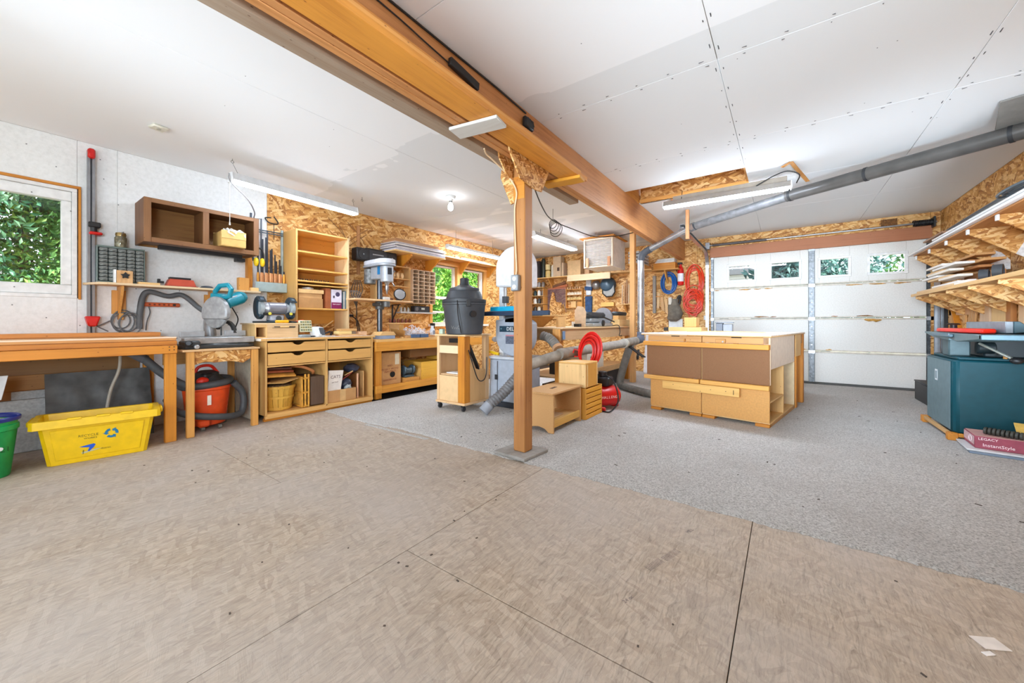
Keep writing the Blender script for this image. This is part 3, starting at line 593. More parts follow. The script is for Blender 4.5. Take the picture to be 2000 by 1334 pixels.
# white and yellow hangers nailed under the beam, lumber stored on them
lum = 'lumber stored on hangers along the beam'
G().bm((-1.70, 1.74, 2.204), (-1.37, 1.80, 2.204), .13, .02).th('hanger_strip', 'whitewashed cross strip nailed under the beam near the post', 'strip', wood((206, 204, 198), 'x', con=.06), bev=.003)
G().bm((-1.70, 2.86, 2.204), (-1.36, 2.89, 2.200), .12, .026).th('hanger_strip', 'yellow cross strip nailed under the beam beyond the post', 'strip', wood((214, 150, 40), 'x', con=.1), bev=.003)
LM = [(-1.545, -1.375, 2.216, 2.252, 3.02, (214, 144, 56), 'widest orange plank in the stack under the beam'),
      (-1.535, -1.40, 2.254, 2.292, 2.95, (222, 160, 84), 'pale plank lying on the widest orange plank'),
      (-1.54, -1.43, 2.294, 2.33, 2.62, (206, 138, 60), 'uppermost narrow plank on the beam hangers')]
for (a, b, c, d, e, col, lab) in LM:
    G().box(a, b, BY+.1, e, c, d).th('plank', lab, 'plank', wood(col, 'y', con=.13), lum, bev=.003)
G().box(-1.80, -1.70, BY+.1, 3.52, 2.216, 2.254).th('plank', 'weathered grey plank on the far side of the beam', 'plank', wood((158, 138, 118), 'y', con=.14), lum, bev=.003)
pl = T('power_plug', 'black plug and cord bundle tucked behind the planks above the post', 'plug', (-1.53, 2.3, 2.44))
G().box(-1.565, -1.53, 2.30, 2.42, 2.44, 2.52).ob('adapter', black, pl, bev=.01)
for k in range(3): G().tube([(-1.54+.01*math.cos(t*.8), 2.36+.05*math.cos(t+k), 2.47+.04*math.sin(t+k*.7)) for t in [i*.5 for i in range(13)]], .005, n=5).ob('cord', wire, pl, bev=0)
G().bm((-1.555, 1.55, 2.50), (-1.555, 1.80, 2.47), .03, .05).th('cable_joint', 'dark taped cable joint on the beam face near the camera', 'joint', wire, bev=.006)

# ================================================================ lamps
def fixture(name, label, p, q, parent_parts=None, tw=.10, th=.07, power=1., body=(206, 207, 208)):
    """A hanging tube lamp between p and q: sheet-metal body, glowing diffuser below."""
    p = Vector(p); q = Vector(q); d = (q-p).normalized(); r = Vector((d.y, -d.x, 0))
    t = T(name, label, 'lamp', tuple((p+q)/2), 'fluorescent tube lamps')
    def sec(pts, a, b): return G().ext([a+r*u+Vector((0, 0, w)) for u, w in pts], b-a)
    sec([(-tw*.5, 0), (-tw*.32, th), (tw*.32, th), (tw*.5, 0)], p, q).ob('lamp_body', plain(body, .35, .15), t)
    sec([(-tw*.44, -.012), (-tw*.44, .001), (tw*.44, .001), (tw*.44, -.012), (tw*.3, -.022), (-tw*.3, -.022)], p+d*.02, q-d*.02).ob('diffuser', glow((.80, .93, 1.10), TUBE*power, 'tube_glow_%d' % int(power*100)), t, bev=0)
    for e, s in ((p, -1), (q, 1)): sec([(-tw*.52, -.02), (-tw*.52, .0), (-tw*.34, th*1.03), (tw*.34, th*1.03), (tw*.52, 0), (tw*.52, -.02)], e, e+d*.012*s).ob('end_cap', plain((224, 224, 224), .4), t)
    return t
l1 = fixture('tube_lamp', 'bright tube lamp hung on wires over the miter saw and drawer cabinet', (-4.24, 1.36, 2.35), (-4.30, 2.67, 2.35), power=.5)
for (y, x2, y2) in ((1.42, -4.34, 1.40), (2.62, -4.48, 2.75)): G().tube([(-4.25, y, 2.42), (x2, y2, 2.55)], .0018, n=5).tube(arc((x2, y2, 2.56), .012, 0, 2*PI, 10, (0, 1, 0)), .002, n=5).cyl((x2, y2, 2.57), (x2, y2, 2.589), .002).ob('hook_wire', plain((80, 80, 80), .4, .8), l1, bev=0)
G().tube([(-4.235, 1.345, 2.36), (-4.235, 1.345, 1.95)], .003, n=5).lathe((-4.235, 1.345, 1.925), [(.003, .03), (.008, 0), (.004, -.005)], 8).ob('pull_string', plain((232, 228, 220), .8), l1, bev=0)
G().tube(smooth([(-4.24, 1.34, 2.41), (-4.23, 1.35, 2.33), (-4.4, 1.55, 2.25), (-4.7, 1.72, 2.21), (-4.93, 1.80, 2.20), (-4.985, 1.88, 2.22)], 6), .006, n=6).ob('power_cord', plain((150, 150, 152), .5), l1, bev=0)
l2 = fixture('tube_lamp', 'tube lamp fixed below the ceiling above the twin wooden window', (-4.56, 4.50, 2.27), (-4.56, 5.90, 2.27), tw=.085, th=.045, power=.9)
for y in (4.7, 5.7): G().tube([(-4.56, y, 2.33), (-4.56, y, 2.589)], .003, n=5).ob('hook_wire', plain((120, 120, 120), .4, .8), l2, bev=0)
l3 = fixture('tube_lamp', 'tube lamp on the ceiling behind the timber post', (-3.36, 5.25, 2.44), (-3.36, 6.75, 2.44), tw=.14, power=1.2)
for y in (5.5, 6.5): G().tube([(-3.36, y, 2.5), (-3.36, y, 2.589)], .003, n=5).ob('hook_wire', plain((120, 120, 120), .4, .8), l3, bev=0)
l4 = fixture('tube_lamp', 'tube lamp under the open joist bay beside the grey duct', (-1.19, 4.82, 2.405), (.05, 4.86, 2.405), tw=.10, th=.06, power=1.6, body=(150, 142, 134))
G().box(-1.10, .02, 4.86, 4.90, 2.44, 2.53).ob('mounting_board', plain((150, 138, 124), .6), l4); G().box(-1.18, -.2, 5.12, 5.2, 2.50, 2.588).ob('mounting_joist', wood((170, 112, 62), 'x'), l4)
G().tube([(-1.0, 4.84, 2.46), (-1.0, 4.9, 2.589)], .004, n=5).ob('hook_wire', wire, l4, bev=0)
G().tube(smooth([(-.25, 4.83, 2.47), (-.10, 4.80, 2.53), (.02, 4.78, 2.55), (.12, 4.80, 2.5), (.10, 4.9, 2.45)], 6), .006, n=6).ob('power_cord', wire, l4, bev=0)
# two added tube lamps, unseen behind the camera, brighten the room
fixture('tube_lamp', 'added unseen tube lamp over the near bare floor on the side of the white wall', (-3.2, -1.7, 2.42), (-3.2, -.4, 2.42), power=.2)
fixture('tube_lamp', 'added unseen tube lamp over the near bare floor on the side of the right wall', (-.2, -1.9, 2.42), (-.2, -.6, 2.42), power=.3)
b = T('bulb_lamp', 'bare glowing bulb in a white porcelain ceiling holder', 'lamp', (-3.4, 3.41, 2.45))
G().lathe((-3.4, 3.41, 2.588), [(.062, 0), (.062, -.012), (.048, -.03), (.03, -.034), (.026, -.06)], 20).ob('lamp_holder', plain((206, 206, 202), .4), b, bev=0)
G().lathe((-3.4, 3.41, 2.53), [(.014, 0), (.016, -.02), (.03, -.06), (.034, -.085), (.024, -.112), (.006, -.122)], 18).ob('bulb', glow((.95, .96, 1.0), BULB, 'bulb_glow'), b, bev=0)
G().lathe((-3.4, 3.41, 2.545), [(.02, .005), (.022, -.03), (.016, -.04)], 14).ob('socket', plain((120, 120, 118), .4), b, bev=0)
d = T('smoke_detector', 'small ivory plastic box on the ceiling near the white wall', 'detector', (-4.11, .82, 2.56))
G().rb((-4.11, .82, 2.578), (.10, .10, .022), (0, 0, .2)).ob('housing', plain((216, 212, 196), .5), d, bev=.008); G().lathe((-4.11, .82, 2.568), [(.018, 0), (.015, -.004)], 12).ob('grille', plain((180, 176, 160), .5), d, bev=0)
G().tube([(-4.33, 2.78, 2.56), (-4.33, 2.78, 2.589)], .002, n=5).tube(arc((-4.33, 2.78, 2.548), .012, 0, 2*PI, 10, (0, 1, 0)), .002, n=5).th('ceiling_hook', 'empty steel eye hook in the ceiling beyond the first tube lamp', 'hook', plain((80, 80, 80), .4, .8), bev=0)
# loose cable bundle slung under the ceiling between the post and the air filter
cb = T('cable_bundle', 'dark loops of loose cable slung under the ceiling beyond the post', 'cable', (-2.62, 4.6, 2.4))
G().tube(smooth([(-1.70, 2.47, 2.50), (-1.95, 3.0, 2.40), (-2.3, 3.8, 2.36), (-2.62, 4.6, 2.43), (-2.60, 5.2, 2.42), (-2.45, 5.7, 2.38), (-2.2, 6.1, 2.44), (-1.95, 6.3, 2.52)], 6), .007, n=6).ob('cable', wire, cb, bev=0)
for k in range(4): G().tube([(-2.62+.10*math.cos(t)*(.6+.12*k), 4.62+.03*k, 2.38+.11*math.sin(t)*(.55+.12*k)-.02*k) for t in [i*2*PI/18 for i in range(18)]], .005, n=5, closed=True).ob('loop', wire, cb, bev=0)
G().tube([(-2.62, 4.62, 2.44), (-2.62, 4.62, 2.589)], .003, n=5).ob('hook_wire', wire, cb, bev=0)

# ================================================================ dust collection duct work
du = T('ceiling_duct', 'long grey plastic dust duct strapped under the ceiling', 'duct', (.3, 5.0, 2.4))
dk = plain((80, 77, 74), .34, .1, var=.12, scale=7); sv = plain((182, 184, 188), .25, .85, var=.15, scale=8); flex = plain((128, 122, 114), .75, var=.2, scale=14); dusty = plain((150, 140, 128), .7, var=.18, scale=10)
G().tube([(.02, 5.30, 2.435), (1.79, 4.34, 2.435)], .062, n=20).ob('pipe', dk, du, bev=0)
G().tube([(-1.0, 5.80, 2.36), (.10, 5.255, 2.435)], .052, n=18).ob('pipe', plain((122, 122, 124), .4, .3, var=.15), du, bev=0)
for t in (.02, .35, .78): 
    c = Vector((.02, 5.30, 2.435)).lerp(Vector((1.79, 4.34, 2.435)), t); dd = Vector((1.77, -.96, 0)).normalized(); G().cyl(c-dd*.012, c+dd*.012, .066, n=20).ob('strap', plain((40, 40, 42), .6), du, bev=0)
G().tube([(-1.10, 5.85, 2.34), (-1.02, 5.81, 2.36)], .06, n=16).ob('coupling', sv, du, bev=0)
G().box(-1.13, -1.085, 5.74, 5.785, 2.18, 2.588).ob('hanger_post', wood((196, 138, 90), 'z'), du)
for a, b in (((-.02, 4.70, 2.572), (.05, 4.63, 2.584)), ((.05, 4.63, 2.584), (.20, 5.12, 2.51))): G().bm(a, b, .035, .006).ob('hanger_strip', wood((176, 122, 62), 'y'), du, bev=0)
for (x, y) in ((1.30, 4.42),):
    G().ext([(x-.05, y-.18, 2.588), (x+.16, y-.26, 2.588), (x+.20, y+.06, 2.50), (x+.02, y+.14, 2.50)], (0, 0, -.012)).ob('hanger_board', wood((160, 112, 66), 'x') if x < 1 else plain((120, 116, 110), .8), du)
vd = T('downpipe', 'shiny galvanized vertical dust pipe with diagonal run up to the beam', 'duct', (-1.82, 5.97, .75))
G().cyl((-1.82, 5.97, .84), (-1.82, 5.97, 1.98), .052, n=20).ob('pipe', sv, vd, bev=0)
for z in (1.0, 1.5): G().cyl((-1.82, 5.97, z), (-1.82, 5.97, z+.02), .055, n=20).ob('joint_ring', galv, vd, bev=0)
G().tube(smooth([(-1.82, 5.97, 1.98), (-1.80, 5.96, 2.05), (-1.74, 5.95, 2.10), (-1.66, 5.93, 2.13)], 4), .054, n=16).ob('elbow', plain((70, 72, 78), .5), vd, bev=0)
G().tube([(-1.66, 5.93, 2.13), (-1.13, 5.83, 2.335)], .047, n=18).ob('pipe', sv, vd, bev=0)
G().tube(smooth([(-1.82, 5.97, .86), (-1.82, 5.96, .79), (-1.80, 5.90, .75), (-1.83, 5.80, .735)], 4), .056, n=16).ob('elbow', plain((92, 98, 112), .5), vd, bev=0)
hd = T('bench_duct', 'dusty grey main pipe running along the side of the far bench', 'duct', (-1.9, 4.9, .6))
G().tube([(-1.84, 5.78, .73), (-1.86, 5.35, .715)], .062, n=18).ob('wye', dusty, hd, bev=0)
G().tube([(-1.86, 5.38, .71), (-2.0, 4.05, .665)], .056, n=18).ob('pipe', plain((168, 162, 152), .5, var=.12), hd, bev=0)
G().tube([(-1.86, 5.36, .71), (-1.862, 5.30, .71)], .068, n=18).ob('clamp_ring', plain((190, 184, 172), .5), hd, bev=0)
G().tube([(-1.99, 4.12, .668), (-2.06, 3.78, .65)], .062, n=18).ob('wye', dusty, hd, bev=0)
G().tube(smooth([(-2.03, 3.88, .655), (-2.16, 3.70, .60), (-2.32, 3.55, .53)], 5), .06, n=18).ob('branch', dusty, hd, bev=0)
G().tube(smooth([(-1.84, 5.60, .72), (-1.92, 5.60, .5), (-2.02, 5.62, .16), (-2.02, 5.62, .07)], 5), [.055]*16, n=16).ob('branch', plain((128, 124, 118), .6, var=.1), hd, bev=0)
G().tube(smooth([(-2.04, 5.66, .07), (-1.86, 5.45, .065), (-1.55, 5.22, .065), (-1.22, 5.02, .065)], 5), .05, n=14).ob('floor_pipe', plain((120, 114, 106), .7, var=.15), hd, bev=0)
G().rb((-1.70, 5.45, .55), (.03, .18, .06), (.5, 0, .2)).ob('blast_gate', black, hd)
G().bm((-1.84, 5.5, .66), (-1.60, 5.40, .52), .07, .012).ob('gate_handle', black, hd)
def hose(name, label, pts, r, mat, cat='hose', rings=True, parts=None, n=14):
    P = smooth(pts, 14); L = [0]
    for a, b in zip(P, P[1:]): L.append(L[-1]+(b-a).length)
    m = max(8, int(L[-1]/(r*.5))); Q = []; rr = []
    for k in range(2*m+1):
        s = L[-1]*k/(2*m); i = max(j for j in range(len(L)) if L[j] <= s+1e-9); i = min(i, len(P)-2); t = (s-L[i])/max(1e-9, L[i+1]-L[i]); Q.append(P[i].lerp(P[i+1], t)); rr.append(r*(1.0 if k % 2 else .86))
    t = T(name, label, cat, tuple(P[-1])); G().tube(Q, rr, n=n).ob('flexible_tube', mat, t, bev=0, flat=False)
    return t, P
fh, P = hose('dust_hose', 'ribbed grey hose running from bench pipe down to the carpet before the bandsaw', [(-2.345, 3.53, .50), (-2.42, 3.45, .39), (-2.49, 3.30, .24), (-2.58, 3.16, .12)], .062, plain((118, 116, 116), .55, .1, var=.15))
G().tube([(-2.575, 3.17, .125), (-2.612, 3.105, .055)], .058, n=18).ob('cuff', plain((150, 154, 162), .5), fh, bev=0)
fh2, P = hose('dust_hose', 'ribbed grey hose from the duct wye towards the back of the bandsaw', [(-2.125, 3.865, .70), (-2.19, 3.90, .76), (-2.28, 3.93, .82), (-2.38, 3.93, .85)], .058, flex)
G().tube([(-2.115, 3.858, .695), (-2.145, 3.875, .72)], .062, n=16).ob('cuff', plain((196, 150, 110), .6), fh2, bev=0)

# ================================================================ along the white wall
# ---- clamp, small parts, shelf
c = T('bar_clamp', 'tall red-ended bar clamp standing upright against the white wall', 'clamp', (-4.95, .545, .885))
for dy in (-.014, .014): G().box(-4.975, -4.93, .545+dy-.010, .545+dy+.010, .885, 2.50).ob('bar', plain((150, 153, 158), .3, .75), c, bev=.002)
G().box(-4.965, -4.94, .533, .557, .90, 2.49).ob('rail', plain((60, 62, 66), .5), c)
G().box(-4.99, -4.90, .522, .568, 2.44, 2.525).ob('end_jaw', red, c, bev=.012); G().ext([(-4.985, .505, 1.06), (-4.985, .60, 1.06), (-4.985, .575, .97), (-4.985, .525, .97)], (.09, 0, 0)).ob('pad_jaw', red, c, bev=.01)
G().box(-4.985, -4.90, .525, .60, 1.84, 1.885).ob('slide_block', black, c, bev=.006); G().box(-4.985, -4.89, .53, .61, 1.775, 1.80).ob('slide_jaw', red, c, bev=.008); G().cyl((-4.93, .56, 1.80), (-4.93, .56, 1.84), .022).ob('screw', black, c, bev=0)
def bracket(par, y, zt, d, h, m=None, x=LX, w=.02):
    G().ext([(x, y-w/2, zt), (x+d, y-w/2, zt), (x+d, y-w/2, zt-.03), (x+.06, y-w/2, zt-h), (x, y-w/2, zt-h)], (0, w, 0)).ob('bracket', m or pine('z'), par)
s1 = T('wall_shelf', 'plain board shelf on brackets over the left workbench', 'shelf', (-4.9, 1.2, 1.335))
G().ez([(-4.998, .50), (-4.78, .57), (-4.75, .62), (-4.75, 1.80), (-4.998, 1.80)], 1.335, 1.355).ob('shelf_board', wood((214, 186, 146), 'y', con=.08), s1)
for y, h in ((.72, .25), (1.40, .32)): bracket(s1, y, 1.334, .20, h, pine('z')); G().box(-4.998, -4.96, y-.045, y+.045, 1.334-h, 1.30).ob('cleat', pine('z'), s1)
pcab = T('parts_cabinet', 'grey small parts cabinet with rows of clear drawers on the shelf', 'cabinet', (-4.92, .72, 1.356))
G().box(-4.985, -4.855, .57, .875, 1.356, 1.372).box(-4.985, -4.855, .57, .875, 1.668, 1.684).box(-4.985, -4.855, .57, .577, 1.372, 1.668).box(-4.985, -4.855, .868, .875, 1.372, 1.668).box(-4.985, -4.975, .577, .868, 1.372, 1.668).ob('case', plain((98, 112, 106), .5), pcab)
dm = plain((112, 118, 116), .15, .1, var=.5, scale=60); d0 = None
for i in range(5):
    for j in range(9):
        y = .58+i*.0576; z = 1.375+j*.0326
        if d0 is None:
            d0 = G().box(-.05, .008, .002, .0552, .001, .0286).ob('drawer', dm, pcab, bev=.002, local=True); hk = G().box(.008, .014, .008, .048, .020, .0265).ob('pull', plain((132, 138, 136), .3), d0, bev=0, local=True); o = d0
        else: o = dup(d0, pcab)
        o.location = Vector((-4.862, y, z))-Vector((-4.92, .72, 1.356))
j = T('glass_jar', 'glass jar with wire-clamped lid on top of the parts cabinet', 'jar', (-4.92, .725, 1.685))
G().lathe((-4.92, .725, 1.685), [(.036, 0), (.042, .01), (.042, .09), (.032, .105)], 18).ob('glass_body', plain((128, 122, 100), .1, .2, var=.4, scale=40), j, bev=0)
G().lathe((-4.92, .725, 1.79), [(.035, 0), (.037, .015), (.034, .03), (.012, .036)], 18).ob('lid', plain((150, 128, 80), .3, .6), j, bev=0)
G().tube([(-4.88, .72, 1.74), (-4.875, .725, 1.80), (-4.89, .74, 1.83), (-4.95, .73, 1.83)], .003, n=5).ob('wire_clamp', steel, j, bev=0)
jg = T('wooden_jig', 'small pale wooden jig with a black star knob on the shelf', 'jig', (-4.82, .70, 1.356))
G().box(-4.85, -4.80, .665, .68, 1.356, 1.475).ob('side_plate', white, jg); G().box(-4.845, -4.80, .682, .785, 1.356, 1.47).ob('block', wood((222, 174, 118), 'z'), jg)
kn = []
for k in range(10): a = 2*PI*k/10; r = .032 if k % 2 == 0 else .018; kn.append((.735+r*math.sin(a), 1.425+r*math.cos(a)))
G().ex(kn, -4.80, -4.775).ob('star_knob', black, jg, bev=.003)
G().box(-4.86, -4.80, .82, .97, 1.356, 1.378).th('wood_offcut', 'small flat offcut lying beside the star knob jig', 'offcut', maple('y'))
G().ext([(-4.84, .955, 1.379), (-4.84, 1.0, 1.379), (-4.84, 1.0, 1.40), (-4.84, .975, 1.40), (-4.84, .975, 1.42), (-4.84, .955, 1.42)], (.03, 0, 0)).th('corner_clip', 'little black clip on the flat offcut', 'clip', black)
tj = T('red_jig', 'red tapered box with a black top bar on the shelf', 'jig', (-4.83, 1.13, 1.356))
G().ext([(-4.87, 1.01, 1.358), (-4.87, 1.24, 1.358), (-4.87, 1.215, 1.425), (-4.87, 1.035, 1.425)], (.09, 0, 0)).ob('body', plain((184, 72, 48), .5), tj, bev=.004); G().box(-4.86, -4.80, 1.04, 1.2, 1.426, 1.445).ob('top_bar', black, tj); G().box(-4.88, -4.77, 1.0, 1.25, 1.3565, 1.362).ob('base_lip', plain((160, 56, 40), .5), tj)
G().lathe((-4.83, 1.335, 1.356), [(.052, 0), (.055, .006), (.045, .02), (.022, .026), (.018, .022)], 20).th('sanding_disc', 'small dark round disc on the shelf above the miter saw', 'disc', plain((60, 66, 74), .4), bev=0)
b = T('wood_block', 'brown block standing at the far end of the shelf', 'block', (-4.87, 1.68, 1.356)); G().box(-4.90, -4.84, 1.62, 1.72, 1.356, 1.50).ob('block_body', pine('z'), b)
G().box(-4.90, -4.80, 1.722, 1.80, 1.356, 1.395).th('wood_block', 'low pale block at the end of the shelf by the chisel rack', 'block', maple('y'))
G().box(-4.998, -4.93, 1.735, 1.785, 1.396, 1.76).th('wall_batten', 'amber batten fixed upright to the wall beside the ear defenders', 'batten', amber('z'))
# ---- brown wall cabinet
wc = T('wall_cabinet', 'dark brown open-front wall cabinet with two bays', 'cabinet', (-4.83, 1.29, 1.735))
br = wood((112, 74, 42), 'y', con=.2); brz = wood((118, 78, 44), 'z', con=.2)
x0, x1, y0, y1, z0, z1 = -4.998, -4.67, .83, 1.745, 1.735, 2.135
G().box(x0, x1, y0, y0+.018, z0, z1).ob('side_panel', brz, wc); G().box(x0, x1, y1-.018, y1, z0, z1).ob('side_panel', brz, wc); G().box(x0, x1, 1.272, 1.288, z0+.018, z1-.018).ob('divider', brz, wc)
G().box(x0, x1, y0+.018, y1-.018, z0+.02, z0+.036).ob('bottom_panel', br, wc); G().box(x0, x1, y0+.018, y1-.018, z1-.016, z1).ob('top_panel', br, wc)
G().box(x0, x0+.01, y0+.018, y1-.018, z0, z1-.016).ob('back_panel', wood((150, 104, 52), 'y', con=.2), wc)
for (a, b2, c2, d2) in ((y0, y0+.05, z0, z1), (y1-.05, y1, z0, z1), (1.255, 1.305, z0+.045, z1-.04), (y0+.05, y1-.05, z0, z0+.045), (y0+.05, y1-.05, z1-.04, z1)): G().box(x1, x1+.02, a, b2, c2, d2).ob('face_frame', wood((134, 92, 56), 'z' if d2-c2 > .2 else 'y', con=.2), wc)
cb = T('carton', 'cream shallow carton stuffed with plastic wrap in the wall cabinet', 'box', (-4.62, 1.5, 1.782))
G().box(-4.82, -4.585, 1.385, 1.60, 1.782, 1.79).box(-4.595, -4.585, 1.385, 1.60, 1.79, 1.90).box(-4.82, -4.81, 1.385, 1.60, 1.79, 1.94).box(-4.81, -4.595, 1.385, 1.393, 1.79, 1.93).box(-4.81, -4.595, 1.592, 1.60, 1.79, 1.93).ob('tray', plain((206, 166, 96), .8), cb)
G().box(-4.585, -4.581, 1.385, 1.60, 1.86, 1.94).ob('flap', plain((214, 178, 110), .8), cb)
w = G()
for k in range(9):
    y = 1.41+.02*k; w.tube(smooth([(-4.70+random.uniform(-.05, .05), y, 1.88), (-4.66, y+random.uniform(-.03, .03), 1.95+random.uniform(0, .03)), (-4.60, y+random.uniform(-.04, .05), 1.94), (-4.57, y+random.uniform(-.05, .08), 1.90+random.uniform(-.02, .05))], 4), [.003]+[.008]*11+[.002], n=5)
w.ob('plastic_wrap', plain((226, 222, 212), .4, var=.1), cb, bev=0)
G().box(-4.80, -4.74, .95, 1.62, 1.693, 1.732).box(-4.80, -4.72, 1.56, 1.64, 1.655, 1.693).th('under_cabinet_light', 'long black lamp bar under the brown wall cabinet', 'lamp', black)
# ---- hose, strip, coil under the shelf
G().tube(smooth([(-4.94, .85, .945), (-4.94, .855, 1.1), (-4.935, .875, 1.25), (-4.93, .92, 1.30), (-4.93, 1.05, 1.265), (-4.93, 1.14, 1.285), (-4.91, 1.2, 1.25), (-4.85, 1.28, 1.15), (-4.80, 1.355, 1.085)], 6), .024, n=10).th('vacuum_hose', 'dark grey hose draped under the wall shelf', 'hose', plain((86, 88, 90), .6), bev=0)
ps = T('power_strip', 'long orange power strip screwed to the white wall', 'power strip', (-4.985, 1.01, 1.165))
G().box(-4.998, -4.965, .87, 1.155, 1.16, 1.20).ob('housing', plain((198, 88, 40), .5), ps, bev=.008)
for k in range(6): G().box(-4.966, -4.963, .92+k*.035, .935+k*.035, 1.172, 1.188).ob('socket', plain((110, 44, 20), .5), ps, bev=0)
G().box(-4.966, -4.958, 1.10, 1.12, 1.17, 1.19).ob('switch', black, ps); G().tube(smooth([(-4.96, .92, 1.16), (-4.94, .925, 1.10), (-4.93, .905, 1.03), (-4.95, .90, .97), (-4.96, .90, .93)], 5), .005, n=6).ob('cord', plain((92, 92, 94), .6), ps, bev=0)
co = T('cable_coil', 'coil of grey cable hanging on a wooden peg below the shelf', 'cable', (-4.96, .72, .9))
for k in range(5): G().tube([(-4.955+.008*k, .73+.015*k+(.062+.012*(k % 3))*math.cos(t), 1.025-.008*k+(.075+.014*((k*2) % 3))*math.sin(t)) for t in [i*2*PI/20 for i in range(20)]], .0055, n=6, closed=True).ob('loop', plain((96, 98, 100), .6), co, bev=0)
G().tube(smooth([(-4.95, .66, 1.02), (-4.95, .60, .98), (-4.95, .585, .97), (-4.95, .65, .925)], 5), .0055, n=6).ob('tail', plain((96, 98, 100), .6), co, bev=0)
G().box(-4.998, -4.93, .715, .745, 1.03, 1.09).ob('peg', pine('z'), co)
# ---- long pine workbench at the left edge
wb = T('workbench', 'long pine workbench along the white wall at the left edge', 'workbench', (-4.6, .3, 0))
G().box(-4.998, -4.19, BY+.5, .95, .852, .88).ob('worktop', wood((208, 146, 82), 'y', con=.12), wb, bev=.003)
G().box(-4.998, -4.74, BY+.5, .962, .881, .915).ob('back_ledge', wood((212, 142, 72), 'y', con=.12), wb, bev=.003); G().box(-4.225, -4.187, BY+.5, .95, .872, .884).ob('edge_strip', wood((240, 210, 180), 'y', con=.06), wb)
G().box(-4.215, -4.18, BY+.5, .952, .815, .851).ob('apron_board', wood((190, 116, 40), 'y'), wb, bev=.003); G().box(-4.225, -4.17, BY+.5, .952, .745, .813).ob('apron_board', wood((206, 130, 40), 'y'), wb, bev=.003)
G().box(-4.998, -4.225, .915, .95, .76, .85).ob('end_apron', amber('x'), wb)
for (x, y) in ((-4.225, .875), (-4.96, .875), (-4.225, -1.2), (-4.96, -1.2)): G().box(x, x+.04, y, y+.075, .001, .745).ob('leg', amber('z'), wb, bev=.003)
n = G()
for y in (.90, .93): n.cyl((-4.172, y, .80), (-4.168, y, .80), .005, n=6).cyl((-4.172, y, .775), (-4.168, y, .775), .005, n=6)
n.ob('screw', plain((70, 50, 30), .5), wb, bev=0, kind='stuff')
# ---- things leaning under it
def lean(name, label, y0, y1, z1, xb, xt, th, m, cat, z0=.002, group=None):
    return G().ext([(xb, y0, z0), (xb, y1, z0), (xt, y1, z1), (xt, y0, z1)], (th, 0, 0)).th(name, label, cat, m, group)
sb = plain((160, 112, 56), .7, var=.1, scale=8)
lean('wide_board', 'wide brown veneered board leaning at the back under the left workbench, reaching highest', -1.1, .86, .72, -4.975, -4.995, .012, wood((146, 106, 58), 'y', con=.1), 'board')
lean('wide_board', 'amber veneered board under the left workbench, in front of the highest board', -1.1, .62, .58, -4.945, -4.975, .015, wood((172, 118, 54), 'y', con=.1), 'board')
lean('wide_board', 'orange-brown board under the left workbench, behind the grey foam boards', -1.1, .56, .46, -4.915, -4.95, .015, wood((176, 112, 48), 'y', con=.12), 'board')
fo = plain((176, 176, 174), .85, var=.1, scale=70)
lean('foam_board', 'light grey foam board under the left workbench, taller of two', .12, .60, .46, -4.86, -4.91, .02, fo, 'board'); lean('foam_board', 'light grey foam board under the left workbench, front and wider one', -1.1, .55, .40, -4.80, -4.86, .03, plain((168, 168, 166), .85, var=.12, scale=50), 'board')
g = G(); vs = []; fs = []; nx, nz = 16, 12
for i in range(nx+1):
    for k in range(nz+1):
        y = .28+.62*i/nx; z = .002+.585*k/nz; vs.append((-4.66-.17*k/nz+.012*math.sin(i*1.3+k*.7)*math.sin(k*.6)+.01*math.sin(k*2.1+i*.4)*.4, y, z))
o = len(vs); vs += [(v[0]-.012, v[1], v[2]) for v in vs]
for i in range(nx):
    for k in range(nz):
        a = i*(nz+1)+k; fs.append((a, a+nz+1, a+nz+2, a+1)); fs.append((o+a, o+a+1, o+a+nz+2, o+a+nz+1))
for i in range(nx): a = i*(nz+1)+nz; fs.append((a, a+nz+1, o+a+nz+1, o+a)); a = i*(nz+1); fs.append((a, o+a, o+a+nz+1, a+nz+1))
for k in range(nz): fs.append((k, k+1, o+k+1, o+k)); a = nx*(nz+1)+k; fs.append((a, o+a, o+a+1, a+1))
g.add(vs, fs).th('rubber_sheet', 'crinkled charcoal sheet leaning behind the yellow bin', 'sheet', plain((84, 84, 82), .6, var=.25, scale=9, bump=.3), bev=0)
G().ext([(-4.55, -.45, .45), (-4.55, .07, .45), (-4.58, .10, .62), (-4.58, -.45, .62)], (.01, 0, 0)).ext([(-4.56, -.4, .002), (-4.56, -.38, .002), (-4.56, -.38, .46), (-4.56, -.4, .46)], (.01, 0, 0)).th('white_sheet', 'white panel standing behind the green bucket', 'panel', white)
hp = T('hanging_hose', 'thin pale hose hanging from the bench in front of the charcoal sheet', 'hose', (-4.70, .68, .2)); G().tube(smooth([(-4.50, .66, .838), (-4.53, .665, .72), (-4.56, .66, .60), (-4.59, .62, .45), (-4.60, .60, .32), (-4.55, .58, .2)], 6), .011, n=8).ob('tube', plain((168, 160, 146), .5), hp, bev=0)
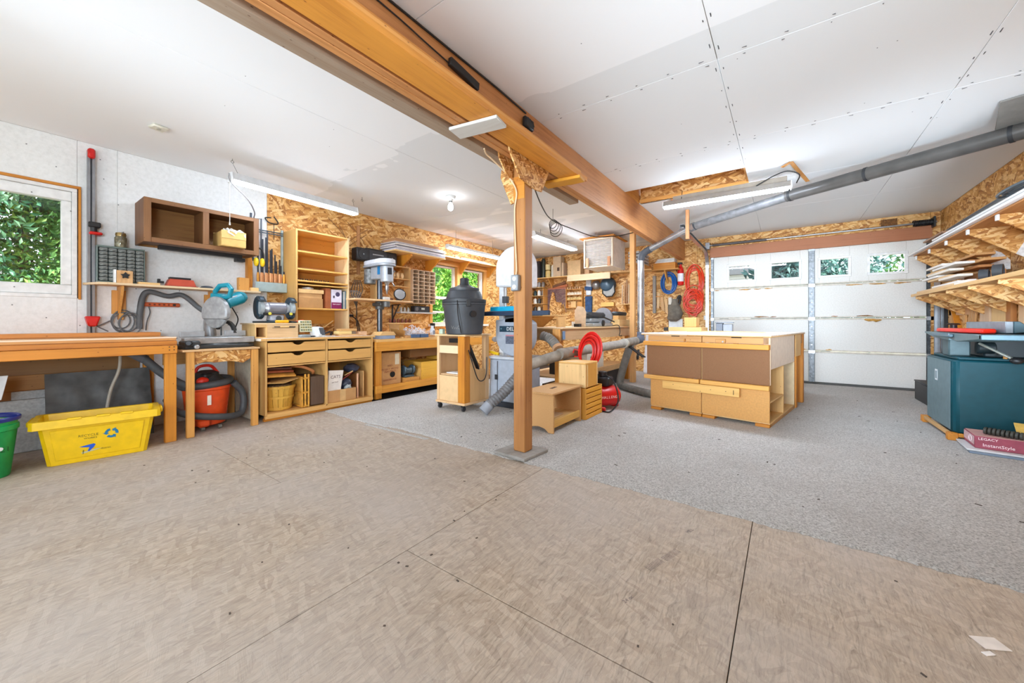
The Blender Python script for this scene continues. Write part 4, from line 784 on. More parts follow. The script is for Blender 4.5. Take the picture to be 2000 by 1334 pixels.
# ---- green bucket and yellow bin
bk = T('bucket', 'green plastic bucket with a dark blue rim at the left edge', 'bucket', (-4.18, -.02, 0))
grn = plain((14, 150, 76), .4, var=.08)
G().lathe((-4.18, -.02, .001), [(.118, 0), (.122, .01), (.150, .30), (.158, .305), (.158, .335), (.150, .34), (.152, .36), (.144, .36), (.116, .02)], 32).ob('pail', grn, bk, bev=0)
G().lathe((-4.18, -.02, .362), [(.150, 0), (.164, .002), (.166, .022), (.160, .03), (.148, .022)], 32, cap=False).ob('rim_ring', plain((24, 40, 120), .4), bk, bev=0); G().lathe((-4.18, -.02, .345), [(.145, 0), (.145, .012), (.06, .03), (.01, .034)], 24).ob('sawdust', plain((206, 190, 170), .9, var=.2), bk, bev=0)
G().lathe((-4.035, .055, .20), [(.012, 0), (.012, .008), (.004, .01)], 10, (1, .5, 0)).ob('handle_button', white, bk, bev=0)
for k, (tx, sz, dz) in enumerate((('BUCKET', .05, .185), ('of sawdust', .022, .135), ('SHOP USE ONLY', .014, .10))):
    g = 26; ang = R(6)
    for i, ch in enumerate(tx):
        a = ang+(i-len(tx)/2)*sz*.62/.14+R(20)
        if ch != ' ': text(ch, plain((20, 84, 40), .6, var=0), sz, bk, frame((-4.18+(.119+.1*dz)*math.cos(a)*1.012, -.02+(.119+.1*dz)*math.sin(a)*1.012, dz), (-math.sin(a), math.cos(a), 0), (0, 0, 1)), 'print', .0004)
    break
yb = T('recycling_bin', 'yellow plastic recycling bin with blue emblem on the bare floor', 'bin', (-4.22, .515, 0), rz=R(-9.1))
yl = plain((232, 188, 4), .42, var=.05)
# local: x out from the wall, y along the bench
L0, L1 = -.25, .25; f = G(); ring = []
def rect(x0, x1, y0, y1, z, r=.02): return [(x0+r, y0, z), (x1-r, y0, z), (x1, y0+r, z), (x1, y1-r, z), (x1-r, y1, z), (x0+r, y1, z), (x0, y1-r, z), (x0, y0+r, z)]
lv = [rect(-.12, .12, -.25, .25, .001), rect(-.15, .15, -.295, .295, .31), rect(-.172, .172, -.32, .32, .312), rect(-.175, .175, -.325, .325, .27), rect(-.178, .178, -.328, .328, .271), rect(-.176, .176, -.326, .326, .326), rect(-.146, .146, -.29, .29, .326), rect(-.116, .116, -.245, .245, .012)]
vs = [p for l in lv for p in l]; fs = [tuple(range(7, -1, -1)), tuple(range(56, 64))]
for i in range(7): fs += [(i*8+k, i*8+(k+1) % 8, i*8+8+(k+1) % 8, i*8+8+k) for k in range(8)]
G().add(vs, fs).ob('tub', yl, yb, bev=.003, local=True)
for s in (-1, 1): G().box(-.10, .10, s*.325, s*.342, .285, .325).ob('grip', yl, yb, bev=.008, local=True)
for y in (-.12, 0.02, .14): G().box(.145, .182, y-.035, y+.035, .318, .333).ob('rim_lug', yl, yb, bev=.004, local=True)
G().ext([(.123, -.21, .035), (.123, .21, .035), (.1485, .235, .25), (.1485, -.235, .25)], (.004, 0, 0)).ob('raised_panel', yl, yb, bev=.002, local=True)
def onbin(y, z): return frame((.1274+(z-.035)*.1186+.0006, y, z), (0, 1, 0), (.1186, 0, 1))
bl = plain((18, 110, 150), .5, var=0); bl2 = plain((24, 84, 196), .5, var=0); ol = plain((110, 100, 10), .6, var=0)
yb_local = True
def btext(s, m, sz, y, z, nm='print'):
    o = text(s, m, sz, None, onbin(y, z), nm, .0004); o.parent = yb
btext('RECYCLE', ol, .024, -.055, .19); btext('WORKS', ol, .018, -.045, .168)
for k in range(3):   # recycling emblem: three bent arrows
    a0 = k*2*PI/3+PI/2+.25; pts = []
    for t in range(7): a = a0+t*1.25/6; pts.append((.036*math.cos(a), .036*math.sin(a)))
    inn = [(p[0]*.55, p[1]*.55) for p in pts]; a = a0+1.25; tip = [(.046*math.cos(a), .046*math.sin(a)), (.028*math.cos(a+.5), .028*math.sin(a+.5)), (.012*math.cos(a), .012*math.sin(a))]
    poly = pts+tip+inn[::-1]; M = onbin(.06, .185); g = G(); P = [M @ Vector((u, v, 0)) for u, v in poly]; o = g.ext(P, M.to_3x3() @ Vector((0, 0, .0006))).ob('emblem_arrow', bl, None, bev=0); o.parent = yb
for poly, m in (([(-.10, .112), (-.03, .124), (-.02, .117), (-.03, .095), (-.052, .07), (-.06, .075), (-.05, .1), (-.085, .107)], bl2), ([(-.09, .07), (-.02, .082), (.01, .083), (-.02, .074), (-.085, .058)], plain((190, 190, 150), .6, var=0)), ([(-.085, .055), (-.078, .057), (-.076, .085), (-.083, .084)], ol)):
    P = [onbin(u, v) @ Vector((0, 0, 0)) for u, v in poly]; o = G().ext(P, (.0006, 0, 0)).ob('emblem_bird', m, None, bev=0); o.parent = yb
btext('district', ol, .018, .03, .078); btext('- - - - - -', plain((150, 130, 10), .6, var=0), .014, -.01, .045)
# ---- miter saw table
mt = T('saw_table', 'low timber stand with plywood side holding the miter saw', 'stand', (-4.5, 1.29, 0))
G().box(-4.85, -4.185, .99, 1.58, .748, .766).ob('table_board', wood((212, 168, 118), 'y', con=.1), mt, bev=.003)
for (x, y) in ((-4.235, 1.02), (-4.235, 1.515), (-4.84, 1.02), (-4.84, 1.515)): G().box(x, x+.04, y, y+.055, .001, .747).ob('leg', pine('z'), mt, bev=.003)
G().box(-4.80, -4.77, .985, 1.515, .60, .747).ob('back_apron', wood((196, 150, 92), 'y'), mt); G().ext([(-4.22, 1.08, .745), (-4.22, 1.51, .745), (-4.22, 1.51, .66), (-4.22, 1.45, .62), (-4.22, 1.35, .645), (-4.22, 1.22, .64), (-4.22, 1.16, .655), (-4.22, 1.08, .63)], (-.012, 0, 0)).ob('front_apron', osb('apron_osb', WOSB, 'yz', .8), mt)
G().ext([(-4.80, 1.577, .02), (-4.33, 1.577, .02), (-4.33, 1.577, .46), (-4.37, 1.577, .48), (-4.37, 1.577, .745), (-4.80, 1.577, .745)], (0, .012, 0)).ob('side_panel', plain((186, 174, 152), .8, var=.08, scale=30), mt)
# ---- miter saw
ms = T('miter_saw', 'teal and silver miter saw with a grey blade guard on its stand', 'miter saw', (-4.48, 1.30, .767), rz=0)
alu = plain((176, 178, 180), .35, .6, var=.12); alu2 = plain((184, 186, 188), .4, .3, var=.08); teal = plain((16, 134, 152), .35, var=.05); dkc = plain((64, 66, 66), .5, .3)
G().ez([(-4.76, 1.06), (-4.36, 1.0), (-4.30, 1.04), (-4.28, 1.5), (-4.34, 1.585), (-4.72, 1.585)], .767, .80).ob('base_plate', dkc, ms, bev=.006)
G().box(-4.40, -4.30, 1.03, 1.575, .81, .868).ob('table_wing', alu, ms, bev=.006); G().box(-4.44, -4.24, 1.02, 1.13, .79, .842).ob('arm_foot', dkc, ms, bev=.012)
G().cyl((-4.24, 1.05, .825), (-4.19, 1.03, .825), .022).ob('clamp_knob', black, ms, bev=.004); G().cyl((-4.22, 1.09, .79), (-4.185, 1.09, .79), .018).ob('clamp_knob', alu, ms, bev=.004)
G().lathe((-4.5, 1.33, .80), [(.16, 0), (.16, .06), (.14, .068)], 28).ob('turntable', alu2, ms, bev=0)
[G().box(-4.56, -4.535, a, b, .868, .925).ob('fence', alu2, ms, bev=.004) for a, b in ((1.05, 1.24), (1.40, 1.58))]
A = R(22); ux, uy = math.cos(A), math.sin(A)      # blade plane turned to the mitre angle
def sp_(u, w, z): return (-4.50+ux*u-uy*w, 1.335+uy*u+ux*w, z)
def disc(c, r, a0, a1, w0, w1, n=22, hub=None):
    pts = [sp_(c[0]+r*math.cos(a0+(a1-a0)*k/n), w0, c[1]+r*math.sin(a0+(a1-a0)*k/n)) for k in range(n+1)]
    if hub: pts += [sp_(c[0]+hub*math.cos(a1+(a0-a1)*k/8), w0, c[1]+hub*math.sin(a1+(a0-a1)*k/8)) for k in range(9)]
    return G().ext(pts, Vector(sp_(0, w1, 0))-Vector(sp_(0, w0, 0)))
disc((.03, 1.10), .155, R(-25), R(205), -.075, -.02).ob('upper_guard', plain((160, 160, 160), .4, .3, var=.15), ms, bev=.012)
disc((.03, 1.10), .148, R(175), R(330), -.062, -.035).ob('lower_guard', plain((150, 152, 152), .35, .3, var=.2), ms, bev=.004)
disc((.03, 1.10), .135, 0, R(360), -.052, -.049, 30).ob('blade', plain((90, 92, 92), .35, .8), ms, bev=0)
G().cyl(sp_(.03, -.02, 1.10), sp_(.03, .06, 1.11), .06).ob('arbor_housing', alu, ms, bev=.006)
G().cyl(sp_(.02, .04, 1.19), sp_(.0, .22, 1.26), .06, .068, 18).ob('motor', teal, ms, bev=.01); G().cyl(sp_(.0, .22, 1.26), sp_(-.004, .27, 1.278), .068, .05, 18).ob('motor_cap', teal, ms, bev=.006)
G().rb(sp_(.035, .12, 1.245), (.05, .075, .05), (R(20), 0, A)).ob('name_plate', alu2, ms, bev=.003)
G().tube([sp_(u, .0, z) for u, z in ((-.03, 1.24), (.07, 1.24), (.14, 1.26), (.16, 1.33), (.12, 1.37), (.02, 1.365), (-.04, 1.31))], .022, n=10, closed=True).ob('handle', teal, ms, bev=0)
G().ext([sp_(u, -.03, z) for u, z in ((-.08, 1.20), (.06, 1.22), (.05, 1.28), (-.07, 1.30))], Vector(sp_(0, .10, 0))-Vector(sp_(0, -.03, 0))).ob('gear_case', teal, ms, bev=.012)
G().tube(smooth([sp_(-.02, .03, 1.12), sp_(-.12, .04, 1.10), sp_(-.19, .06, 1.0), sp_(-.2, .08, .87)], 5), [.05]*16, n=12).ob('arm', alu, ms, bev=0)
G().lathe(sp_(-.16, .12, 1.04), [(.055, -.05), (.065, 0), (.055, .06), (.03, .075)], 16, (ux*.4, uy+.5, .1)).ob('pivot_cover', alu2, ms, bev=0)
g = G(); [g.ext([Vector(sp_(-.1+r*math.cos(a), .14, .90+r*math.sin(a))) for (r, a) in [(.13, R(0+i*20)) for i in range(9)]+[(.10, R(160-i*20)) for i in range(9)]], Vector(sp_(0, .17, 0))-Vector(sp_(0, .14, 0)))]
g.ob('bevel_scale', dkc, ms, bev=0)
G().tube(smooth([sp_(-.04, .18, 1.2), sp_(-.1, .22, 1.17), sp_(-.06, .255, 1.05), sp_(-.1, .26, .95)], 5), .006, n=6).ob('cord', black, ms, bev=0); G().cyl(sp_(.06, -.02, .88), sp_(.06, -.02, .97), .006).ob('depth_rod', black, ms, bev=0)
# ---- orange shop vacuum under it
sv_ = T('shop_vacuum', 'orange shop vacuum wound with its grey hose under the saw stand', 'vacuum', (-4.53, 1.25, 0))
cx, cy = -4.53, 1.25; og = plain((228, 78, 26), .4, var=.06)
G().lathe((cx, cy, .035), [(.135, 0), (.148, .01), (.182, .33), (.192, .34), (.192, .365), (.175, .37)], 30).ob('drum', og, sv_, bev=0)
G().box(cx+.02, cx+.21, cy-.12, cy-.02, .04, .12).ob('base_foot', og, sv_, bev=.02)
for a in (20, 110, 200, 290, 335): G().cyl((cx+.17*math.cos(R(a)), cy+.17*math.sin(R(a))-.014, .02), (cx+.17*math.cos(R(a)), cy+.17*math.sin(R(a))+.014, .02), .019).ob('caster', plain((110, 106, 96), .6), sv_, bev=0)
G().lathe((cx, cy, .405), [(.17, 0), (.165, .03), (.11, .07), (.09, .12), (.05, .14)], 26).ob('motor_head', plain((52, 52, 52), .5), sv_, bev=0); G().rb((cx+.06, cy-.02, .50), (.10, .10, .05), (0, 0, .4)).ob('switch_panel', black, sv_, bev=.012)
G().tube(smooth([(cx-.02, cy-.09, .50), (cx, cy-.06, .58), (cx+.01, cy+.03, .585), (cx, cy+.09, .51)], 5), .014, n=8).ob('carry_handle', plain((214, 40, 20), .4), sv_, bev=0)
G().sph((cx+.11, cy-.06, .455), (.04, .05, .04)).ob('latch', plain((220, 44, 20), .4), sv_, bev=0)
hz = plain((72, 74, 76), .55, var=.1)
P = [(cx+.185*math.cos(t), cy+.185*math.sin(t), .425+.03*math.sin(t*.5)) for t in [R(a) for a in range(-160, 205, 15)]]
G().tube(P, .032, n=10).ob('hose', hz, sv_, bev=0)
G().tube(smooth([(cx+.12, cy+.18, .42), (cx+.10, cy+.265, .30), (cx+.12, cy+.26, .14), (cx+.17, cy+.18, .10), (cx+.235, cy, .13), (cx+.22, cy-.16, .17), (cx+.10, cy-.26, .22), (cx-.05, cy-.28, .3)], 7), .03, n=10).ob('hose', hz, sv_, bev=0)
G().tube(smooth([(cx+.13, cy-.19, .43), (cx+.12, cy-.28, .50), (cx+.1, cy-.36, .58), (-4.42, .78, .71)], 6), .033, n=12).ob('hose', hz, sv_, bev=0); G().tube([(-4.43, .80, .69), (-4.40, .69, .77)], .037, n=14).ob('hose_cuff', plain((90, 92, 98), .4), sv_, bev=0)
G().box(cx+.20, cx+.204, cy-.05, cy-.02, .24, .33).ob('sticker', plain((240, 226, 210), .6), sv_, bev=0)

# ================================================================ drawer cabinet and what stands on it
kc = T('drawer_cabinet', 'birch cabinet with four scalloped drawers over two open bays', 'cabinet', (-4.6, 2.26, 0))
bir = wood((220, 170, 100), 'y', con=.08); birz = wood((214, 166, 98), 'z', con=.08)
X0, X1, Y0, Y1 = -4.995, -4.24, 1.645, 2.875
G().box(X0, X1+.02, 1.60, Y1+.015, .818, .842).ob('countertop', plain((244, 232, 216), .45, var=.04), kc, bev=.003); G().box(X1+.0205, X1+.024, 1.60, Y1+.015, .819, .841).ob('edge_band', bir, kc, bev=0)
for (a, b) in ((Y0, Y0+.02), (2.27, 2.29), (Y1-.02, Y1)): G().box(X0, X1, a, b, .06, .817).ob('side_panel' if a != 2.27 else 'divider', birz, kc)
G().box(X0, X1, Y0+.02, Y1-.02, .055, .075).ob('bottom_panel', bir, kc); G().box(X0+.001, X0+.01, Y0+.02, Y1-.02, .075, .817).ob('back_panel', wood((196, 140, 70), 'z', con=.1), kc)
for (a, b) in ((Y0+.02, 2.27), (2.29, Y1-.02)): G().box(X0+.02, X1-.001, a, b, .548, .562).ob('bay_top', bir, kc)
G().box(X1-.03, X1+.004, Y0, Y1, .028, .058).ob('plinth_rail', bir, kc); G().box(X1-.06, X1-.02, Y0, Y1, .001, .03).ob('plinth_rail', amber('y'), kc); G().box(X0+.02, X0+.06, Y0, Y1, .001, .055).ob('plinth_rail', amber('y'), kc)
for (a, b) in ((1.672, 2.264), (2.296, 2.848)):
    for (c, d) in ((.700, .798), (.568, .684)):
        m = (a+b)/2; t_ = d; w = .075
        pr = [(a, c), (b, c), (b, t_), (m+w, t_), (m+w*.8, t_-.004), (m+w*.5, t_-.022), (m+w*.2, t_-.030), (m-w*.2, t_-.030), (m-w*.5, t_-.022), (m-w*.8, t_-.004), (m-w, t_), (a, t_)]
        dr = G().ex(pr, X1-.018, X1).ob('drawer', wood((220, 168, 96), 'y', con=.06), kc)
        G().box(X0+.05, X1-.02, a+.01, a+.02, c+.01, t_-.02).box(X0+.05, X1-.02, b-.02, b-.01, c+.01, t_-.02).box(X0+.05, X1-.02, a+.02, b-.02, c+.01, c+.016).ob('drawer_box', birz, dr, bev=0)
# in the left bay
bw = wood((218, 168, 66), 'z', con=.14)
bk2 = T('bushel_basket', 'round slatted bushel basket in the left bay of the cabinet', 'basket', (-4.42, 1.84, .077))
cx, cy = -4.435, 1.842
for k in range(18):
    a, b = 2*PI*k/18, 2*PI*(k+.93)/18
    G().add([(cx+r*math.cos(t), cy+r*math.sin(t), z) for (z, r) in ((.078, .125), (.335, .165)) for t in (a, b)]+[(cx+(r-.006)*math.cos(t), cy+(r-.006)*math.sin(t), z) for (z, r) in ((.078, .125), (.335, .165)) for t in (a, b)], [(0, 1, 3, 2), (4, 6, 7, 5), (0, 4, 5, 1), (2, 3, 7, 6), (0, 2, 6, 4), (1, 5, 7, 3)]).ob('slat', bw, bk2, bev=0)
for z, r in ((.10, .131), (.215, .150), (.32, .167)): G().lathe((cx, cy, z), [(r, -.012), (r+.004, -.012), (r+.006, .012), (r+.002, .012)], 26, cap=False).ob('hoop', bw, bk2, bev=0)
G().lathe((cx, cy, .079), [(.12, 0), (.12, .01)], 20).ob('bottom', bw, bk2, bev=0)
G().lathe((cx, cy, .30), [(.155, 0), (.13, .04), (.02, .05)], 16).ob('wood_shavings', plain((120, 92, 60), .9, var=.5, scale=50, bump=1), bk2, bev=0)
fl_ = T('paper_sack', 'flattened brown kraft sack folded over the bushel basket', 'sack', (-4.42, 1.84, .37)); kr = plain((206, 160, 92), .8, var=.08)
G().ext([(-4.60, 1.68, .37), (-4.30, 1.68, .375), (-4.27, 1.84, .365), (-4.29, 2.0, .40), (-4.60, 2.02, .42), (-4.62, 1.85, .375)], (0, 0, .006)).ob('sheet', kr, fl_); G().ext([(-4.58, 1.70, .378), (-4.31, 1.70, .382), (-4.30, 1.85, .374), (-4.58, 1.84, .384)], (0, 0, .004)).ob('fold', plain((222, 182, 120), .8), fl_)
def sack(label, y0, y1, z0, z1, x1, col, tilt):
    return G().ext([(x1-.32, y0, z0), (x1, y0, z0), (x1, y0, z1-tilt), (x1-.05, y0, z1), (x1-.32, y0, z1)], (0, y1-y0, 0)).rot((x1, (y0+y1)/2, z0), (R(-3), 0, 0)).th('folded_sack', label, 'sack', plain(col, .8, var=.16, scale=12), 'folded paper sacks in the left bay')
sack('amber folded sack lying above the bushel basket', 1.68, 1.965, .432, .470, -4.29, (204, 142, 56), .02)
sack('reddish folded sack on top of the pile over the basket', 1.69, 1.95, .478, .505, -4.31, (150, 74, 40), .01); sack('dark folded sack just under the drawers on the left', 1.70, 1.94, .510, .528, -4.33, (96, 58, 44), .0)
G().tube(smooth([(-4.40, 1.97, .53), (-4.30, 2.05, .515), (-4.27, 2.13, .47), (-4.30, 2.15, .44)], 5), .016, n=8).th('leather_strap', 'brown curved strap hanging over the right side of the left bay', 'strap', plain((170, 106, 56), .6), bev=0)
wk = T('wicker_basket', 'amber wicker basket standing on end in the left bay', 'basket', (-4.38, 2.05, .077))
wm = plain((210, 150, 54), .7, var=.15)
for k in range(9): G().cyl((-4.50+.0*k, 2.0, .085), (-4.5, 2.0, .09), .004).v
for k in range(11):
    t = k/10; G().cyl((-4.27-.23*t, 2.025+.02*math.sin(t*3), .085), (-4.27-.23*t, 2.02+.02*math.sin(t*3), .41), .008, n=6).ob('rod', wm, wk, bev=0)
for z in (.09, .24, .395): G().tube([(-4.255, 2.03, z), (-4.26, 2.075, z), (-4.50, 2.08, z)], .010, n=8).tube([(-4.26, 2.016, z), (-4.50, 2.03, z)], .010, n=6).ob('band', wm, wk, bev=0)
for y in (2.05, 2.085): G().cyl((-4.262, y, .08), (-4.262, y, .44), .011, n=8).ob('post', wm, wk, bev=0)
G().box(-4.60, -4.265, 2.11, 2.262, .085, .405).th('speaker_box', 'dark brown upright box beside the wicker basket', 'box', wood((98, 76, 60), 'z', con=.12), bev=.006)
# in the right bay
cbx = T('carton', 'open cardboard carton with paper tape in the right bay', 'box', (-4.4, 2.47, .077))
for (a, b, c, d) in ((-4.27, -4.262, 2.30, 2.655), (-4.58, -4.572, 2.30, 2.655), (-4.572, -4.27, 2.30, 2.308), (-4.572, -4.27, 2.647, 2.655)): G().box(a, b, c, d, .077, .215).ob('side', card, cbx, bev=.001)
G().box(-4.572, -4.27, 2.308, 2.647, .077, .083).ob('bottom', card, cbx, bev=0); G().box(-4.2619, -4.2605, 2.45, 2.52, .078, .214).ob('tape', plain((214, 172, 116), .5), cbx, bev=0)
pb = T('paper_bag', 'white printed paper bag sticking out of the carton', 'bag', (-4.30, 2.39, .2)); G().ext([(-4.275, 2.305, .20), (-4.275, 2.465, .20), (-4.255, 2.49, .44), (-4.26, 2.32, .45)], (-.03, 0, 0)).ob('bag_body', plain((232, 222, 212), .6, var=.05), pb)
text('CATS', plain((120, 100, 96), .6, var=0), .05, pb, frame((-4.262, 2.395, .37), (0, 1, .02), (.08, 0, 1))); text('pet food', plain((150, 130, 120), .6, var=0), .022, pb, frame((-4.266, 2.39, .31), (0, 1, .02), (.08, 0, 1)))
for lab, c, r, col in (('crumpled dark blue plastic bag in the carton', (-4.36, 2.58, .26), (.08, .07, .07), (52, 58, 76)), ('pale translucent wrap at the front of the carton', (-4.30, 2.57, .225), (.03, .05, .035), (168, 176, 176)), ('black round case behind the paper bag', (-4.45, 2.36, .43), (.09, .05, .08), (30, 30, 34)), ('navy helmet-like pouch at the top right of the bay', (-4.40, 2.68, .44), (.10, .09, .055), (58, 60, 74)), ('grey crumpled bag deep in the carton', (-4.46, 2.52, .30), (.09, .09, .08), (96, 96, 104))):
    g = G().sph(c, r, 12, 8); g.v = [tuple(Vector(v)+Vector((random.uniform(-1, 1), random.uniform(-1, 1), random.uniform(-1, 1)))*.008) for v in g.v]; g.th('soft_bundle', lab, 'bundle', plain(col, .4, var=.2, scale=20), bev=0)
G().bm((-4.33, 2.48, .30), (-4.30, 2.62, .40), .03, .012).th('red_screwdriver', 'dark red handled tool poking diagonally out of the carton', 'tool', plain((140, 50, 40), .5)); G().bm((-4.31, 2.53, .37), (-4.29, 2.63, .415), .02, .01).th('paint_stick', 'pale stir stick poking out beside the dark red tool', 'stick', maple('y'))
G().box(-4.30, -4.28, 2.685, 2.70, .077, .38).th('thin_strip', 'pinkish thin strip standing right of the carton', 'strip', wood((232, 178, 140), 'z')); G().box(-4.50, -4.34, 2.72, 2.735, .077, .36).th('thin_board', 'brown board standing by the cabinet side, front one', 'board', wood((166, 106, 58), 'z')); G().box(-4.52, -4.30, 2.775, 2.79, .077, .40).th('thin_board', 'tan board standing against the right cabinet side', 'board', wood((206, 158, 100), 'z'))
# ---- on the countertop
gb = T('tool_box', 'wooden box with a cubby hole carrying the bench grinder', 'box', (-4.5, 1.80, .843)); mp_ = maple('y')
[G().box(-4.70, -4.36, a, a+.012, .843, .985).ob('end_board', maple('z'), gb) for a in (1.60, 1.70)]; [G().box(-4.70, -4.36, 1.612, 1.70, a, b).ob('cubby_board', mp_, gb) for a, b in ((.955, .985), (.843, .857))]
G().box(-4.375, -4.36, 1.712, 2.03, .843, .985).ob('front_board', wood((222, 186, 140), 'y', con=.1), gb); G().box(-4.70, -4.69, 1.612, 2.03, .843, .985).ob('back_board', mp_, gb); G().box(-4.72, -4.352, 1.59, 2.04, .986, 1.0).ob('lid', wood((230, 198, 152), 'y', con=.08), gb); G().box(-4.70, -4.36, 2.018, 2.03, .843, .985).ob('end_board', maple('z'), gb)
G().box(-4.36, -4.354, 1.76, 1.98, .948, .951).ob('tool_ledge', black, gb); G().cyl((-4.35, 1.83, .96), (-4.35, 1.92, .96), .008, n=8).ob('chisel_handle', maple('y'), gb, bev=0); G().cyl((-4.35, 1.775, .96), (-4.35, 1.83, .96), .004, n=6).cyl((-4.35, 1.92, .96), (-4.35, 1.985, .958), .006, n=6).ob('chisel_blade', plain((64, 54, 46), .4, .5), gb, bev=0)
bg_ = T('bench_grinder', 'steel bench grinder with two dark wheel guards on the wooden box', 'bench grinder', (-4.52, 1.86, 1.0)); gn = plain((44, 62, 74), .4, .2)
G().rb((-4.52, 1.86, 1.012), (.20, .34, .022)).ob('base', gn, bg_, bev=.006); G().ext([(-4.58, 1.78, 1.024), (-4.46, 1.78, 1.024), (-4.47, 1.79, 1.09), (-4.57, 1.79, 1.09)], (0, .14, 0)).ob('pedestal', plain((182, 182, 190), .4, .2), bg_, bev=.012)
G().cyl((-4.52, 1.77, 1.16), (-4.52, 1.95, 1.16), .066, n=22).ob('motor', plain((150, 150, 160), .35, .5), bg_, bev=.008); G().cyl((-4.52, 1.73, 1.16), (-4.52, 1.77, 1.16), .045, .066, n=22).cyl((-4.52, 1.95, 1.16), (-4.52, 1.99, 1.16), .066, .045, n=22).ob('motor_end', plain((212, 212, 216), .35, .4), bg_, bev=0)
for y, s in ((1.70, -1), (2.01, 1)):
    g = G(); pts = [(-4.52+.10*math.cos(R(a)), 1.16+.12*math.sin(R(a))) for a in range(-200, 21, 17)]; inn = [(-4.52+.03*math.cos(R(a)), 1.16+.04*math.sin(R(a))) for a in range(20, -201, -30)]
    pts = [(-4.52+.098*math.cos(R(a)), 1.165+.125*math.sin(R(a))) for a in range(35, 326, 15)]
    G().ey([(p[0], p[1]) for p in pts]+[(-4.50, 1.10), (-4.50, 1.22)], y-.03, y+.03).ob('wheel_guard', gn, bg_, bev=.014); G().cyl((-4.515, y-.018, 1.16), (-4.515, y+.018, 1.16), .085, n=24).ob('wheel', plain((164, 170, 172), .8, var=.1), bg_, bev=0)
    G().ext([(-4.43, y-.035, 1.23), (-4.43, y+.035, 1.23), (-4.50, y+.035, 1.285), (-4.50, y-.035, 1.285)], (-.006, 0, -.008)).ob('spark_shield', plain((40, 52, 60), .2), bg_); G().rb((-4.42, y-s*.03, 1.095), (.05, .05, .03)).ob('tool_rest', black, bg_); G().cyl((-4.40, y-s*.05, 1.10), (-4.385, y-s*.05, 1.10), .016, n=10).ob('yellow_knob', plain((214, 200, 70), .4), bg_, bev=.003)
G().lathe((-4.45, 1.86, 1.05), [(.03, 0), (.026, .01), (.01, .012)], 14, (1, 0, 0)).ob('switch', plain((70, 74, 74), .4), bg_, bev=0)
G().cyl((-4.385, 1.80, 1.017), (-4.385, 1.93, 1.017), .016, n=12).th('yellow_torch', 'yellow round bar lying in front of the bench grinder', 'torch', plain((236, 176, 20), .4), bev=.005)
G().cyl((-4.42, 2.0, 1.012), (-4.44, 2.11, 1.030), .011, n=10).th('red_pencil', 'orange-red marker lying at the right end of the grinder box', 'marker', plain((206, 82, 40), .4), bev=.002)
for lab, a, b in (('dark file lying left of the grinder, on the box lid', (-4.40, 1.60, 1.011), (-4.44, 1.73, 1.011)), ('dark wire brush lying right of the grinder on the box lid', (-4.39, 1.955, 1.011), (-4.41, 2.02, 1.011))): G().bm(a, b, .035, .02).th('hand_tool', lab, 'tool', plain((34, 40, 42), .5), bev=.004)
og_ = T('parts_organizer', 'cream plastic parts organizer tilted upright beside the grinder box', 'organizer', (-4.40, 2.12, .843))
G().rb((-4.40, 2.115, .965), (.03, .15, .13), (0, R(-8), R(12))).ob('case', plain((228, 224, 190), .4), og_, bev=.004)
for i in range(5):
    for k in range(4): G().rb(Vector((-4.40, 2.115, .965))+Euler((0, R(-8), R(12))).to_matrix() @ Vector((.016, -.058+.028*i, -.045+.03*k)), (.004, .02, .018), (0, R(-8), R(12))).ob('bin', plain((150, 140, 84) if (i+k) % 3 else (110, 120, 90), .4), og_, bev=0)
G().ext([(-4.45, 2.19, .843), (-4.30, 2.19, .843), (-4.36, 2.19, .95), (-4.45, 2.19, .96)], (0, .11, 0)).th('white_plate', 'slanted white plastic plate leaning by the organizer', 'plate', plain((222, 224, 224), .4)); G().rb((-4.335, 2.27, .90), (.03, .05, .09), (0, R(-28), 0)).th('pad_holder', 'dark grey pad on the slanted white plate', 'pad', dgrey)
for lab, c, d, col in (('grey clamp lying at the front of the counter', (-4.30, 2.06, .858), (.06, .12, .03), (140, 146, 146)), ('white plug lying at the front of the counter', (-4.29, 2.21, .86), (.05, .06, .03), (222, 222, 222)), ('small black block beside the white plug', (-4.29, 2.14, .852), (.03, .06, .016), (36, 36, 38))): G().rb(c, d, (0, 0, random.uniform(-.3, .3))).th('small_tool', lab, 'tool', plain(col, .4), bev=.008)
hp_ = T('black_pliers', 'tangle of black tools lying under the bookcase', 'tool', (-4.62, 2.48, .843))
for k in range(6): G().bm((-4.66+.03*k, 2.40+.035*k, .855+.012*(k % 3)), (-4.60+random.uniform(-.04, .04), 2.45+.035*k, .88+random.uniform(0, .03)), .024, .02).ob('handle', plain((28, 26, 28), .4), hp_, bev=.005)
G().tube([(-4.80, 2.42, .86), (-4.72, 2.62, 1.03)], .006, n=6).th('thin_dowel', 'thin pale dowel leaning inside the bottom of the bookcase', 'dowel', maple('y'), bev=0)
for lab, a, b, z, h, x0, x1, col in (('bottom brown board of the small stack on the counter', 2.50, 2.76, .843, .022, -4.46, -4.32, (214, 170, 120)), ('pale yellow block in the middle of the small stack', 2.48, 2.66, .866, .036, -4.46, -4.36, (236, 208, 140)), ('grey-brown offcut in the middle of the small stack', 2.67, 2.72, .866, .03, -4.44, -4.37, (128, 112, 96)), ('top tan board of the small stack on the counter', 2.52, 2.74, .903, .028, -4.47, -4.38, (216, 168, 108)), ('pinkish block at the right end of the small stack', 2.765, 2.86, .843, .05, -4.45, -4.35, (220, 176, 136))): G().box(x0, x1, a, b, z, z+h).th('wood_offcut', lab, 'offcut', wood(col, 'y', con=.1), 'offcuts stacked on the counter')
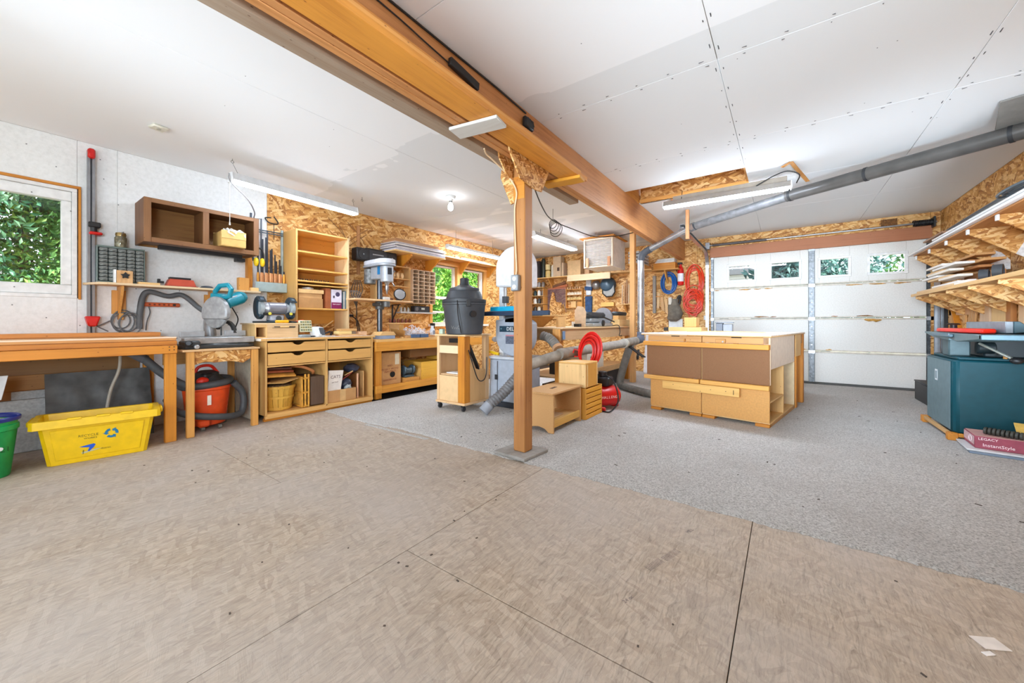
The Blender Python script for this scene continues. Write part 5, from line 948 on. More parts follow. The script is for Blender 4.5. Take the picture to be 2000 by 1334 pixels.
# ---- chisel rack
cr = T('chisel_rack', 'wall rack with a grey-green trough holding turning chisels', 'rack', (-4.93, 1.98, 1.365)); gg = plain((158, 172, 168), .6, var=.06)
G().box(-4.89, -4.878, 1.795, 2.132, 1.365, 1.475).ob('trough_front', gg, cr); G().box(-4.998, -4.89, 1.795, 2.132, 1.365, 1.377).ob('trough_bottom', gg, cr)
G().box(-4.998, -4.975, 2.108, 2.131, 1.475, 2.13).ob('rail', gg, cr)
for z in (2.06, 2.085): G().cyl((-4.96, 1.86, z), (-4.96, 2.12, z), .006, n=8).ob('rod', plain((70, 90, 104), .4, .4), cr, bev=0)
ch = 'turning chisels in the trough'; hz2 = wood((214, 150, 98), 'z', con=.14)
for k in range(12):
    y = 1.845+k*.0245; x = -4.945+.022*(k % 2); zt = 2.12-.04*k+(.16 if k in (1, 4) else 0)*1-(.03*(k % 3)); hl = .15
    t = T('turning_chisel', ORD[k]+' turning chisel from the ear defenders, standing in the trough', 'chisel', (x, y, 1.378), ch)
    G().lathe((x, y, 1.378), [(.008, 0), (.012, .02), (.012, .07), (.009, .09), (.0135, .11), (.0135, .18), (.009, .21)], 10).ob('handle', hz2 if k not in (0, 11) else wood((230, 160, 60), 'z'), t, bev=0)
    G().bm((x, y, 1.588), (x, y, zt), .014, .006, (1, 0, 0)).ob('blade', plain((62, 66, 74), .4, .6), t, bev=0)
em = T('ear_defenders', 'yellow ear defenders hung on the wall by the chisels', 'ear defenders', (-4.85, 1.815, 1.55)); ye = plain((240, 200, 20), .4)
G().tube(smooth([(-4.855, 1.765, 1.70), (-4.85, 1.755, 1.79), (-4.845, 1.79, 1.845), (-4.845, 1.84, 1.84), (-4.85, 1.865, 1.77), (-4.855, 1.86, 1.70)], 6), .010, n=8).ob('headband', black, em, bev=0)
for y in (1.785, 1.848): G().sph((-4.835, y, 1.69), (.028, .025, .05)).ob('ear_cup', ye, em, bev=0); G().sph((-4.85, y+.02, 1.69), (.02, .016, .045)).ob('cushion', black, em, bev=0)
G().tube(smooth([(-4.99, 2.0, 2.26), (-4.97, 1.93, 2.24), (-4.96, 1.97, 2.19), (-4.97, 2.07, 2.20), (-4.985, 2.03, 2.28)], 6), .007, n=6).tube([(-4.985, 2.03, 2.2), (-4.985, 2.03, 2.0)], .004, n=5).th('cable_loop', 'dark cable loop pinned high on the OSB wall', 'cable', wire, bev=0)
for lab, y, z, h in (('flat steel rule hanging beside the wall cabinet', 1.78, 2.05, .22), ('dark steel square hanging right of the flat rule', 1.83, 1.99, .2)): G().box(-4.998, -4.985, y, y+.02, z, z+h).th('steel_rule', lab, 'rule', plain((70, 76, 84), .4, .6))
# ---- bookcase
bc = T('bookcase', 'birch bookcase with thin shelves standing on the counter', 'bookcase', (-4.82, 2.46, .843)); x0, x1, y0, y1, zt = -4.99, -4.66, 2.135, 2.805, 2.115
G().box(x0, x1, y0, y0+.02, .843, zt).ob('side_panel', wood((208, 160, 92), 'z', con=.08), bc); G().box(x0, x1, y1-.02, y1, .843, zt).ob('side_panel', wood((226, 194, 146), 'z', con=.06), bc)
G().box(x0, x1, y0+.02, y1-.02, zt-.02, zt).ob('top_panel', bir, bc); G().box(x0, x0+.008, y0+.02, y1-.02, .99, zt-.02).ob('back_panel', wood((206, 144, 60), 'y', con=.08), bc)
for z in (1.845, 1.635, 1.495, 1.455, 1.165): G().box(x0+.008, x1+(.006 if z in (1.495, 1.455) else 0), y0+.02, y1-.02, z, z+(.018 if z != 1.455 else .012)).ob('shelf', wood((230, 178, 96), 'y', con=.07), bc)
G().box(x0+.009, x0+.02, y0+.03, y1-.12, 1.864, 1.93).ob('inner_board', wood((222, 170, 120), 'y'), bc); G().box(x0+.009, x0+.02, y0+.03, y1-.12, 1.654, 1.71).ob('inner_board', wood((222, 170, 120), 'y'), bc)
G().box(-4.86, -4.68, 2.175, 2.465, 1.184, 1.30).th('carton', 'lower cardboard carton on the bookcase shelf', 'box', card); t = T('carton', 'upper cardboard carton with a loose lid on the bookcase shelf', 'box', (-4.77, 2.32, 1.301)); G().box(-4.85, -4.69, 2.18, 2.46, 1.301, 1.36).ob('carton_body', plain((206, 158, 104), .8), t); G().box(-4.86, -4.675, 2.17, 2.475, 1.361, 1.41).ob('lid', plain((222, 178, 120), .8), t)
G().rb((-4.76, 2.32, 1.425), (.1, .1, .025), (0, 0, .5)).th('crumpled_paper', 'crumpled white paper on top of the upper carton', 'paper', paper, bev=.01)
G().box(-4.86, -4.68, 2.50, 2.565, 1.184, 1.44).th('binder', 'reddish brown slip case beside the cartons', 'binder', plain((166, 92, 52), .6))
bk_ = T('boxed_kit', 'white and purple printed box standing on the bookcase shelf', 'box', (-4.76, 2.66, 1.184)); G().box(-4.84, -4.685, 2.575, 2.715, 1.184, 1.43).ob('box_body', plain((226, 218, 232), .4), bk_); G().box(-4.6848, -4.684, 2.577, 2.713, 1.186, 1.265).ob('print', plain((130, 30, 84), .4), bk_, bev=0); G().box(-4.6848, -4.684, 2.60, 2.62, 1.32, 1.35).ob('print', plain((60, 50, 70), .4), bk_, bev=0)
G().lathe((-4.6848, 2.66, 1.37), [(.03, 0), (.03, .0008), (.001, .0008)], 14, (1, 0, 0)).ob('print', plain((70, 60, 90), .4), bk_, bev=0); text('TRIM LIGHT', plain((255, 240, 246), .5, var=0), .02, bk_, frame((-4.6838, 2.645, 1.24), (0, 1, 0), (0, 0, 1)))
for k, col in enumerate(((60, 80, 90), (200, 196, 190), (110, 130, 140))): G().box(-4.84, -4.69, 2.722+k*.02, 2.739+k*.02, 1.184, 1.40+.01*k).th('manual', ('dark blue-grey', 'white', 'pale grey')[k]+' thin booklet at the right end of the bookcase shelf', 'book', plain(col, .5), 'booklets on the bookcase')
for k in range(14): G().lathe((-4.69+.01*(k % 2), 2.17+.028*k+.0, 1.514), [(.006, 0), (.006, .012+.004*(k % 3)), (.002, .02)], 8).th('router_bit', ORD[k]+' router bit from the left on the thin bookcase shelf', 'router bit', plain((60, 50, 44), .4, .6), 'router bits on the thin shelf', bev=0)

# ================================================================ pine workbench, drill press, wall shelves
pw = T('workbench', 'amber pine workbench under the drill press, with a low shelf', 'workbench', (-4.6, 3.9, 0.012))
py_, pz_ = wood((216, 146, 52), 'y'), wood((208, 138, 46), 'z')
G().box(-4.995, -4.235, 2.93, 5.35, .755, .79).ob('worktop', wood((226, 176, 106), 'y'), pw, bev=.003); G().box(-4.265, -4.228, 2.91, 5.35, .635, .754).ob('apron_board', py_, pw, bev=.003)
for (x, y) in ((-4.31, 2.935), (-4.31, 5.2), (-4.95, 2.935), (-4.95, 5.2)): G().box(x, x+.04, y, y+.09, .013, .75).ob('leg', pz_, pw, bev=.003)
G().box(-4.268, -4.23, 2.92, 5.35, .09, .185).ob('lower_rail', py_, pw, bev=.003); G().box(-4.26, -4.222, 2.915, 3.0, .10, .19).ob('rail_block', py_, pw, bev=.003); G().box(-4.98, -4.269, 3.03, 5.2, .15, .168).ob('low_shelf', wood((196, 140, 70), 'y'), pw)
wc2 = T('carton', 'tall cardboard carton with red handwriting under the pine workbench', 'box', (-4.55, 3.26, .169)); G().box(-4.72, -4.36, 3.08, 3.40, .169, .60).ob('carton_body', card, wc2); G().box(-4.3595, -4.358, 3.30, 3.37, .43, .58).ob('label', plain((224, 208, 176), .6), wc2, bev=0); G().lathe((-4.36, 3.26, .30), [(.042, 0), (.042, .002), (.001, .002)], 14, (1, 0, 0)).ob('hand_hole', plain((24, 18, 14), .9), wc2, bev=0)
hw = plain((150, 84, 56), .7, var=0)
for k, (s, z) in enumerate((('BIRD', .42), ('PROJECT WOOD', .375), ('TRIM PIECES', .34), ('HARDWOOD', .23))): text(s, hw, .036, wc2, frame((-4.3585, 3.22, z), (0, 1, .04), (0, 0, 1)))
gr2 = T('bench_grinder', 'small grey double grinder under the pine workbench', 'bench grinder', (-4.40, 3.55, .169)); gm = plain((84, 98, 104), .4, .3)
G().rb((-4.40, 3.55, .245), (.10, .16, .03)).ob('base', gm, gr2, bev=.006); G().cyl((-4.40, 3.50, .32), (-4.40, 3.60, .32), .05).ob('motor', gm, gr2, bev=.006)
for y in (3.475, 3.625): G().cyl((-4.40, y-.02, .33), (-4.40, y+.02, .33), .07, n=18).ob('wheel_guard', plain((70, 84, 92), .4, .3), gr2, bev=.01)
G().box(-4.5, -4.30, 3.44, 3.68, .169, .229).th('wood_block', 'amber block under the small grinder', 'block', pine('y')); G().tube([(-4.48, 3.5, .38), (-4.60, 3.56, .68)], .004, n=5).th('hanging_wire', 'thin dark wire rising behind the small grinder', 'wire', wire, bev=0)
yb2 = T('storage_box', 'big yellow-painted plywood box on the low shelf', 'box', (-4.5, 4.05, .169)); yw = wood((232, 176, 62), 'y', con=.08)
G().box(-4.31, -4.295, 3.72, 4.42, .169, .43).ob('front_board', yw, yb2); [G().box(-4.70, -4.31, a, a+.015, .169, .43).ob('end_board', wood((214, 160, 70), 'x'), yb2) for a in (3.72, 4.405)]; G().box(-4.70, -4.685, 3.735, 4.405, .169, .43).ob('back_board', yw, yb2); G().box(-4.50, -4.31, 3.70, 3.718, .169, .34).ob('loose_slat', wood((222, 170, 90), 'z'), yb2)
G().box(-4.75, -4.40, 3.60, 4.15, .50, .64).th('brown_box', 'dark brown box hung under the worktop', 'box', wood((130, 86, 44), 'y')); G().box(-4.70, -4.36, 4.16, 4.45, .432, .60).th('yellow_crate', 'amber crate with a dark slot seen through the trolley', 'crate', yw)
# bench top clutter
G().box(-4.40, -4.25, 2.99, 3.22, .791, .835).th('grey_box', 'low blue-grey box at the front left of the pine workbench', 'box', plain((140, 152, 174), .6)); G().ext([(-4.45, 2.98, .837), (-4.45, 3.24, .837), (-4.45, 3.20, .885), (-4.45, 3.03, .885)], (.2, 0, 0)).th('sanding_block', 'pale wooden lid-shaped block on the low grey box', 'block', wood((222, 178, 118), 'y'))
sbx = T('carton', 'open carton spilling white plastic shavings on the pine workbench', 'box', (-4.45, 3.6, .791))
for q in (((-4.58, 3.42, .80), (-4.30, 3.42, .80), (-4.26, 3.38, .90), (-4.56, 3.375, .92)), ((-4.62, 3.42, .83), (-4.62, 3.72, .83), (-4.70, 3.70, .97), (-4.70, 3.44, .99)), ((-4.42, 3.40, .88), (-4.32, 3.40, .88), (-4.32, 3.42, .97), (-4.42, 3.42, .98))): G().ext(q, (.002, .002, .004)).ob('flap', plain((164, 116, 58), .8), sbx)
G().ext([(-4.62, 3.42, .792), (-4.27, 3.42, .792), (-4.27, 3.95, .792), (-4.62, 3.95, .792)], (0, 0, .03)).ob('tray', card, sbx)
g = G()
for k in range(260):
    c = Vector((-4.45+max(-.15, min(.15, random.gauss(0, .07))), 3.70+max(-.24, min(.24, random.gauss(0, .12))), .82+abs(random.gauss(0, .05)))); a = random.uniform(0, 6); rr = .012
    g.tube([c+Vector((rr*math.cos(a+t), rr*math.sin(a+t), .006*t)) for t in (0, .9, 1.8, 2.7)], .005, n=4)
g.ob('shavings', plain((230, 228, 232), .6, var=.08), sbx, bev=0, kind='stuff')
for k in range(2): G().box(-4.275, -4.245, 3.50+k*.16, 3.645+k*.16, .792, .842).th('blue_strip_box', ('left', 'right')[k]+' low dark blue box at the front edge of the pine workbench', 'box', plain((70, 92, 124), .5))
sp2 = T('spray_bottle', 'white spray bottle with a black trigger on the pine workbench', 'bottle', (-4.40, 4.02, .791)); G().lathe((-4.40, 4.02, .791), [(.036, 0), (.04, .02), (.04, .10), (.018, .15), (.016, .17)], 16).ob('bottle_body', plain((216, 220, 228), .3), sp2, bev=0); G().box(-4.44, -4.35, 4.005, 4.035, .96, 1.0).box(-4.36, -4.35, 4.012, 4.028, .925, .96).ob('trigger_head', black, sp2, bev=.004); G().box(-4.3605, -4.359, 4.0, 4.04, .83, .89).ob('label', plain((120, 130, 150), .5), sp2, bev=0)
G().ext([(-4.36, 3.98, .792), (-4.26, 3.95, .792), (-4.255, 4.12, .792), (-4.34, 4.14, .792)], (0, 0, .02)).th('wood_offcut', 'pale slanted offcut in front of the spray bottle', 'offcut', maple('y'))
for k in range(7): G().rb((-4.34+random.uniform(-.05, .05), 3.30+.05*k, .80), (.03, .05, .018), (0, 0, random.uniform(0, 3))).th('wood_scrap', ORD[k]+' wood scrap from the left at the front of the pine workbench', 'scrap', random.choice([maple('y'), amber('y'), pine('x')]), 'wood scraps on the pine workbench')
# bits shelf, radio shelf
bs = T('bit_rail', 'little wall ledge with a row of dark brown finials over the pine workbench', 'rail', (-4.96, 3.95, 1.0)); G().box(-4.998, -4.92, 3.60, 4.28, .985, 1.005).ob('ledge', maple('y'), bs); G().ext([(-4.998, 3.70, .90), (-4.93, 3.70, .984), (-4.998, 3.70, .984)], (0, .5, 0)).ob('ledge_support', pine('y'), bs)
for k in range(6): G().lathe((-4.95, 3.66+k*.075, 1.006), [(.02, 0), (.024, .02), (.018, .05), (.01, .065)], 10).th('turned_finial', ORD[k]+' dark brown turned finial from the left on the wall ledge', 'finial', wood((120, 56, 28), 'z'), 'turned finials on the ledge', bev=0)
rs = T('wall_shelf', 'narrow aluminium shelf strip carrying the radio', 'shelf', (-4.93, 4.1, 1.16)); G().box(-4.998, -4.85, 3.78, 4.53, 1.155, 1.18).ob('shelf_board', plain((196, 194, 192), .4, .4), rs)
ra = T('radio', 'small black radio on the aluminium shelf strip', 'radio', (-4.91, 4.2, 1.18)); G().box(-4.96, -4.86, 4.06, 4.38, 1.181, 1.28).ob('radio_body', plain((40, 40, 44), .4), ra, bev=.006); G().lathe((-4.86, 4.11, 1.23), [(.035, 0), (.03, .004), (.01, .002)], 18, (1, 0, 0)).ob('speaker', plain((90, 90, 94), .4), ra, bev=0); G().box(-4.86, -4.858, 4.20, 4.27, 1.22, 1.25).ob('display', plain((190, 196, 190), .3), ra, bev=0)
for k in range(3): G().lathe((-4.92, 3.84+.07*k, 1.181), [(.02, 0), (.022, .02), (.015, .06), (.012, .07)], 12).th('small_jar', ORD[k]+' small clear jar from the left on the aluminium shelf strip', 'jar', plain((200, 190, 176), .15, .1), 'jars left of the radio', bev=0)
# drill press
dp = T('drill_press', 'grey drill press standing on the pine workbench', 'drill press', (-4.62, 3.22, .79)); dgm = plain((172, 176, 182), .4, .3, var=.05); cst = plain((100, 98, 94), .5, .5, var=.15)
G().rb((-4.60, 3.24, .805), (.32, .24, .03)).ob('base', cst, dp, bev=.008); G().cyl((-4.62, 3.24, .82), (-4.62, 3.24, 1.80), .036, n=18).ob('column', plain((86, 88, 92), .3, .7), dp, bev=0)
def capsule(x0, x1, y, r, z0, z1): return G().ez([(x1+r*math.cos(R(a)), y+r*math.sin(R(a))) for a in range(-90, 91, 15)]+[(x0+r*.8*math.cos(R(a)), y+r*.8*math.sin(R(a))) for a in range(90, 271, 20)], z0, z1)
capsule(-4.77, -4.42, 3.20, .13, 1.775, 1.80).ob('pulley_cover_base', dgm, dp, bev=.004); capsule(-4.76, -4.42, 3.20, .124, 1.802, 1.87).ob('pulley_cover', plain((206, 208, 214), .35), dp, bev=.012)
G().box(-4.66, -4.40, 3.12, 3.28, 1.60, 1.774).ob('head', dgm, dp, bev=.012); G().cyl((-4.40, 3.20, 1.56), (-4.40, 3.20, 1.774), .085, n=20).ob('quill_housing', dgm, dp, bev=.006); G().box(-4.50, -4.44, 3.118, 3.121, 1.66, 1.77).ob('blue_panel', plain((30, 110, 160), .4), dp, bev=0); G().rb((-4.318, 3.185, 1.70), (.004, .06, .09), (0, 0, -.2)).ob('badge', plain((40, 40, 46), .4), dp, bev=0)
G().lathe((-4.40, 3.20, 1.56), [(.05, 0), (.03, -.02), (.02, -.05), (.026, -.055), (.026, -.10), (.014, -.13), (.004, -.17)], 16).ob('chuck', steel, dp, bev=0)
for s in (-1, 1): G().tube([(-4.45, 3.28, 1.62), (-4.42, 3.33, 1.62+.09*s)], .007, n=6).sph((-4.42, 3.33, 1.62+.10*s), .014, 8, 6).ob('feed_handle', steel, dp, bev=0)
G().cyl((-4.76, 3.18, 1.55), (-4.76, 3.18, 1.76), .08, n=18).ob('motor', plain((120, 120, 118), .5, .3, var=.3, scale=30), dp, bev=.01)
G().box(-4.70, -4.50, 3.17, 3.31, 1.235, 1.285).ob('table_arm', cst, dp, bev=.01); G().cyl((-4.62, 3.24, 1.19), (-4.62, 3.24, 1.30), .06, n=16).ob('table_collar', cst, dp, bev=.006); G().cyl((-4.47, 3.24, 1.22), (-4.47, 3.24, 1.298), .05, n=14).ob('table_boss', cst, dp, bev=.006)
G().ext([(-4.80, 2.82, 1.30), (-4.65, 2.82, 1.30), (-4.65, 2.75, 1.30), (-4.44, 2.75, 1.30), (-4.44, 3.66, 1.30), (-4.50, 3.72, 1.30), (-4.80, 3.72, 1.30)], (0, 0, .022)).ob('wooden_table', wood((232, 190, 140), 'y', con=.08), dp, bev=.003)
for k in range(5): G().tube(smooth([(-4.84, 3.0+.02*k, 1.60), (-4.82+.02*k, 2.93+.03*k, 1.45), (-4.86, 2.98+.02*k, 1.34), (-4.85, 3.03, 1.2), (-4.9, 3.06, .95)], 5), .006, n=5).ob('cord', plain((84, 70, 58), .6), dp, bev=0)
for k in range(4): G().tube([(-4.76+.01*k, 2.90+.02*k+.06*math.cos(t), 1.385+.055*math.sin(t)) for t in [i*2*PI/14 for i in range(14)]], .004, n=5, closed=True).th('wire_loop', ORD[k]+' steel wire loop from the bookcase on the drill table', 'wire', steel, 'wire loops on the drill table', bev=0)
hl = T('headlamp', 'chrome reflector lamp on the drill press table', 'lamp', (-4.60, 3.56, 1.323)); G().lathe((-4.60, 3.55, 1.405), [(.082, .05), (.076, .055), (.07, .03), (.03, -.02), (.028, -.05)], 22, (.8, -.3, .25)).ob('reflector', plain((206, 212, 222), .12, .9), hl, bev=0); G().lathe((-4.60, 3.55, 1.405), [(.086, .03), (.088, .058), (.080, .058)], 22, (.8, -.3, .25), cap=False).ob('rim_ring', black, hl, bev=0); G().rb((-4.615, 3.56, 1.335), (.06, .06, .024)).ob('stand', black, hl)
G().box(-4.62, -4.56, 3.27, 3.37, 1.323, 1.37).th('bit_block', 'small white drill bit block on the drill table', 'block', plain((214, 208, 200), .6)); G().cyl((-4.68, 3.44, 1.345), (-4.68, 3.50, 1.345), .02).th('wooden_spool', 'brown wooden spool beside the reflector lamp', 'spool', wood((130, 70, 40), 'y'))
sb_ = T('shelf_bracket', 'black steel shelf bracket on the wall under the drill table', 'bracket', (-4.9, 3.75, 1.0)); G().box(-4.998, -4.985, 3.72, 3.745, .96, 1.29).box(-4.985, -4.80, 3.72, 3.745, 1.277, 1.29).bm((-4.985, 3.7325, 1.06), (-4.84, 3.7325, 1.28), .02, .012).ob('bracket_arm', plain((50, 42, 40), .5), sb_)
os_ = T('outlet_strip', 'white outlet strip with black plugs by the bookcase', 'power strip', (-4.99, 2.95, 1.1)); G().box(-4.998, -4.97, 2.83, 3.04, 1.085, 1.125).ob('housing', plain((222, 220, 218), .5), os_, bev=.004)
for k in range(2): G().rb((-4.95, 2.97+.05*k, 1.105), (.04, .035, .028)).ob('plug', black, os_, bev=.004)
for k in range(3): G().tube(smooth([(-4.93, 3.0, 1.10), (-4.92, 3.06+.01*k, 1.05), (-4.94, 3.10+.015*k, .95), (-4.93, 3.09+.02*k, .80)], 5), .005, n=5).ob('cord', wire, os_, bev=0)
# cubby shelf with boombox, pigeonholes, board shelf
cu = T('cubby_shelf', 'plain pine wall shelf unit behind the drill press', 'shelf', (-4.9, 3.65, 1.33)); 
for (a, b) in ((3.34, 3.355), (3.955, 3.97)): G().box(-4.998, -4.85, a, b, 1.335, 1.885).ob('side_panel', maple('z'), cu)
for z in (1.87, 1.68, 1.56, 1.335): G().box(-4.998, -4.85, 3.355, 3.955, z, z+.015).ob('shelf', wood((224, 172, 106), 'y', con=.08), cu)
for k in range(4): G().lathe((-4.90, 3.60+.08*k, 1.696), [(.028, 0), (.03, .06), (.02, .09)], 12).th('glass_tumbler', ORD[k]+' small clear glass from the left on the top cubby shelf', 'glass', plain((220, 176, 120), .1, .1), 'glasses on the cubby shelf', bev=0)
bo = T('boombox', 'black boombox on top of the pine wall shelf unit', 'radio', (-4.88, 3.38, 1.886)); bkp = plain((36, 36, 38), .4)
G().box(-4.97, -4.83, 3.02, 3.70, 1.887, 2.065).ob('cabinet_body', bkp, bo, bev=.015); G().box(-4.829, -4.824, 3.22, 3.50, 1.90, 2.05).ob('front_panel', plain((52, 52, 56), .35), bo, bev=.003)
for y in (3.12, 3.60): sk_ = G().lathe((-4.83, y, 1.975), [(.072, 0), (.07, .006), (.05, .004), (.012, .006), (.010, .012)], 20, (1, 0, 0)).ob('speaker', plain((44, 44, 46), .5), bo, bev=0); G().sph((-4.82, y, 1.975), .009, 8, 6).ob('dust_cap', plain((180, 180, 180), .3), sk_, bev=0)
G().box(-4.92, -4.88, 3.20, 3.52, 2.066, 2.085).ob('top_handle', bkp, bo); G().box(-4.8245, -4.822, 3.27, 3.45, 1.985, 2.0).ob('tuning_strip', plain((150, 150, 150), .3), bo, bev=0)
pg = T('pigeonhole_rack', 'wooden pigeonhole rack with four columns of slots', 'rack', (-4.9, 4.21, 1.31)); pgw = wood((206, 174, 140), 'y', con=.08)
for k in range(5): y = 3.975+k*.117; G().box(-4.998, -4.80, y, y+.010, 1.315, 1.855).ob('upright', wood((206, 174, 140), 'z', con=.08), pg, bev=0)
for k in range(10): z = 1.315+k*.0595; G().box(-4.998, -4.80, 3.985, 4.443, z, z+.008).ob('slot_shelf', pgw, pg, bev=0)
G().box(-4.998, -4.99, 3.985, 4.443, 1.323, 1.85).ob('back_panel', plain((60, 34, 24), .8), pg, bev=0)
bs2 = T('wall_shelf', 'plywood shelf high on the OSB wall holding a stack of sheets', 'shelf', (-4.82, 4.0, 2.05)); G().box(-4.998, -4.62, 3.50, 4.52, 2.065, 2.083).ob('shelf_board', maple('y'), bs2)
for y in (3.82, 4.40): G().ext([(-4.998, y, 2.064), (-4.66, y, 2.064), (-4.66, y, 2.03), (-4.97, y, 1.83), (-4.998, y, 1.83)], (0, .03, 0)).ob('bracket', amber('z'), bs2)
shn = ((196, 190, 196), (176, 170, 178), (206, 198, 196), (160, 152, 160), (214, 206, 200), (170, 164, 168), (190, 176, 170))
for k in range(7): 
    j = random.uniform(-.02, .02); G().box(-4.99, -4.625+j, 3.52+random.uniform(-.02, .02), 4.49+j, 2.084+k*.0185, 2.084+k*.0185+.0165).th('board_sheet', ORD[k]+' grey-edged sheet from the bottom of the stack on the high shelf', 'sheet', plain(shn[k], .7), 'sheets stacked on the high shelf', bev=.001)
G().box(-4.99, -4.66, 3.54, 4.40, 2.214, 2.262).th('thick_board', 'thick brown board on top of the stack of grey sheets', 'board', wood((176, 128, 86), 'y'))
sh3 = T('window_shelf', 'long plank over the twin window carrying lumber ends', 'shelf', (-4.85, 5.3, 2.13)); G().box(-4.998, -4.70, 4.60, 6.15, 2.135, 2.155).ob('shelf_board', wood((214, 156, 92), 'y'), sh3)
for y in (5.22, 6.02): G().ext([(-4.969, y, 2.134), (-4.72, y, 2.134), (-4.93, y, 1.93), (-4.969, y, 1.93)], (0, .03, 0)).ob('bracket', amber('z'), sh3)
for k in range(5): G().box(-4.96+.045*k, -4.92+.045*k, 4.62+.1*k, 5.3+.15*k, 2.156, 2.19+.012*(k % 2)).th('lumber_strip', ORD[k]+' lumber strip from the wall on the plank over the twin window', 'strip', wood(random.choice([(196, 130, 84), (222, 176, 120), (180, 112, 70)]), 'y'), 'lumber strips over the twin window')
bp = G().box(-4.998, -4.985, 3.12, 3.17, 1.70, 2.40).th('wall_batten', 'brown vertical strip on the OSB wall by the boombox', 'batten', wood((186, 132, 84), 'z'))
g2 = T('wall_cables', 'brown cables tacked in a zigzag high on the OSB wall', 'cable', (-4.99, 2.9, 2.2))
for a, b in (((2.70, 2.42), (3.0, 2.15)), ((3.0, 2.15), (3.3, 2.38)), ((2.9, 2.0), (3.28, 2.3)), ((2.98, 2.42), (3.24, 2.18)), ((2.86, 2.35), (2.98, 2.12))): G().tube([(-4.994, a[0], a[1]), (-4.988, (a[0]+b[0])/2, (a[1]+b[1])/2+.01), (-4.994, b[0], b[1])], .005, n=5).ob('cable', plain((150, 104, 60), .7), g2, bev=0)

# ================================================================ trolley with the dark vacuum
tc = T('shop_trolley', 'plywood trolley on casters with open side and amber corner post', 'trolley', (-3.06, 3.29, .012)); ply = wood((224, 184, 136), 'z', con=.08); amb = amber('z')
G().box(-3.32, -2.84, 3.07, 3.53, .852, .872).ob('top_board', wood((226, 190, 140), 'x', con=.08), tc, bev=.003)
for (a, b, c, d, m) in ((-3.30, -3.262, 3.085, 3.12, ply), (-2.965, -2.865, 3.085, 3.11, amb), (-2.89, -2.865, 3.11, 3.18, amb), (-3.30, -3.262, 3.48, 3.515, ply), (-2.92, -2.865, 3.445, 3.515, ply)): G().box(a, b, c, d, .11, .851).ob('corner_post', m, tc, bev=.003)
G().box(-3.262, -2.966, 3.09, 3.105, .655, .745).ob('cross_rail', wood((232, 204, 164), 'x', con=.07), tc); G().box(-3.262, -2.966, 3.09, 3.10, .11, .40).ob('front_panel', plain((226, 188, 138), .7, var=.04), tc)
G().ex([(3.18, .11), (3.445, .11), (3.445, .45), (3.40, .47), (3.34, .46), (3.28, .48), (3.23, .56), (3.18, .60)], -2.885, -2.866).ob('side_panel', wood((222, 176, 118), 'z', con=.08), tc)
G().box(-3.30, -3.286, 3.12, 3.48, .11, .851).ob('side_panel', ply, tc); G().box(-3.31, -2.855, 3.075, 3.525, .085, .109).ob('base_board', ply, tc); G().box(-3.26, -2.89, 3.11, 3.48, .40, .415).ob('shelf', ply, tc); G().box(-3.286, -2.89, 3.49, 3.505, .11, .40).ob('back_panel', ply, tc)
for (x, y) in ((-3.27, 3.10), (-2.90, 3.10), (-3.27, 3.49), (-2.90, 3.49)):
    cf_ = G().box(x-.02, x+.02, y-.015, y+.015, .062, .084).ob('caster_fork', plain((60, 60, 60), .4, .6), tc); G().cyl((x-.012, y+.01, .042), (x+.012, y+.01, .042), .029, n=16).ob('caster_wheel', rubber, cf_, bev=.003)
G().tube(smooth([(-2.852, 3.14, .70), (-2.85, 3.2, .55), (-2.835, 3.28, .36), (-2.835, 3.38, .34), (-2.845, 3.44, .42), (-2.855, 3.46, .6)], 6), .006, n=6).th('extension_cable', 'black cable looped along the open side of the trolley', 'cord', black, bev=0)
G().tube(smooth([(-2.98, 3.25, .80), (-2.93, 3.3, .62), (-2.92, 3.36, .50), (-2.96, 3.42, .44)], 6), .022, n=10).th('vacuum_hose', 'black bent wand standing inside the trolley', 'hose', black, bev=0)
G().box(-3.22, -3.0, 3.2, 3.26, .77, .82).th('clamp_bar', 'black clamp tucked under the trolley top', 'clamp', black); G().box(-3.0, -2.97, 3.16, 3.19, .417, .66).th('spray_can', 'grey tube with a blue label standing in the trolley', 'can', plain((176, 182, 190), .3), bev=.01)
G().box(-3.20, -3.0, 3.14, 3.24, .417, .43).th('sanding_board', 'white board lying on the trolley shelf', 'board', white); G().lathe((-3.05, 3.38, .416), [(.07, 0), (.075, .04), (.05, .13), (.03, .16)], 14).th('motor_unit', 'grey small motor on the trolley shelf', 'motor', plain((130, 134, 138), .4, .3))
vc = T('vacuum', 'large charcoal canister vacuum on top of the plywood trolley', 'vacuum', (-2.985, 3.215, .873)); cv = plain((62, 64, 68), .5, var=.14, scale=6)
G().lathe((-2.985, 3.215, .873), [(.195, 0), (.205, .01), (.24, .33), (.249, .335), (.249, .352), (.24, .356)], 34).ob('canister', cv, vc, bev=0)
G().lathe((-2.985, 3.215, 1.231), [(.246, 0), (.249, .012), (.249, .035), (.21, .045), (.195, .10), (.18, .13)], 34).ob('lid', plain((56, 58, 62), .5), vc, bev=0); G().lathe((-2.985, 3.215, 1.362), [(.165, 0), (.17, .012), (.168, .035), (.10, .055), (.075, .07)], 30).ob('motor_cap', plain((66, 68, 72), .45), vc, bev=0)
G().lathe((-2.985, 3.215, 1.433), [(.06, 0), (.052, .02), (.05, .075), (.035, .085)], 16).ob('exhaust_stub', plain((40, 42, 44), .5), vc, bev=0)
G().tube([(-2.78, 3.12, 1.10), (-2.74, 3.10, 1.10)], .035, n=14).ob('inlet_port', black, vc, bev=0)
for s in (-1, 1): G().rb((-2.985+.238*s*.8, 3.215-.238*.6, 1.22), (.05, .03, .08), (0, 0, s*.9)).ob('latch', plain((44, 46, 48), .4), vc, bev=.006)
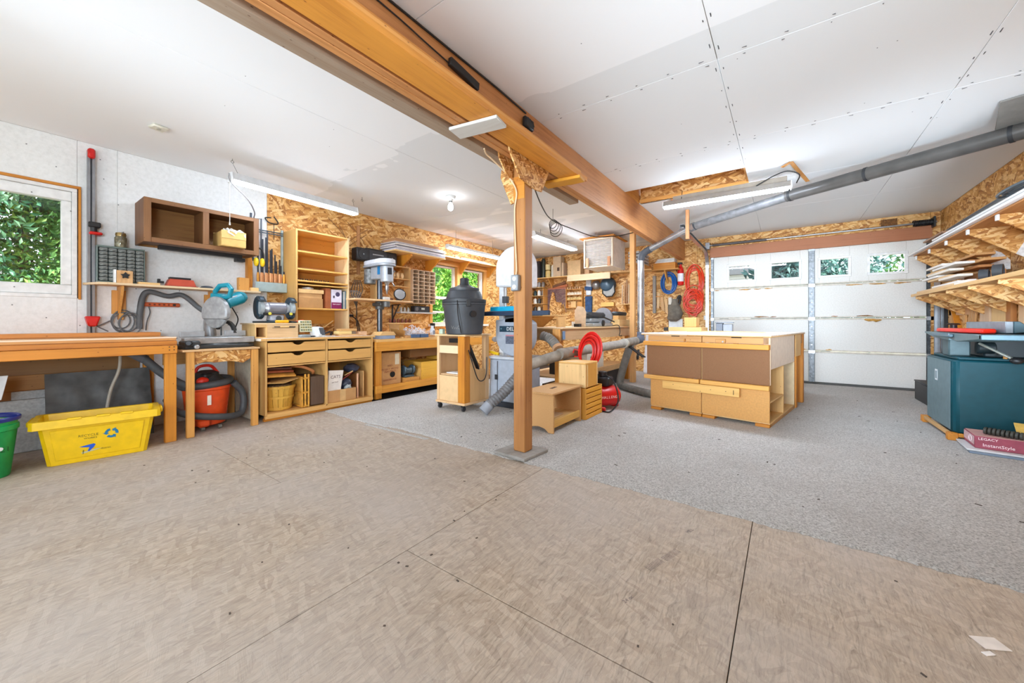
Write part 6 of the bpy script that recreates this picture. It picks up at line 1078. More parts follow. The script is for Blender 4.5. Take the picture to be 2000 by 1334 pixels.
G().tube(smooth([(-2.88, 2.99, 1.25), (-2.87, 2.985, 1.12), (-2.86, 3.0, 1.0), (-2.86, 3.03, .89)], 5), .005, n=5).ob('cord', black, vc, bev=0)
text('VAC', plain((110, 108, 104), .6, var=0), .06, vc, frame((-2.925, 3.0125, .95), (.96, .28, 0), (0, 0, 1)), label='faded lettering')
G().box(-3.30, -3.24, 3.12, 3.16, .873, .93).th('glue_box', 'small pale green box on the trolley top beside the vacuum', 'box', plain((180, 196, 176), .5))
# ================================================================ bandsaw
bw_ = T('bandsaw', 'grey floor-standing bandsaw with white upper wheel cover, half behind the post', 'bandsaw', (-2.66, 3.78, .012)); gy_ = plain((170, 178, 190), .4, var=.05); wt = plain((232, 234, 238), .35)
G().box(-2.91, -2.42, 3.54, 4.02, .013, .075).ob('base', plain((48, 52, 60), .5), bw_, bev=.006)
G().ext([(-2.90, 3.55, .076), (-2.44, 3.55, .076), (-2.45, 3.56, .57), (-2.89, 3.56, .57)], (0, .44, 0)).ob('stand', gy_, bw_, bev=.01); G().box(-2.905, -2.435, 3.54, 4.0, .571, .605).ob('stand_top', plain((206, 210, 216), .4), bw_, bev=.01)
G().box(-2.80, -2.76, 3.538, 3.549, .33, .39).ob('latch', plain((50, 52, 56), .4), bw_); G().box(-2.765, -2.762, 3.5385, 3.552, .09, .55).ob('door_seam', plain((120, 126, 136), .5), bw_, bev=0)
def drum(z, r, y0, y1): return [(-2.575+r*math.cos(R(a)), z+r*math.sin(R(a))) for a in range(0, 360, 12)]
c0 = [(-2.575+.262*math.cos(R(a)), .845+.235*math.sin(R(a))) for a in range(180, 361, 12)]+[(-2.313, 1.0), (-2.36, 1.03), (-2.45, 1.07), (-2.56, 1.075), (-2.70, 1.055), (-2.76, 1.035), (-2.837, 1.04)]
G().ey(c0, 3.60, 3.72).ob('lower_wheel_cover', gy_, bw_, bev=.012)
G().box(-2.77, -2.40, 3.596, 3.60, .895, .965).ob('name_plate', plain((26, 58, 76), .4), bw_, bev=0); text('DELTA', plain((236, 240, 240), .4, var=0), .06, bw_, frame((-2.575, 3.5955, .93), (1, 0, 0), (0, 0, 1)))
text('+', plain((120, 170, 180), .4, var=0), .05, bw_, frame((-2.745, 3.5955, .93), (1, 0, 0), (0, 0, 1))); G().box(-2.68, -2.52, 3.597, 3.60, .755, .855).ob('warning_label', plain((90, 98, 116), .5, var=.25, scale=60), bw_, bev=0); G().box(-2.68, -2.52, 3.5965, 3.60, .845, .862).ob('warning_label', plain((190, 130, 140), .5), bw_, bev=0)
c1 = [(-2.575+.262*math.cos(R(a)), 1.64+.26*math.sin(R(a))) for a in range(0, 181, 10)]+[(-2.837, 1.44), (-2.80, 1.435), (-2.66, 1.43), (-2.52, 1.405), (-2.313, 1.405)]
G().ey(c1, 3.60, 3.73).ob('upper_wheel_cover', wt, bw_, bev=.016)
G().box(-2.83, -2.76, 3.66, 3.74, .60, 1.50).ob('frame_column', wt, bw_, bev=.008); G().cyl((-2.72, 3.66, 1.07), (-2.72, 3.66, 1.42), .012).ob('guide_post', steel, bw_, bev=0); G().box(-2.75, -2.69, 3.62, 3.68, 1.24, 1.32).ob('blade_guide', dgrey, bw_)
G().box(-2.83, -2.34, 3.51, 3.59, 1.085, 1.115).box(-2.75, -2.34, 3.59, 3.88, 1.085, 1.115).ob('table', plain((110, 116, 120), .3, .6), bw_, bev=.004); G().box(-2.70, -2.55, 3.60, 3.75, 1.0, 1.085).ob('trunnion', plain((90, 94, 98), .4, .5), bw_, bev=.01)
G().box(-3.06, -2.02, 3.472, 3.507, 1.085, 1.135).ob('fence_rail', plain((46, 62, 86), .4, .2), bw_, bev=.004); G().box(-3.10, -2.90, 3.467, 3.512, 1.09, 1.13).ob('rail_end', plain((32, 40, 56), .4), bw_, bev=.004)
G().box(-2.86, -2.43, 3.52, 3.585, 1.125, 1.195).ob('fence', plain((24, 172, 214), .35), bw_, bev=.012); G().box(-2.87, -2.43, 3.508, 3.54, 1.117, 1.14).ob('fence_clamp', plain((20, 70, 96), .4), bw_)
G().tube([(-2.90, 3.575, .655), (-2.84, 3.572, .645), (-2.76, 3.57, .63)], .018, n=8).th('yellow_grip', 'yellow plastic grip resting on the bandsaw stand', 'grip', plain((232, 190, 20), .4), bev=0)
G().lathe((-2.89, 3.68, .80), [(.03, 0), (.035, .02), (.02, .05)], 12, (-1, 0, 0)).ob('tension_knob', plain((206, 206, 210), .4), bw_, bev=0)
# ================================================================ stool, box, crate, compressor, red hose
st_ = T('step_stool', 'particle-board step stool with slotted top beside the post', 'stool', (-1.83, 3.23, .012))
G().ext([(-1.985, 2.93, .355), (-1.665, 2.93, .355), (-1.665, 3.53, .355), (-1.985, 3.53, .355)], (0, 0, .018)).ob('top_board', chipb, st_, bev=.003); G().rb((-1.82, 3.22, .3735), (.03, .12, .002), (0, 0, .1)).ob('hand_slot', plain((90, 60, 36), .9), st_, bev=0)
for y in (2.95, 3.495): G().ey([(-1.98, .013), (-1.93, .013), (-1.885, .05), (-1.82, .058), (-1.76, .045), (-1.72, .013), (-1.668, .013), (-1.668, .354), (-1.98, .354)], y, y+.018).ob('end_board', chipb, st_, bev=.003)
G().ex([(2.969, .354), (3.494, .354), (3.494, .24), (3.42, .265), (3.33, .22), (3.23, .175), (3.13, .16), (2.969, .15)], -1.975, -1.957).ob('back_board', wood((206, 158, 66), 'y', con=.1), st_); G().box(-1.69, -1.672, 2.969, 3.494, .06, .125).ob('stretcher', wood((216, 168, 84), 'y', con=.1), st_); G().box(-1.955, -1.70, 2.969, 3.494, .10, .112).ob('low_shelf', maple('y'), st_); G().box(-1.93, -1.75, 3.0, 3.3, .113, .122).ob('rough_board', wood((214, 180, 140), 'y'), st_)
sc_ = T('slatted_crate', 'amber slatted crate under the pine box', 'crate', (-1.80, 3.77, .012)); aw = wood((226, 160, 50), 'y', con=.1)
for k in range(6):
    z = .014+.053*k
    G().box(-1.655, -1.64, 3.58, 3.97, z, z+.042).ob('slat', aw, sc_, bev=.003); G().box(-1.985, -1.97, 3.58, 3.97, z, z+.046).ob('slat', aw, sc_, bev=.003)
for y in (3.565, 3.97): G().box(-1.985, -1.64, y, y+.014, .014, .33).ob('end_board', wood((222, 160, 66), 'z', con=.1), sc_)
G().box(-1.968, -1.657, 3.58, 3.969, .014, .024).ob('bottom', aw, sc_); G().box(-1.672, -1.657, 3.58, 3.61, .025, .33).ob('corner_post', aw, sc_)
for y in (3.60, 3.79, 3.93): G().box(-1.985+.016, -1.656, y, y+.03, .3315, .334).ob('top_batten', aw, sc_)
pbx = T('pine_box', 'closed knotty pine box on top of the amber slatted crate', 'box', (-1.79, 3.72, .335)); kp = wood((232, 194, 134), 'z', con=.2, fine=.6)
G().box(-1.955, -1.645, 3.57, 3.588, .336, .575).ob('front_board', kp, pbx, bev=.003); G().box(-1.955, -1.645, 3.86, 3.878, .336, .575).ob('back_board', kp, pbx, bev=.003)
for x in (-1.953, -1.663): G().box(x, x+.016, 3.589, 3.859, .336, .575).ob('side_board', wood((218, 158, 72), 'z', con=.1), pbx)
G().box(-1.955, -1.645, 3.57, 3.878, .576, .592).ob('lid', wood((236, 186, 108), 'x', con=.12), pbx, bev=.003); G().box(-1.646, -1.640, 3.60, 3.62, .34, .57).ob('cleat', kp, pbx)
ac = T('air_compressor', 'red tank air compressor behind the slatted crate', 'compressor', (-1.72, 4.20, .012)); rd = plain((206, 22, 22), .3)
G().lathe((-1.70, 4.20, .16), [(.001, -.20), (.06, -.19), (.105, -.15), (.118, -.10), (.118, .10), (.105, .15), (.06, .19), (.001, .20)], 24, (.55, .83, 0)).ob('tank', rd, ac, bev=0)
G().box(-1.80, -1.62, 4.02, 4.06, .013, .06).box(-1.76, -1.60, 4.36, 4.40, .013, .06).ob('foot', rd, ac, bev=.01); G().box(-1.80, -1.62, 4.12, 4.30, .275, .38).ob('motor', black, ac, bev=.02); G().cyl((-1.72, 4.20, .38), (-1.72, 4.20, .44), .05).ob('pump_head', plain((50, 50, 54), .4, .4), ac, bev=.006)
for k, chh in enumerate('CHALLENGE'): 
    a = R(6); yv = 4.07+.028*k; d = Vector((.55, .83, 0)).normalized(); c = Vector((-1.70, 4.20, .16))+d*(-.13+.030*k); nn = Vector((d.y, -d.x, 0)); text(chh, plain((246, 214, 210), .4, var=0), .042, ac, frame(c+nn*.1188, d, (0, 0, 1)))
G().tube(smooth([(-1.66, 4.16, .40), (-1.56, 4.1, .36), (-1.50, 4.08, .24), (-1.49, 4.06, .12), (-1.55, 4.0, .03), (-1.64, 4.0, .022)], 6), .008, n=6).ob('power_cord', black, ac, bev=0)
rh = T('hose_coil', 'bright red air hose coiled over the bench duct', 'hose', (-1.88, 4.02, .5)); rmt = plain((220, 26, 16), .35)
for k in range(11):
    q_ = -.055+.011*k; ry = .066+.0062*((k*7) % 11); cc = Vector((-1.84+.004*((k*7) % 11), 4.03, .655+.004*((k*7) % 11)))+Vector((-.42, .9, 0))*q_; uu = Vector((.9, .42, 0))
    G().tube([cc+uu*(ry*math.cos(t)+.02*math.sin(t))+Vector((0, 0, (.125+.0072*((k*7) % 11))*math.sin(t)+.004*math.sin(3*t+k))) for t in [i*2*PI/26 for i in range(26)]], .0095, n=7, closed=True).ob('loop', rmt, rh, bev=0)
G().tube([(-1.96, 3.92, .66), (-1.95, 3.93, .70), (-1.90, 3.94, .69), (-1.90, 3.94, .62), (-1.95, 3.93, .62)], .008, n=6).ob('tie', rmt, rh, bev=0)
# ================================================================ far bench
fb = T('workbench', 'far workbench with deep plywood apron and amber end post', 'workbench', (-2.6, 5.5, .012)); pa = wood((214, 174, 128), 'y', con=.08)
G().box(-2.98, -2.17, 4.06, 6.95, .925, .945).ob('worktop', wood((226, 188, 138), 'y', con=.1), fb, bev=.003); G().box(-2.225, -2.20, 4.09, 6.93, .785, .924).ob('side_apron', pa, fb); G().box(-2.95, -2.20, 4.065, 4.089, .785, .924).ob('end_apron', wood((150, 112, 64), 'x', con=.1), fb)
G().box(-2.30, -2.196, 4.04, 4.064, .77, .924).ob('end_block', wood((224, 160, 84), 'z'), fb, bev=.004); G().box(-2.193, -2.185, 4.10, 4.16, .80, .90).ob('blue_paint_patch', plain((120, 150, 186), .6), fb, bev=0)
for (x, y) in ((-2.30, 4.10), (-2.30, 6.6), (-2.93, 4.10), (-2.93, 6.6)): G().box(x, x+.07, y, y+.09, .013, .784).ob('leg', amber('z'), fb, bev=.003)
G().box(-2.93, -2.25, 4.2, 6.6, .30, .32).ob('low_shelf', wood((204, 164, 112), 'y'), fb); G().box(-2.235, -2.20, 4.25, 6.2, .26, .345).ob('shelf_rail', wood((222, 180, 124), 'y'), fb)
G().box(-2.60, -2.28, 5.0, 5.60, .321, .56).th('carton', 'grey-white carton with dark marks under the far bench', 'box', plain((216, 206, 190), .7, var=.06)); gwc = bpy.data.objects[[n for n in bpy.data.objects.keys() if n.startswith('carton')][-1]]
for (y, z, w, h) in ((5.25, .46, .05, .06), (5.25, .40, .02, .06), (5.13, .50, .03, .03), (5.37, .50, .03, .03)): G().box(-2.2795, -2.278, y-w/2, y+w/2, z-h/2, z+h/2).ob('mark', plain((70, 62, 56), .8), gwc, bev=0)
G().lathe((-2.45, 5.2, .562), [(.10, 0), (.12, .03), (.11, .06), (.02, .06)], 16).th('paint_tin', 'amber round tin on the pale carton under the far bench', 'tin', plain((176, 130, 60), .5)); G().box(-2.55, -2.3, 4.4, 4.8, .321, .50).th('motor_box', 'dark machine box on the low shelf of the far bench', 'box', plain((46, 40, 36), .6))
G().box(-2.6, -2.24, 4.3, 4.9, .013, .20).th('tool_case', 'brown case on the carpet under the far bench', 'case', plain((110, 84, 62), .7)); G().box(-2.7, -2.26, 5.2, 6.3, .013, .24).th('black_case', 'long black case on the carpet deep under the far bench', 'case', plain((24, 22, 22), .6))
for k in range(4): G().tube(smooth([(-2.19+.028*k, 4.5, .30), (-2.14+.028*k, 4.62, .08), (-2.10+.028*k, 4.8, .022), (-2.14+.028*k, 5.2, .022)], 5), .006, n=5).th('loose_cable', ORD[k]+' loose dark cable from the compressor at the foot of the far bench', 'cable', wire, 'cables at the foot of the far bench', bev=0)
# hopper-shaped stand beyond the bandsaw
hp3 = T('outfeed_stand', 'pale board on a brown V-shaped plywood stand beside the bandsaw', 'stand', (-2.6, 4.5, .946)); G().box(-2.95, -2.42, 4.40, 4.66, 1.09, 1.112).ob('top_board', maple('x'), hp3); G().ey([(-2.90, 1.089), (-2.48, 1.089), (-2.66, .947), (-2.74, .947)], 4.42, 4.435).ob('v_panel', plain((176, 120, 48), .7), hp3); G().box(-2.46, -2.43, 4.42, 4.64, .947, 1.089).ob('leg', maple('z'), hp3); G().box(-2.95, -2.92, 4.42, 4.64, .947, 1.089).ob('leg', maple('z'), hp3)
G().ext([(-2.42, 4.9, .946), (-2.28, 4.95, .946), (-2.27, 4.95, 1.16), (-2.31, 4.94, 1.23), (-2.38, 4.91, 1.24), (-2.42, 4.9, 1.18)], (-.02, .03, 0)).th('plywood_offcut', 'pale round-topped plywood offcut standing on the far bench', 'offcut', plain((214, 184, 150), .7, var=.08))
sn = T('belt_sander', 'grey bench belt and disc sander on the far bench', 'sander', (-2.45, 5.7, .946)); sg = plain((176, 182, 186), .4, .3)
G().box(-2.62, -2.30, 5.28, 6.05, .947, 1.0).ob('base', sg, sn, bev=.01); G().box(-2.55, -2.38, 5.35, 5.95, 1.08, 1.17).ob('belt_bed', plain((56, 60, 64), .6), sn, bev=.03); G().box(-2.53, -2.40, 5.40, 5.75, 1.0, 1.08).ob('motor_block', sg, sn, bev=.02)
G().cyl((-2.45, 6.02, 1.10), (-2.45, 6.06, 1.10), .15, n=24).ob('disc_guard', plain((66, 72, 80), .5), sn, bev=.006); G().cyl((-2.45, 5.99, 1.10), (-2.45, 6.018, 1.10), .155, n=24).ob('disc', plain((160, 158, 160), .7), sn, bev=0); G().lathe((-2.30, 5.62, 1.0), [(.05, 0), (.045, .02), (.02, .03)], 14, (1, 0, 0)).ob('hand_knob', black, sn, bev=0); G().tube([(-2.28, 5.55, 1.10), (-2.26, 6.0, 1.02)], .012, n=8).ob('lever', black, sn, bev=0)
G().box(-2.55, -2.40, 5.05, 5.22, .947, 1.02).th('hand_plane', 'white cloth-covered tool left of the sander', 'tool', plain((220, 224, 228), .5, var=.15)); G().rb((-2.42, 5.13, 1.05), (.06, .14, .03), (0, 0, .4)).th('rag', 'white folded rag on the cloth-covered tool', 'rag', paper, bev=.01); G().box(-2.38, -2.3, 4.78, 4.86, .947, .99).th('black_clamp', 'black clamp head at the left end of the far bench top', 'clamp', black)
G().box(-2.52, -2.26, 6.25, 6.85, .947, 1.06).th('wood_block', 'long pale block at the far end of the far bench', 'block', wood((226, 196, 140), 'y', con=.07)); G().box(-2.48, -2.30, 6.30, 6.70, 1.061, 1.13).th('wood_block', 'cream block on top of the long pale block', 'block', maple('y')); G().box(-2.46, -2.32, 6.38, 6.80, 1.131, 1.20).th('machine_head', 'dark motor housing on the cream block', 'motor', plain((50, 56, 60), .5), bev=.02)
# power cord down the apron
G().tube(smooth([(-2.28, 5.98, .96), (-2.17, 5.96, .96), (-2.145, 5.95, .86), (-2.15, 5.93, .80), (-2.10, 5.9, .80)], 5), .007, n=6).th('extension_cable', 'black cable hanging down the far bench apron from the sander', 'cord', black, bev=0)
p2 = T('support_post', 'plain pine post between the far bench and the galvanized pipe', 'post', (-2.06, 6.33, .012)); G().box(-2.10, -2.02, 6.28, 6.37, .013, 2.585).ob('post_shaft', wood((226, 170, 106), 'z', con=.1), p2, bev=.003)
# air cleaner box hung from the ceiling
af = T('air_filter', 'white ceiling-hung air cleaner with a pleated brown filter', 'air filter', (-2.6, 6.4, 1.99))
A0, A1 = (-2.94, 1.985), (-2.40, 2.50); yf = 6.30
G().box(A0[0], A1[0], yf+.04, yf+.62, A0[1], A1[1]).ob('cabinet_body', plain((236, 234, 230), .5), af, bev=.004)
for (a, b, c, d) in ((A0[0], A0[0]+.025, A0[1], A1[1]), (A1[0]-.025, A1[0], A0[1], A1[1]), (A0[0]+.025, A1[0]-.025, A0[1], A0[1]+.02), (A0[0]+.025, A1[0]-.025, A1[1]-.03, A1[1])): G().box(a, b, yf, yf+.039, c, d).ob('filter_frame', wood((236, 222, 200), 'z' if d-c > .2 else 'x', con=.05), af)
for k in range(17): z = A0[1]+.03+k*.027; G().ext([(A0[0]+.027, yf+.036, z), (A0[0]+.027, yf+.012, z+.012), (A0[0]+.027, yf+.036, z+.024)], (A1[0]-A0[0]-.054, 0, 0)).ob('pleat', plain((222, 214, 208), .9), af, bev=0)
for x in (A0[0]+.05, A1[0]-.09): G().box(x, x+.05, yf-.015, yf-.001, A0[1]+.01, A0[1]+.17).ob('turn_button', wood((196, 138, 96), 'z'), af)
for x in (-2.9, -2.45): G().tube([(x, 6.5, 2.5), (x, 6.5, 2.589)], .008, n=6).ob('hanger', steel, af, bev=0)
G().box(-3.0, -2.36, 6.25, 6.95, 2.502, 2.52).ob('top_board', amber('x'), af)
# ================================================================ back wall: shelf with tins, tools, hoses
bsf = T('wall_shelf', 'long plank shelf across the OSB back wall with tins and cartons', 'shelf', (-3.8, 7.8, 2.05))
G().box(-4.98, -3.3, 7.62, 7.918, 2.045, 2.065).ob('shelf_board', maple('x'), bsf); G().box(-3.3, -2.12, 7.62, 7.918, 2.045, 2.065).ob('shelf_board', maple('x'), bsf); G().box(-3.95, -2.95, 7.60, 7.619, 1.93, 2.066).ob('front_rail', wood((232, 204, 160), 'x', con=.06), bsf)
for x in (-4.5, -3.95): G().ext([(x, 7.918, 2.044), (x, 7.66, 2.044), (x, 7.918, 1.80)], (.03, 0, 0)).ob('bracket', pine('z'), bsf)
def tin(px0, px1, pyt, label, col, cat='tin', round_=True, y=7.76, z0=2.066):
    a, b = px0, px1; w = b[0]-a[0]; zt = max(a[1], z0+.05); x = (a[0]+b[0])/2
    if round_: return G().lathe((x, y, z0), [(w/2, 0), (w/2, (zt-z0)*.86), (w/2*.7, (zt-z0)*.95), (w/2*.5, zt-z0)], 16).th(cat.replace(' ', '_'), label, cat, plain(col, .4), bev=0)
    return G().box(a[0], b[0], y-.09, y+.09, z0, zt).th(cat.replace(' ', '_'), label, cat, plain(col, .7, var=.05))
tin((-4.881,2.470), (-4.722,2.455), 0, 'dark square tin at the left end of the back wall shelf', (50, 44, 44), 'tin', False); tin((-4.708,2.539), (-4.609,2.530), 0, 'tall dark green bottle on the back wall shelf', (46, 54, 46), 'bottle')
tin((-4.595,2.249), (-4.469,2.239), 0, 'lower yellow-brown tin of a stacked pair', (206, 178, 110)); a = (-4.595,2.249); b = (-4.469,2.371); G().lathe(((a[0]+b[0])/2, 7.76, a[1]+.003), [((b[0]-a[0])/2, 0), ((b[0]-a[0])/2, b[1]-a[1])], 16).th('tin', 'upper cream tin of the stacked pair on the back wall shelf', 'tin', plain((226, 206, 150), .4), bev=0)
tin((-4.442,2.357), (-4.360,2.350), 0, 'white bottle on the back wall shelf beside the stacked tins', (232, 228, 214), 'bottle'); tall_carton = tin((-4.346,2.527), (-4.145,2.507), 0, 'tall beige carton with a dark print on the back wall shelf', (196, 172, 142), 'carton', False)
a = (-4.210,2.254); G().box(a[0]-.03, a[0]+.03, 7.668, 7.6695, a[1]-.06, a[1]+.02).ob('print', plain((80, 60, 50), .6), tall_carton, bev=0)
tin((-4.140,2.382), (-4.100,2.379), 0, 'thin beige box right of the tall carton', (204, 180, 150), 'carton', False, 7.80); tin((-3.975,2.397), (-3.658,2.367), 0, 'wide tan board box on the back wall shelf', (214, 178, 130), 'carton', False)
tin((-3.560,2.177), (-3.451,2.168), 0, 'small brown box under the grey lantern', (190, 150, 110), 'carton', False); a = (-3.499,2.172); G().lathe((a[0], 7.76, a[1]+.012), [(.05, 0), (.045, .06), (.05, .16), (.03, .20), (.01, .21)], 14).th('lantern', 'grey metal lantern standing on the small brown box', 'lantern', plain((170, 170, 168), .3, .5), bev=0)
wsp = T('corner_rack', 'narrow rack of tins and jars in the corner behind the post', 'rack', (-4.85, 7.8, 1.2))
for k, z in enumerate((1.25, 1.45, 1.64, 1.84)): G().box(-4.99, -4.62, 7.68, 7.918, z, z+.012).ob('shelf', maple('x'), wsp)
for x in (-4.99, -4.632): G().box(x, x+.012, 7.68, 7.918, 1.05, 1.239).ob('side_panel', pine('z'), wsp)
for k in range(3): G().box(-4.63, -4.62, 7.69, 7.918, 1.263+.195*k, 1.438+.195*k).ob('side_panel', pine('z'), wsp)
for k, (z, cs) in enumerate(((1.263, ((60, 50, 40), (210, 200, 180), (90, 60, 40))), (1.463, ((226, 220, 210), (70, 70, 70), (140, 100, 60))), (1.653, ((40, 60, 60), (230, 230, 226), (130, 120, 110))), (1.853, ((200, 200, 196), (150, 150, 150), (120, 110, 100))))):
    for q, col in enumerate(cs): G().lathe((-4.90+.11*q, 7.78, z), [(.04, 0), (.042, .01), (.042, .10), (.02, .13)], 12).th('jar', ('dark', 'pale', 'brown')[q]+' jar on the '+('lowest', 'second', 'third', 'top')[k]+' board of the corner rack', 'jar', plain(col, .35), bev=0)
sw = T('saw_rack', 'row of thin purple-grey saws hanging from a rail on the back wall', 'rack', (-4.4, 7.88, 1.3)); G().box(-4.66, -4.12, 7.885, 7.918, 1.80, 1.83).ob('rail', wood((190, 120, 96), 'x'), sw)
for k in range(26):
    x = -4.65+k*.0205; h = .40+.10*math.sin(k*.8)+(.05 if k > 18 else 0); G().box(x, x+.012, 7.890, 7.894, 1.80-h, 1.795).th('fret_saw', ORD[k]+' thin purple-grey saw from the corner on the back wall rail', 'saw', plain((128, 104, 116), .4, .4), 'thin saws hanging on the back wall', bev=0)
G().rb((-4.30, 7.87, 1.90), (.36, .03, .06), (0, -.25, 0)).th('hand_plane', 'long brown wooden plane hung under the shelf', 'plane', wood((110, 70, 44), 'x'), bev=.006); G().rb((-4.28, 7.88, 1.855), (.40, .02, .05), (0, -.1, 0)).th('red_strip', 'reddish strip behind the wooden plane', 'strip', plain((190, 110, 70), .7))
G().ext([(-4.55, 7.86, 1.10), (-4.23, 7.86, 1.10), (-4.23, 7.86, 1.48), (-4.38, 7.86, 1.50), (-4.43, 7.86, 1.72), (-4.48, 7.86, 1.74), (-4.55, 7.86, 1.45)], (0, .02, 0)).th('osb_offcut', 'tall pointed OSB offcut leaning on the back wall', 'offcut', osb('offcut_osb', WOSB, 'xz', .8, .4))
br_ = T('bit_rack', 'small wooden rack with rows of pale turned bits on the back wall', 'rack', (-3.86, 7.85, 1.3)); 
for x in (-4.10, -3.70): G().box(x, x+.016, 7.82, 7.918, 1.34, 1.80).ob('side_panel', pine('z'), br_)
for z in (1.34, 1.52, 1.63, 1.76): G().box(-4.084, -3.70, 7.82, 7.918, z, z+.014).ob('shelf', pine('x'), br_)
for z, n, col in ((1.535, 9, (222, 196, 130)), (1.645, 10, (236, 226, 204)), (1.775, 6, (200, 160, 120))):
    for k in range(n): G().lathe((-4.06+k*.36/n, 7.86, z), [(.014, 0), (.018, .02), (.012, .05), (.006, .06+.01*(k % 2))], 8).th('turned_bit', ORD[k]+' '+('cream' if z > 1.6 else 'tan')+' turned bit from the left, '+('middle' if z < 1.6 else 'upper' if z < 1.7 else 'top')+' row of the wooden rack', 'bit', plain(col, .5), 'bits in the wooden rack', bev=0)
G().box(-3.98, -3.86, 7.85, 7.91, 1.355, 1.50).th('pattern_board', 'tan pattern board in the bottom of the bit rack', 'board', maple('z')); G().box(-3.82, -3.71, 7.85, 7.91, 1.355, 1.48).th('pattern_board', 'wide brown pattern board right in the bottom of the bit rack', 'board', pine('z'))
jk = T('work_apron', 'blue and white work garment hanging on the back wall', 'apron', (-3.55, 7.85, 1.2)); bl3 = plain((36, 70, 110), .7, var=.25, scale=14)
G().box(-3.62, -3.50, 7.87, 7.905, 1.62, 1.97).ob('white_panel', plain((222, 226, 232), .7, var=.08), jk, bev=.01); G().ext([(-3.64, 7.86, 1.60), (-3.47, 7.86, 1.60), (-3.48, 7.86, 1.10), (-3.63, 7.86, 1.10)], (0, .035, 0)).ob('blue_cloth', bl3, jk, bev=.01); G().ext([(-3.65, 7.85, 1.83), (-3.47, 7.85, 1.80), (-3.47, 7.85, 1.72), (-3.65, 7.85, 1.74)], (0, .05, 0)).ob('blue_band', bl3, jk, bev=.01)
fs_ = T('face_shield', 'grey face shield hanging with a round lamp on the back wall', 'face shield', (-3.1, 7.84, 1.6))
G().lathe((-3.10, 7.87, 1.83), [(.17, 0), (.16, .05), (.11, .10), (.02, .115)], 22, (.2, -1, .1)).ob('crown', plain((62, 84, 100), .3), fs_, bev=0); G().ext([(-3.19, 7.82, 1.80), (-2.95, 7.82, 1.80), (-2.93, 7.80, 1.66), (-2.99, 7.80, 1.58), (-3.10, 7.80, 1.575), (-3.18, 7.80, 1.64)], (0, -.012, 0)).ob('visor', plain((150, 148, 142), .25), fs_, bev=.004); G().tube([(-3.20, 7.80, 1.80), (-3.19, 7.79, 1.64), (-3.10, 7.79, 1.565), (-2.98, 7.79, 1.57), (-2.92, 7.79, 1.66), (-2.94, 7.80, 1.82)], .014, n=8).ob('rim', black, fs_, bev=0)
G().lathe((-3.33, 7.86, 2.0) if False else (-3.37, 7.88, 1.84), [(.10, 0), (.095, .05), (.06, .09), (.02, .10)], 20, (-.2, -1, -.2)).th('clamp_lamp', 'round metal lamp head hanging left of the face shield', 'lamp', plain((150, 146, 144), .3, .6), bev=0)
G().box(-3.26, -2.97, 7.86, 7.918, 1.36, 1.45).th('drill_index', 'yellow-tan block with drill bits fixed on the back wall', 'block', wood((236, 190, 104), 'x', con=.06))
for k in range(9): G().tube([(-3.20+.035*k, 7.895, 1.14), (-3.20+.035*k, 7.895, 1.26+.03*(k % 3))], .008, n=6).th('hand_tool', ORD[k]+' small brown-handled tool from the left under the drill block', 'tool', wood((170, 92, 50), 'z'), 'tools under the drill block', bev=0)
tr_ = T('tube_rack', 'small ledge holding tall turning blanks on the back wall', 'rack', (-2.6, 7.85, 1.35)); G().box(-2.80, -2.36, 7.74, 7.918, 1.385, 1.40).ob('ledge', maple('x'), tr_); G().ext([(-2.72, 7.918, 1.384), (-2.72, 7.76, 1.384), (-2.72, 7.918, 1.22)], (.03, 0, 0)).ob('bracket', pine('z'), tr_)
for k in range(8): G().cyl((-2.77+.045*k, 7.82, 1.401), (-2.77+.045*k, 7.84, 1.80+.05*(k % 3)), .017, n=8).th('turning_blank', ORD[k]+' tall round blank from the left on the back wall ledge, '+('pale', 'tan', 'brown')[k % 3], 'blank', wood(((214, 186, 150), (196, 150, 104), (170, 128, 92))[k % 3], 'z'), 'blanks on the back wall ledge', bev=0)
G().ext([(-2.42, 7.82, 1.42), (-2.37, 7.82, 1.42), (-2.34, 7.82, 1.90), (-2.40, 7.82, 1.78)], (0, .03, 0)).th('yellow_paddle', 'yellow wooden paddle at the right of the turning blanks', 'paddle', wood((232, 176, 60), 'z', con=.08))
# right of the galvanized pipe
s5 = T('wall_shelf', 'short shelf with boxes under the far end of the beam', 'shelf', (-1.9, 7.8, 2.02)); G().box(-2.10, -1.62, 7.60, 7.918, 2.02, 2.04).ob('shelf_board', pine('x'), s5); G().ext([(-1.9, 7.918, 2.019), (-1.9, 7.65, 2.019), (-1.9, 7.918, 1.78)], (.03, 0, 0)).ob('bracket', pine('z'), s5)
G().box(-2.08, -1.68, 7.62, 7.86, 2.041, 2.16).th('wooden_box', 'amber wooden box on the short shelf at the beam end', 'box', amber('x'))
for k in range(3): G().box(-2.05+.02*k, -1.70, 7.63, 7.85, 2.161+.026*k, 2.184+.026*k).th('white_board', ('lowest', 'middle', 'top')[k]+' white board stacked on the amber box', 'board', plain((222, 218, 212), .6), 'white boards on the amber box')
for k in range(4): G().box(-2.36, -2.16, 6.98, 7.6, 2.10+.06*k, 2.14+.06*k).th('grey_sheet', ('lowest', 'second', 'third', 'top')[k]+' grey panel of the pile behind the air cleaner', 'panel', plain((186, 184, 182), .6), 'panels behind the air cleaner')
G().box(-2.40, -2.12, 6.96, 7.619, 2.066, 2.099).th('support_plank', 'plank under the grey panels behind the air cleaner', 'plank', pine('y'))
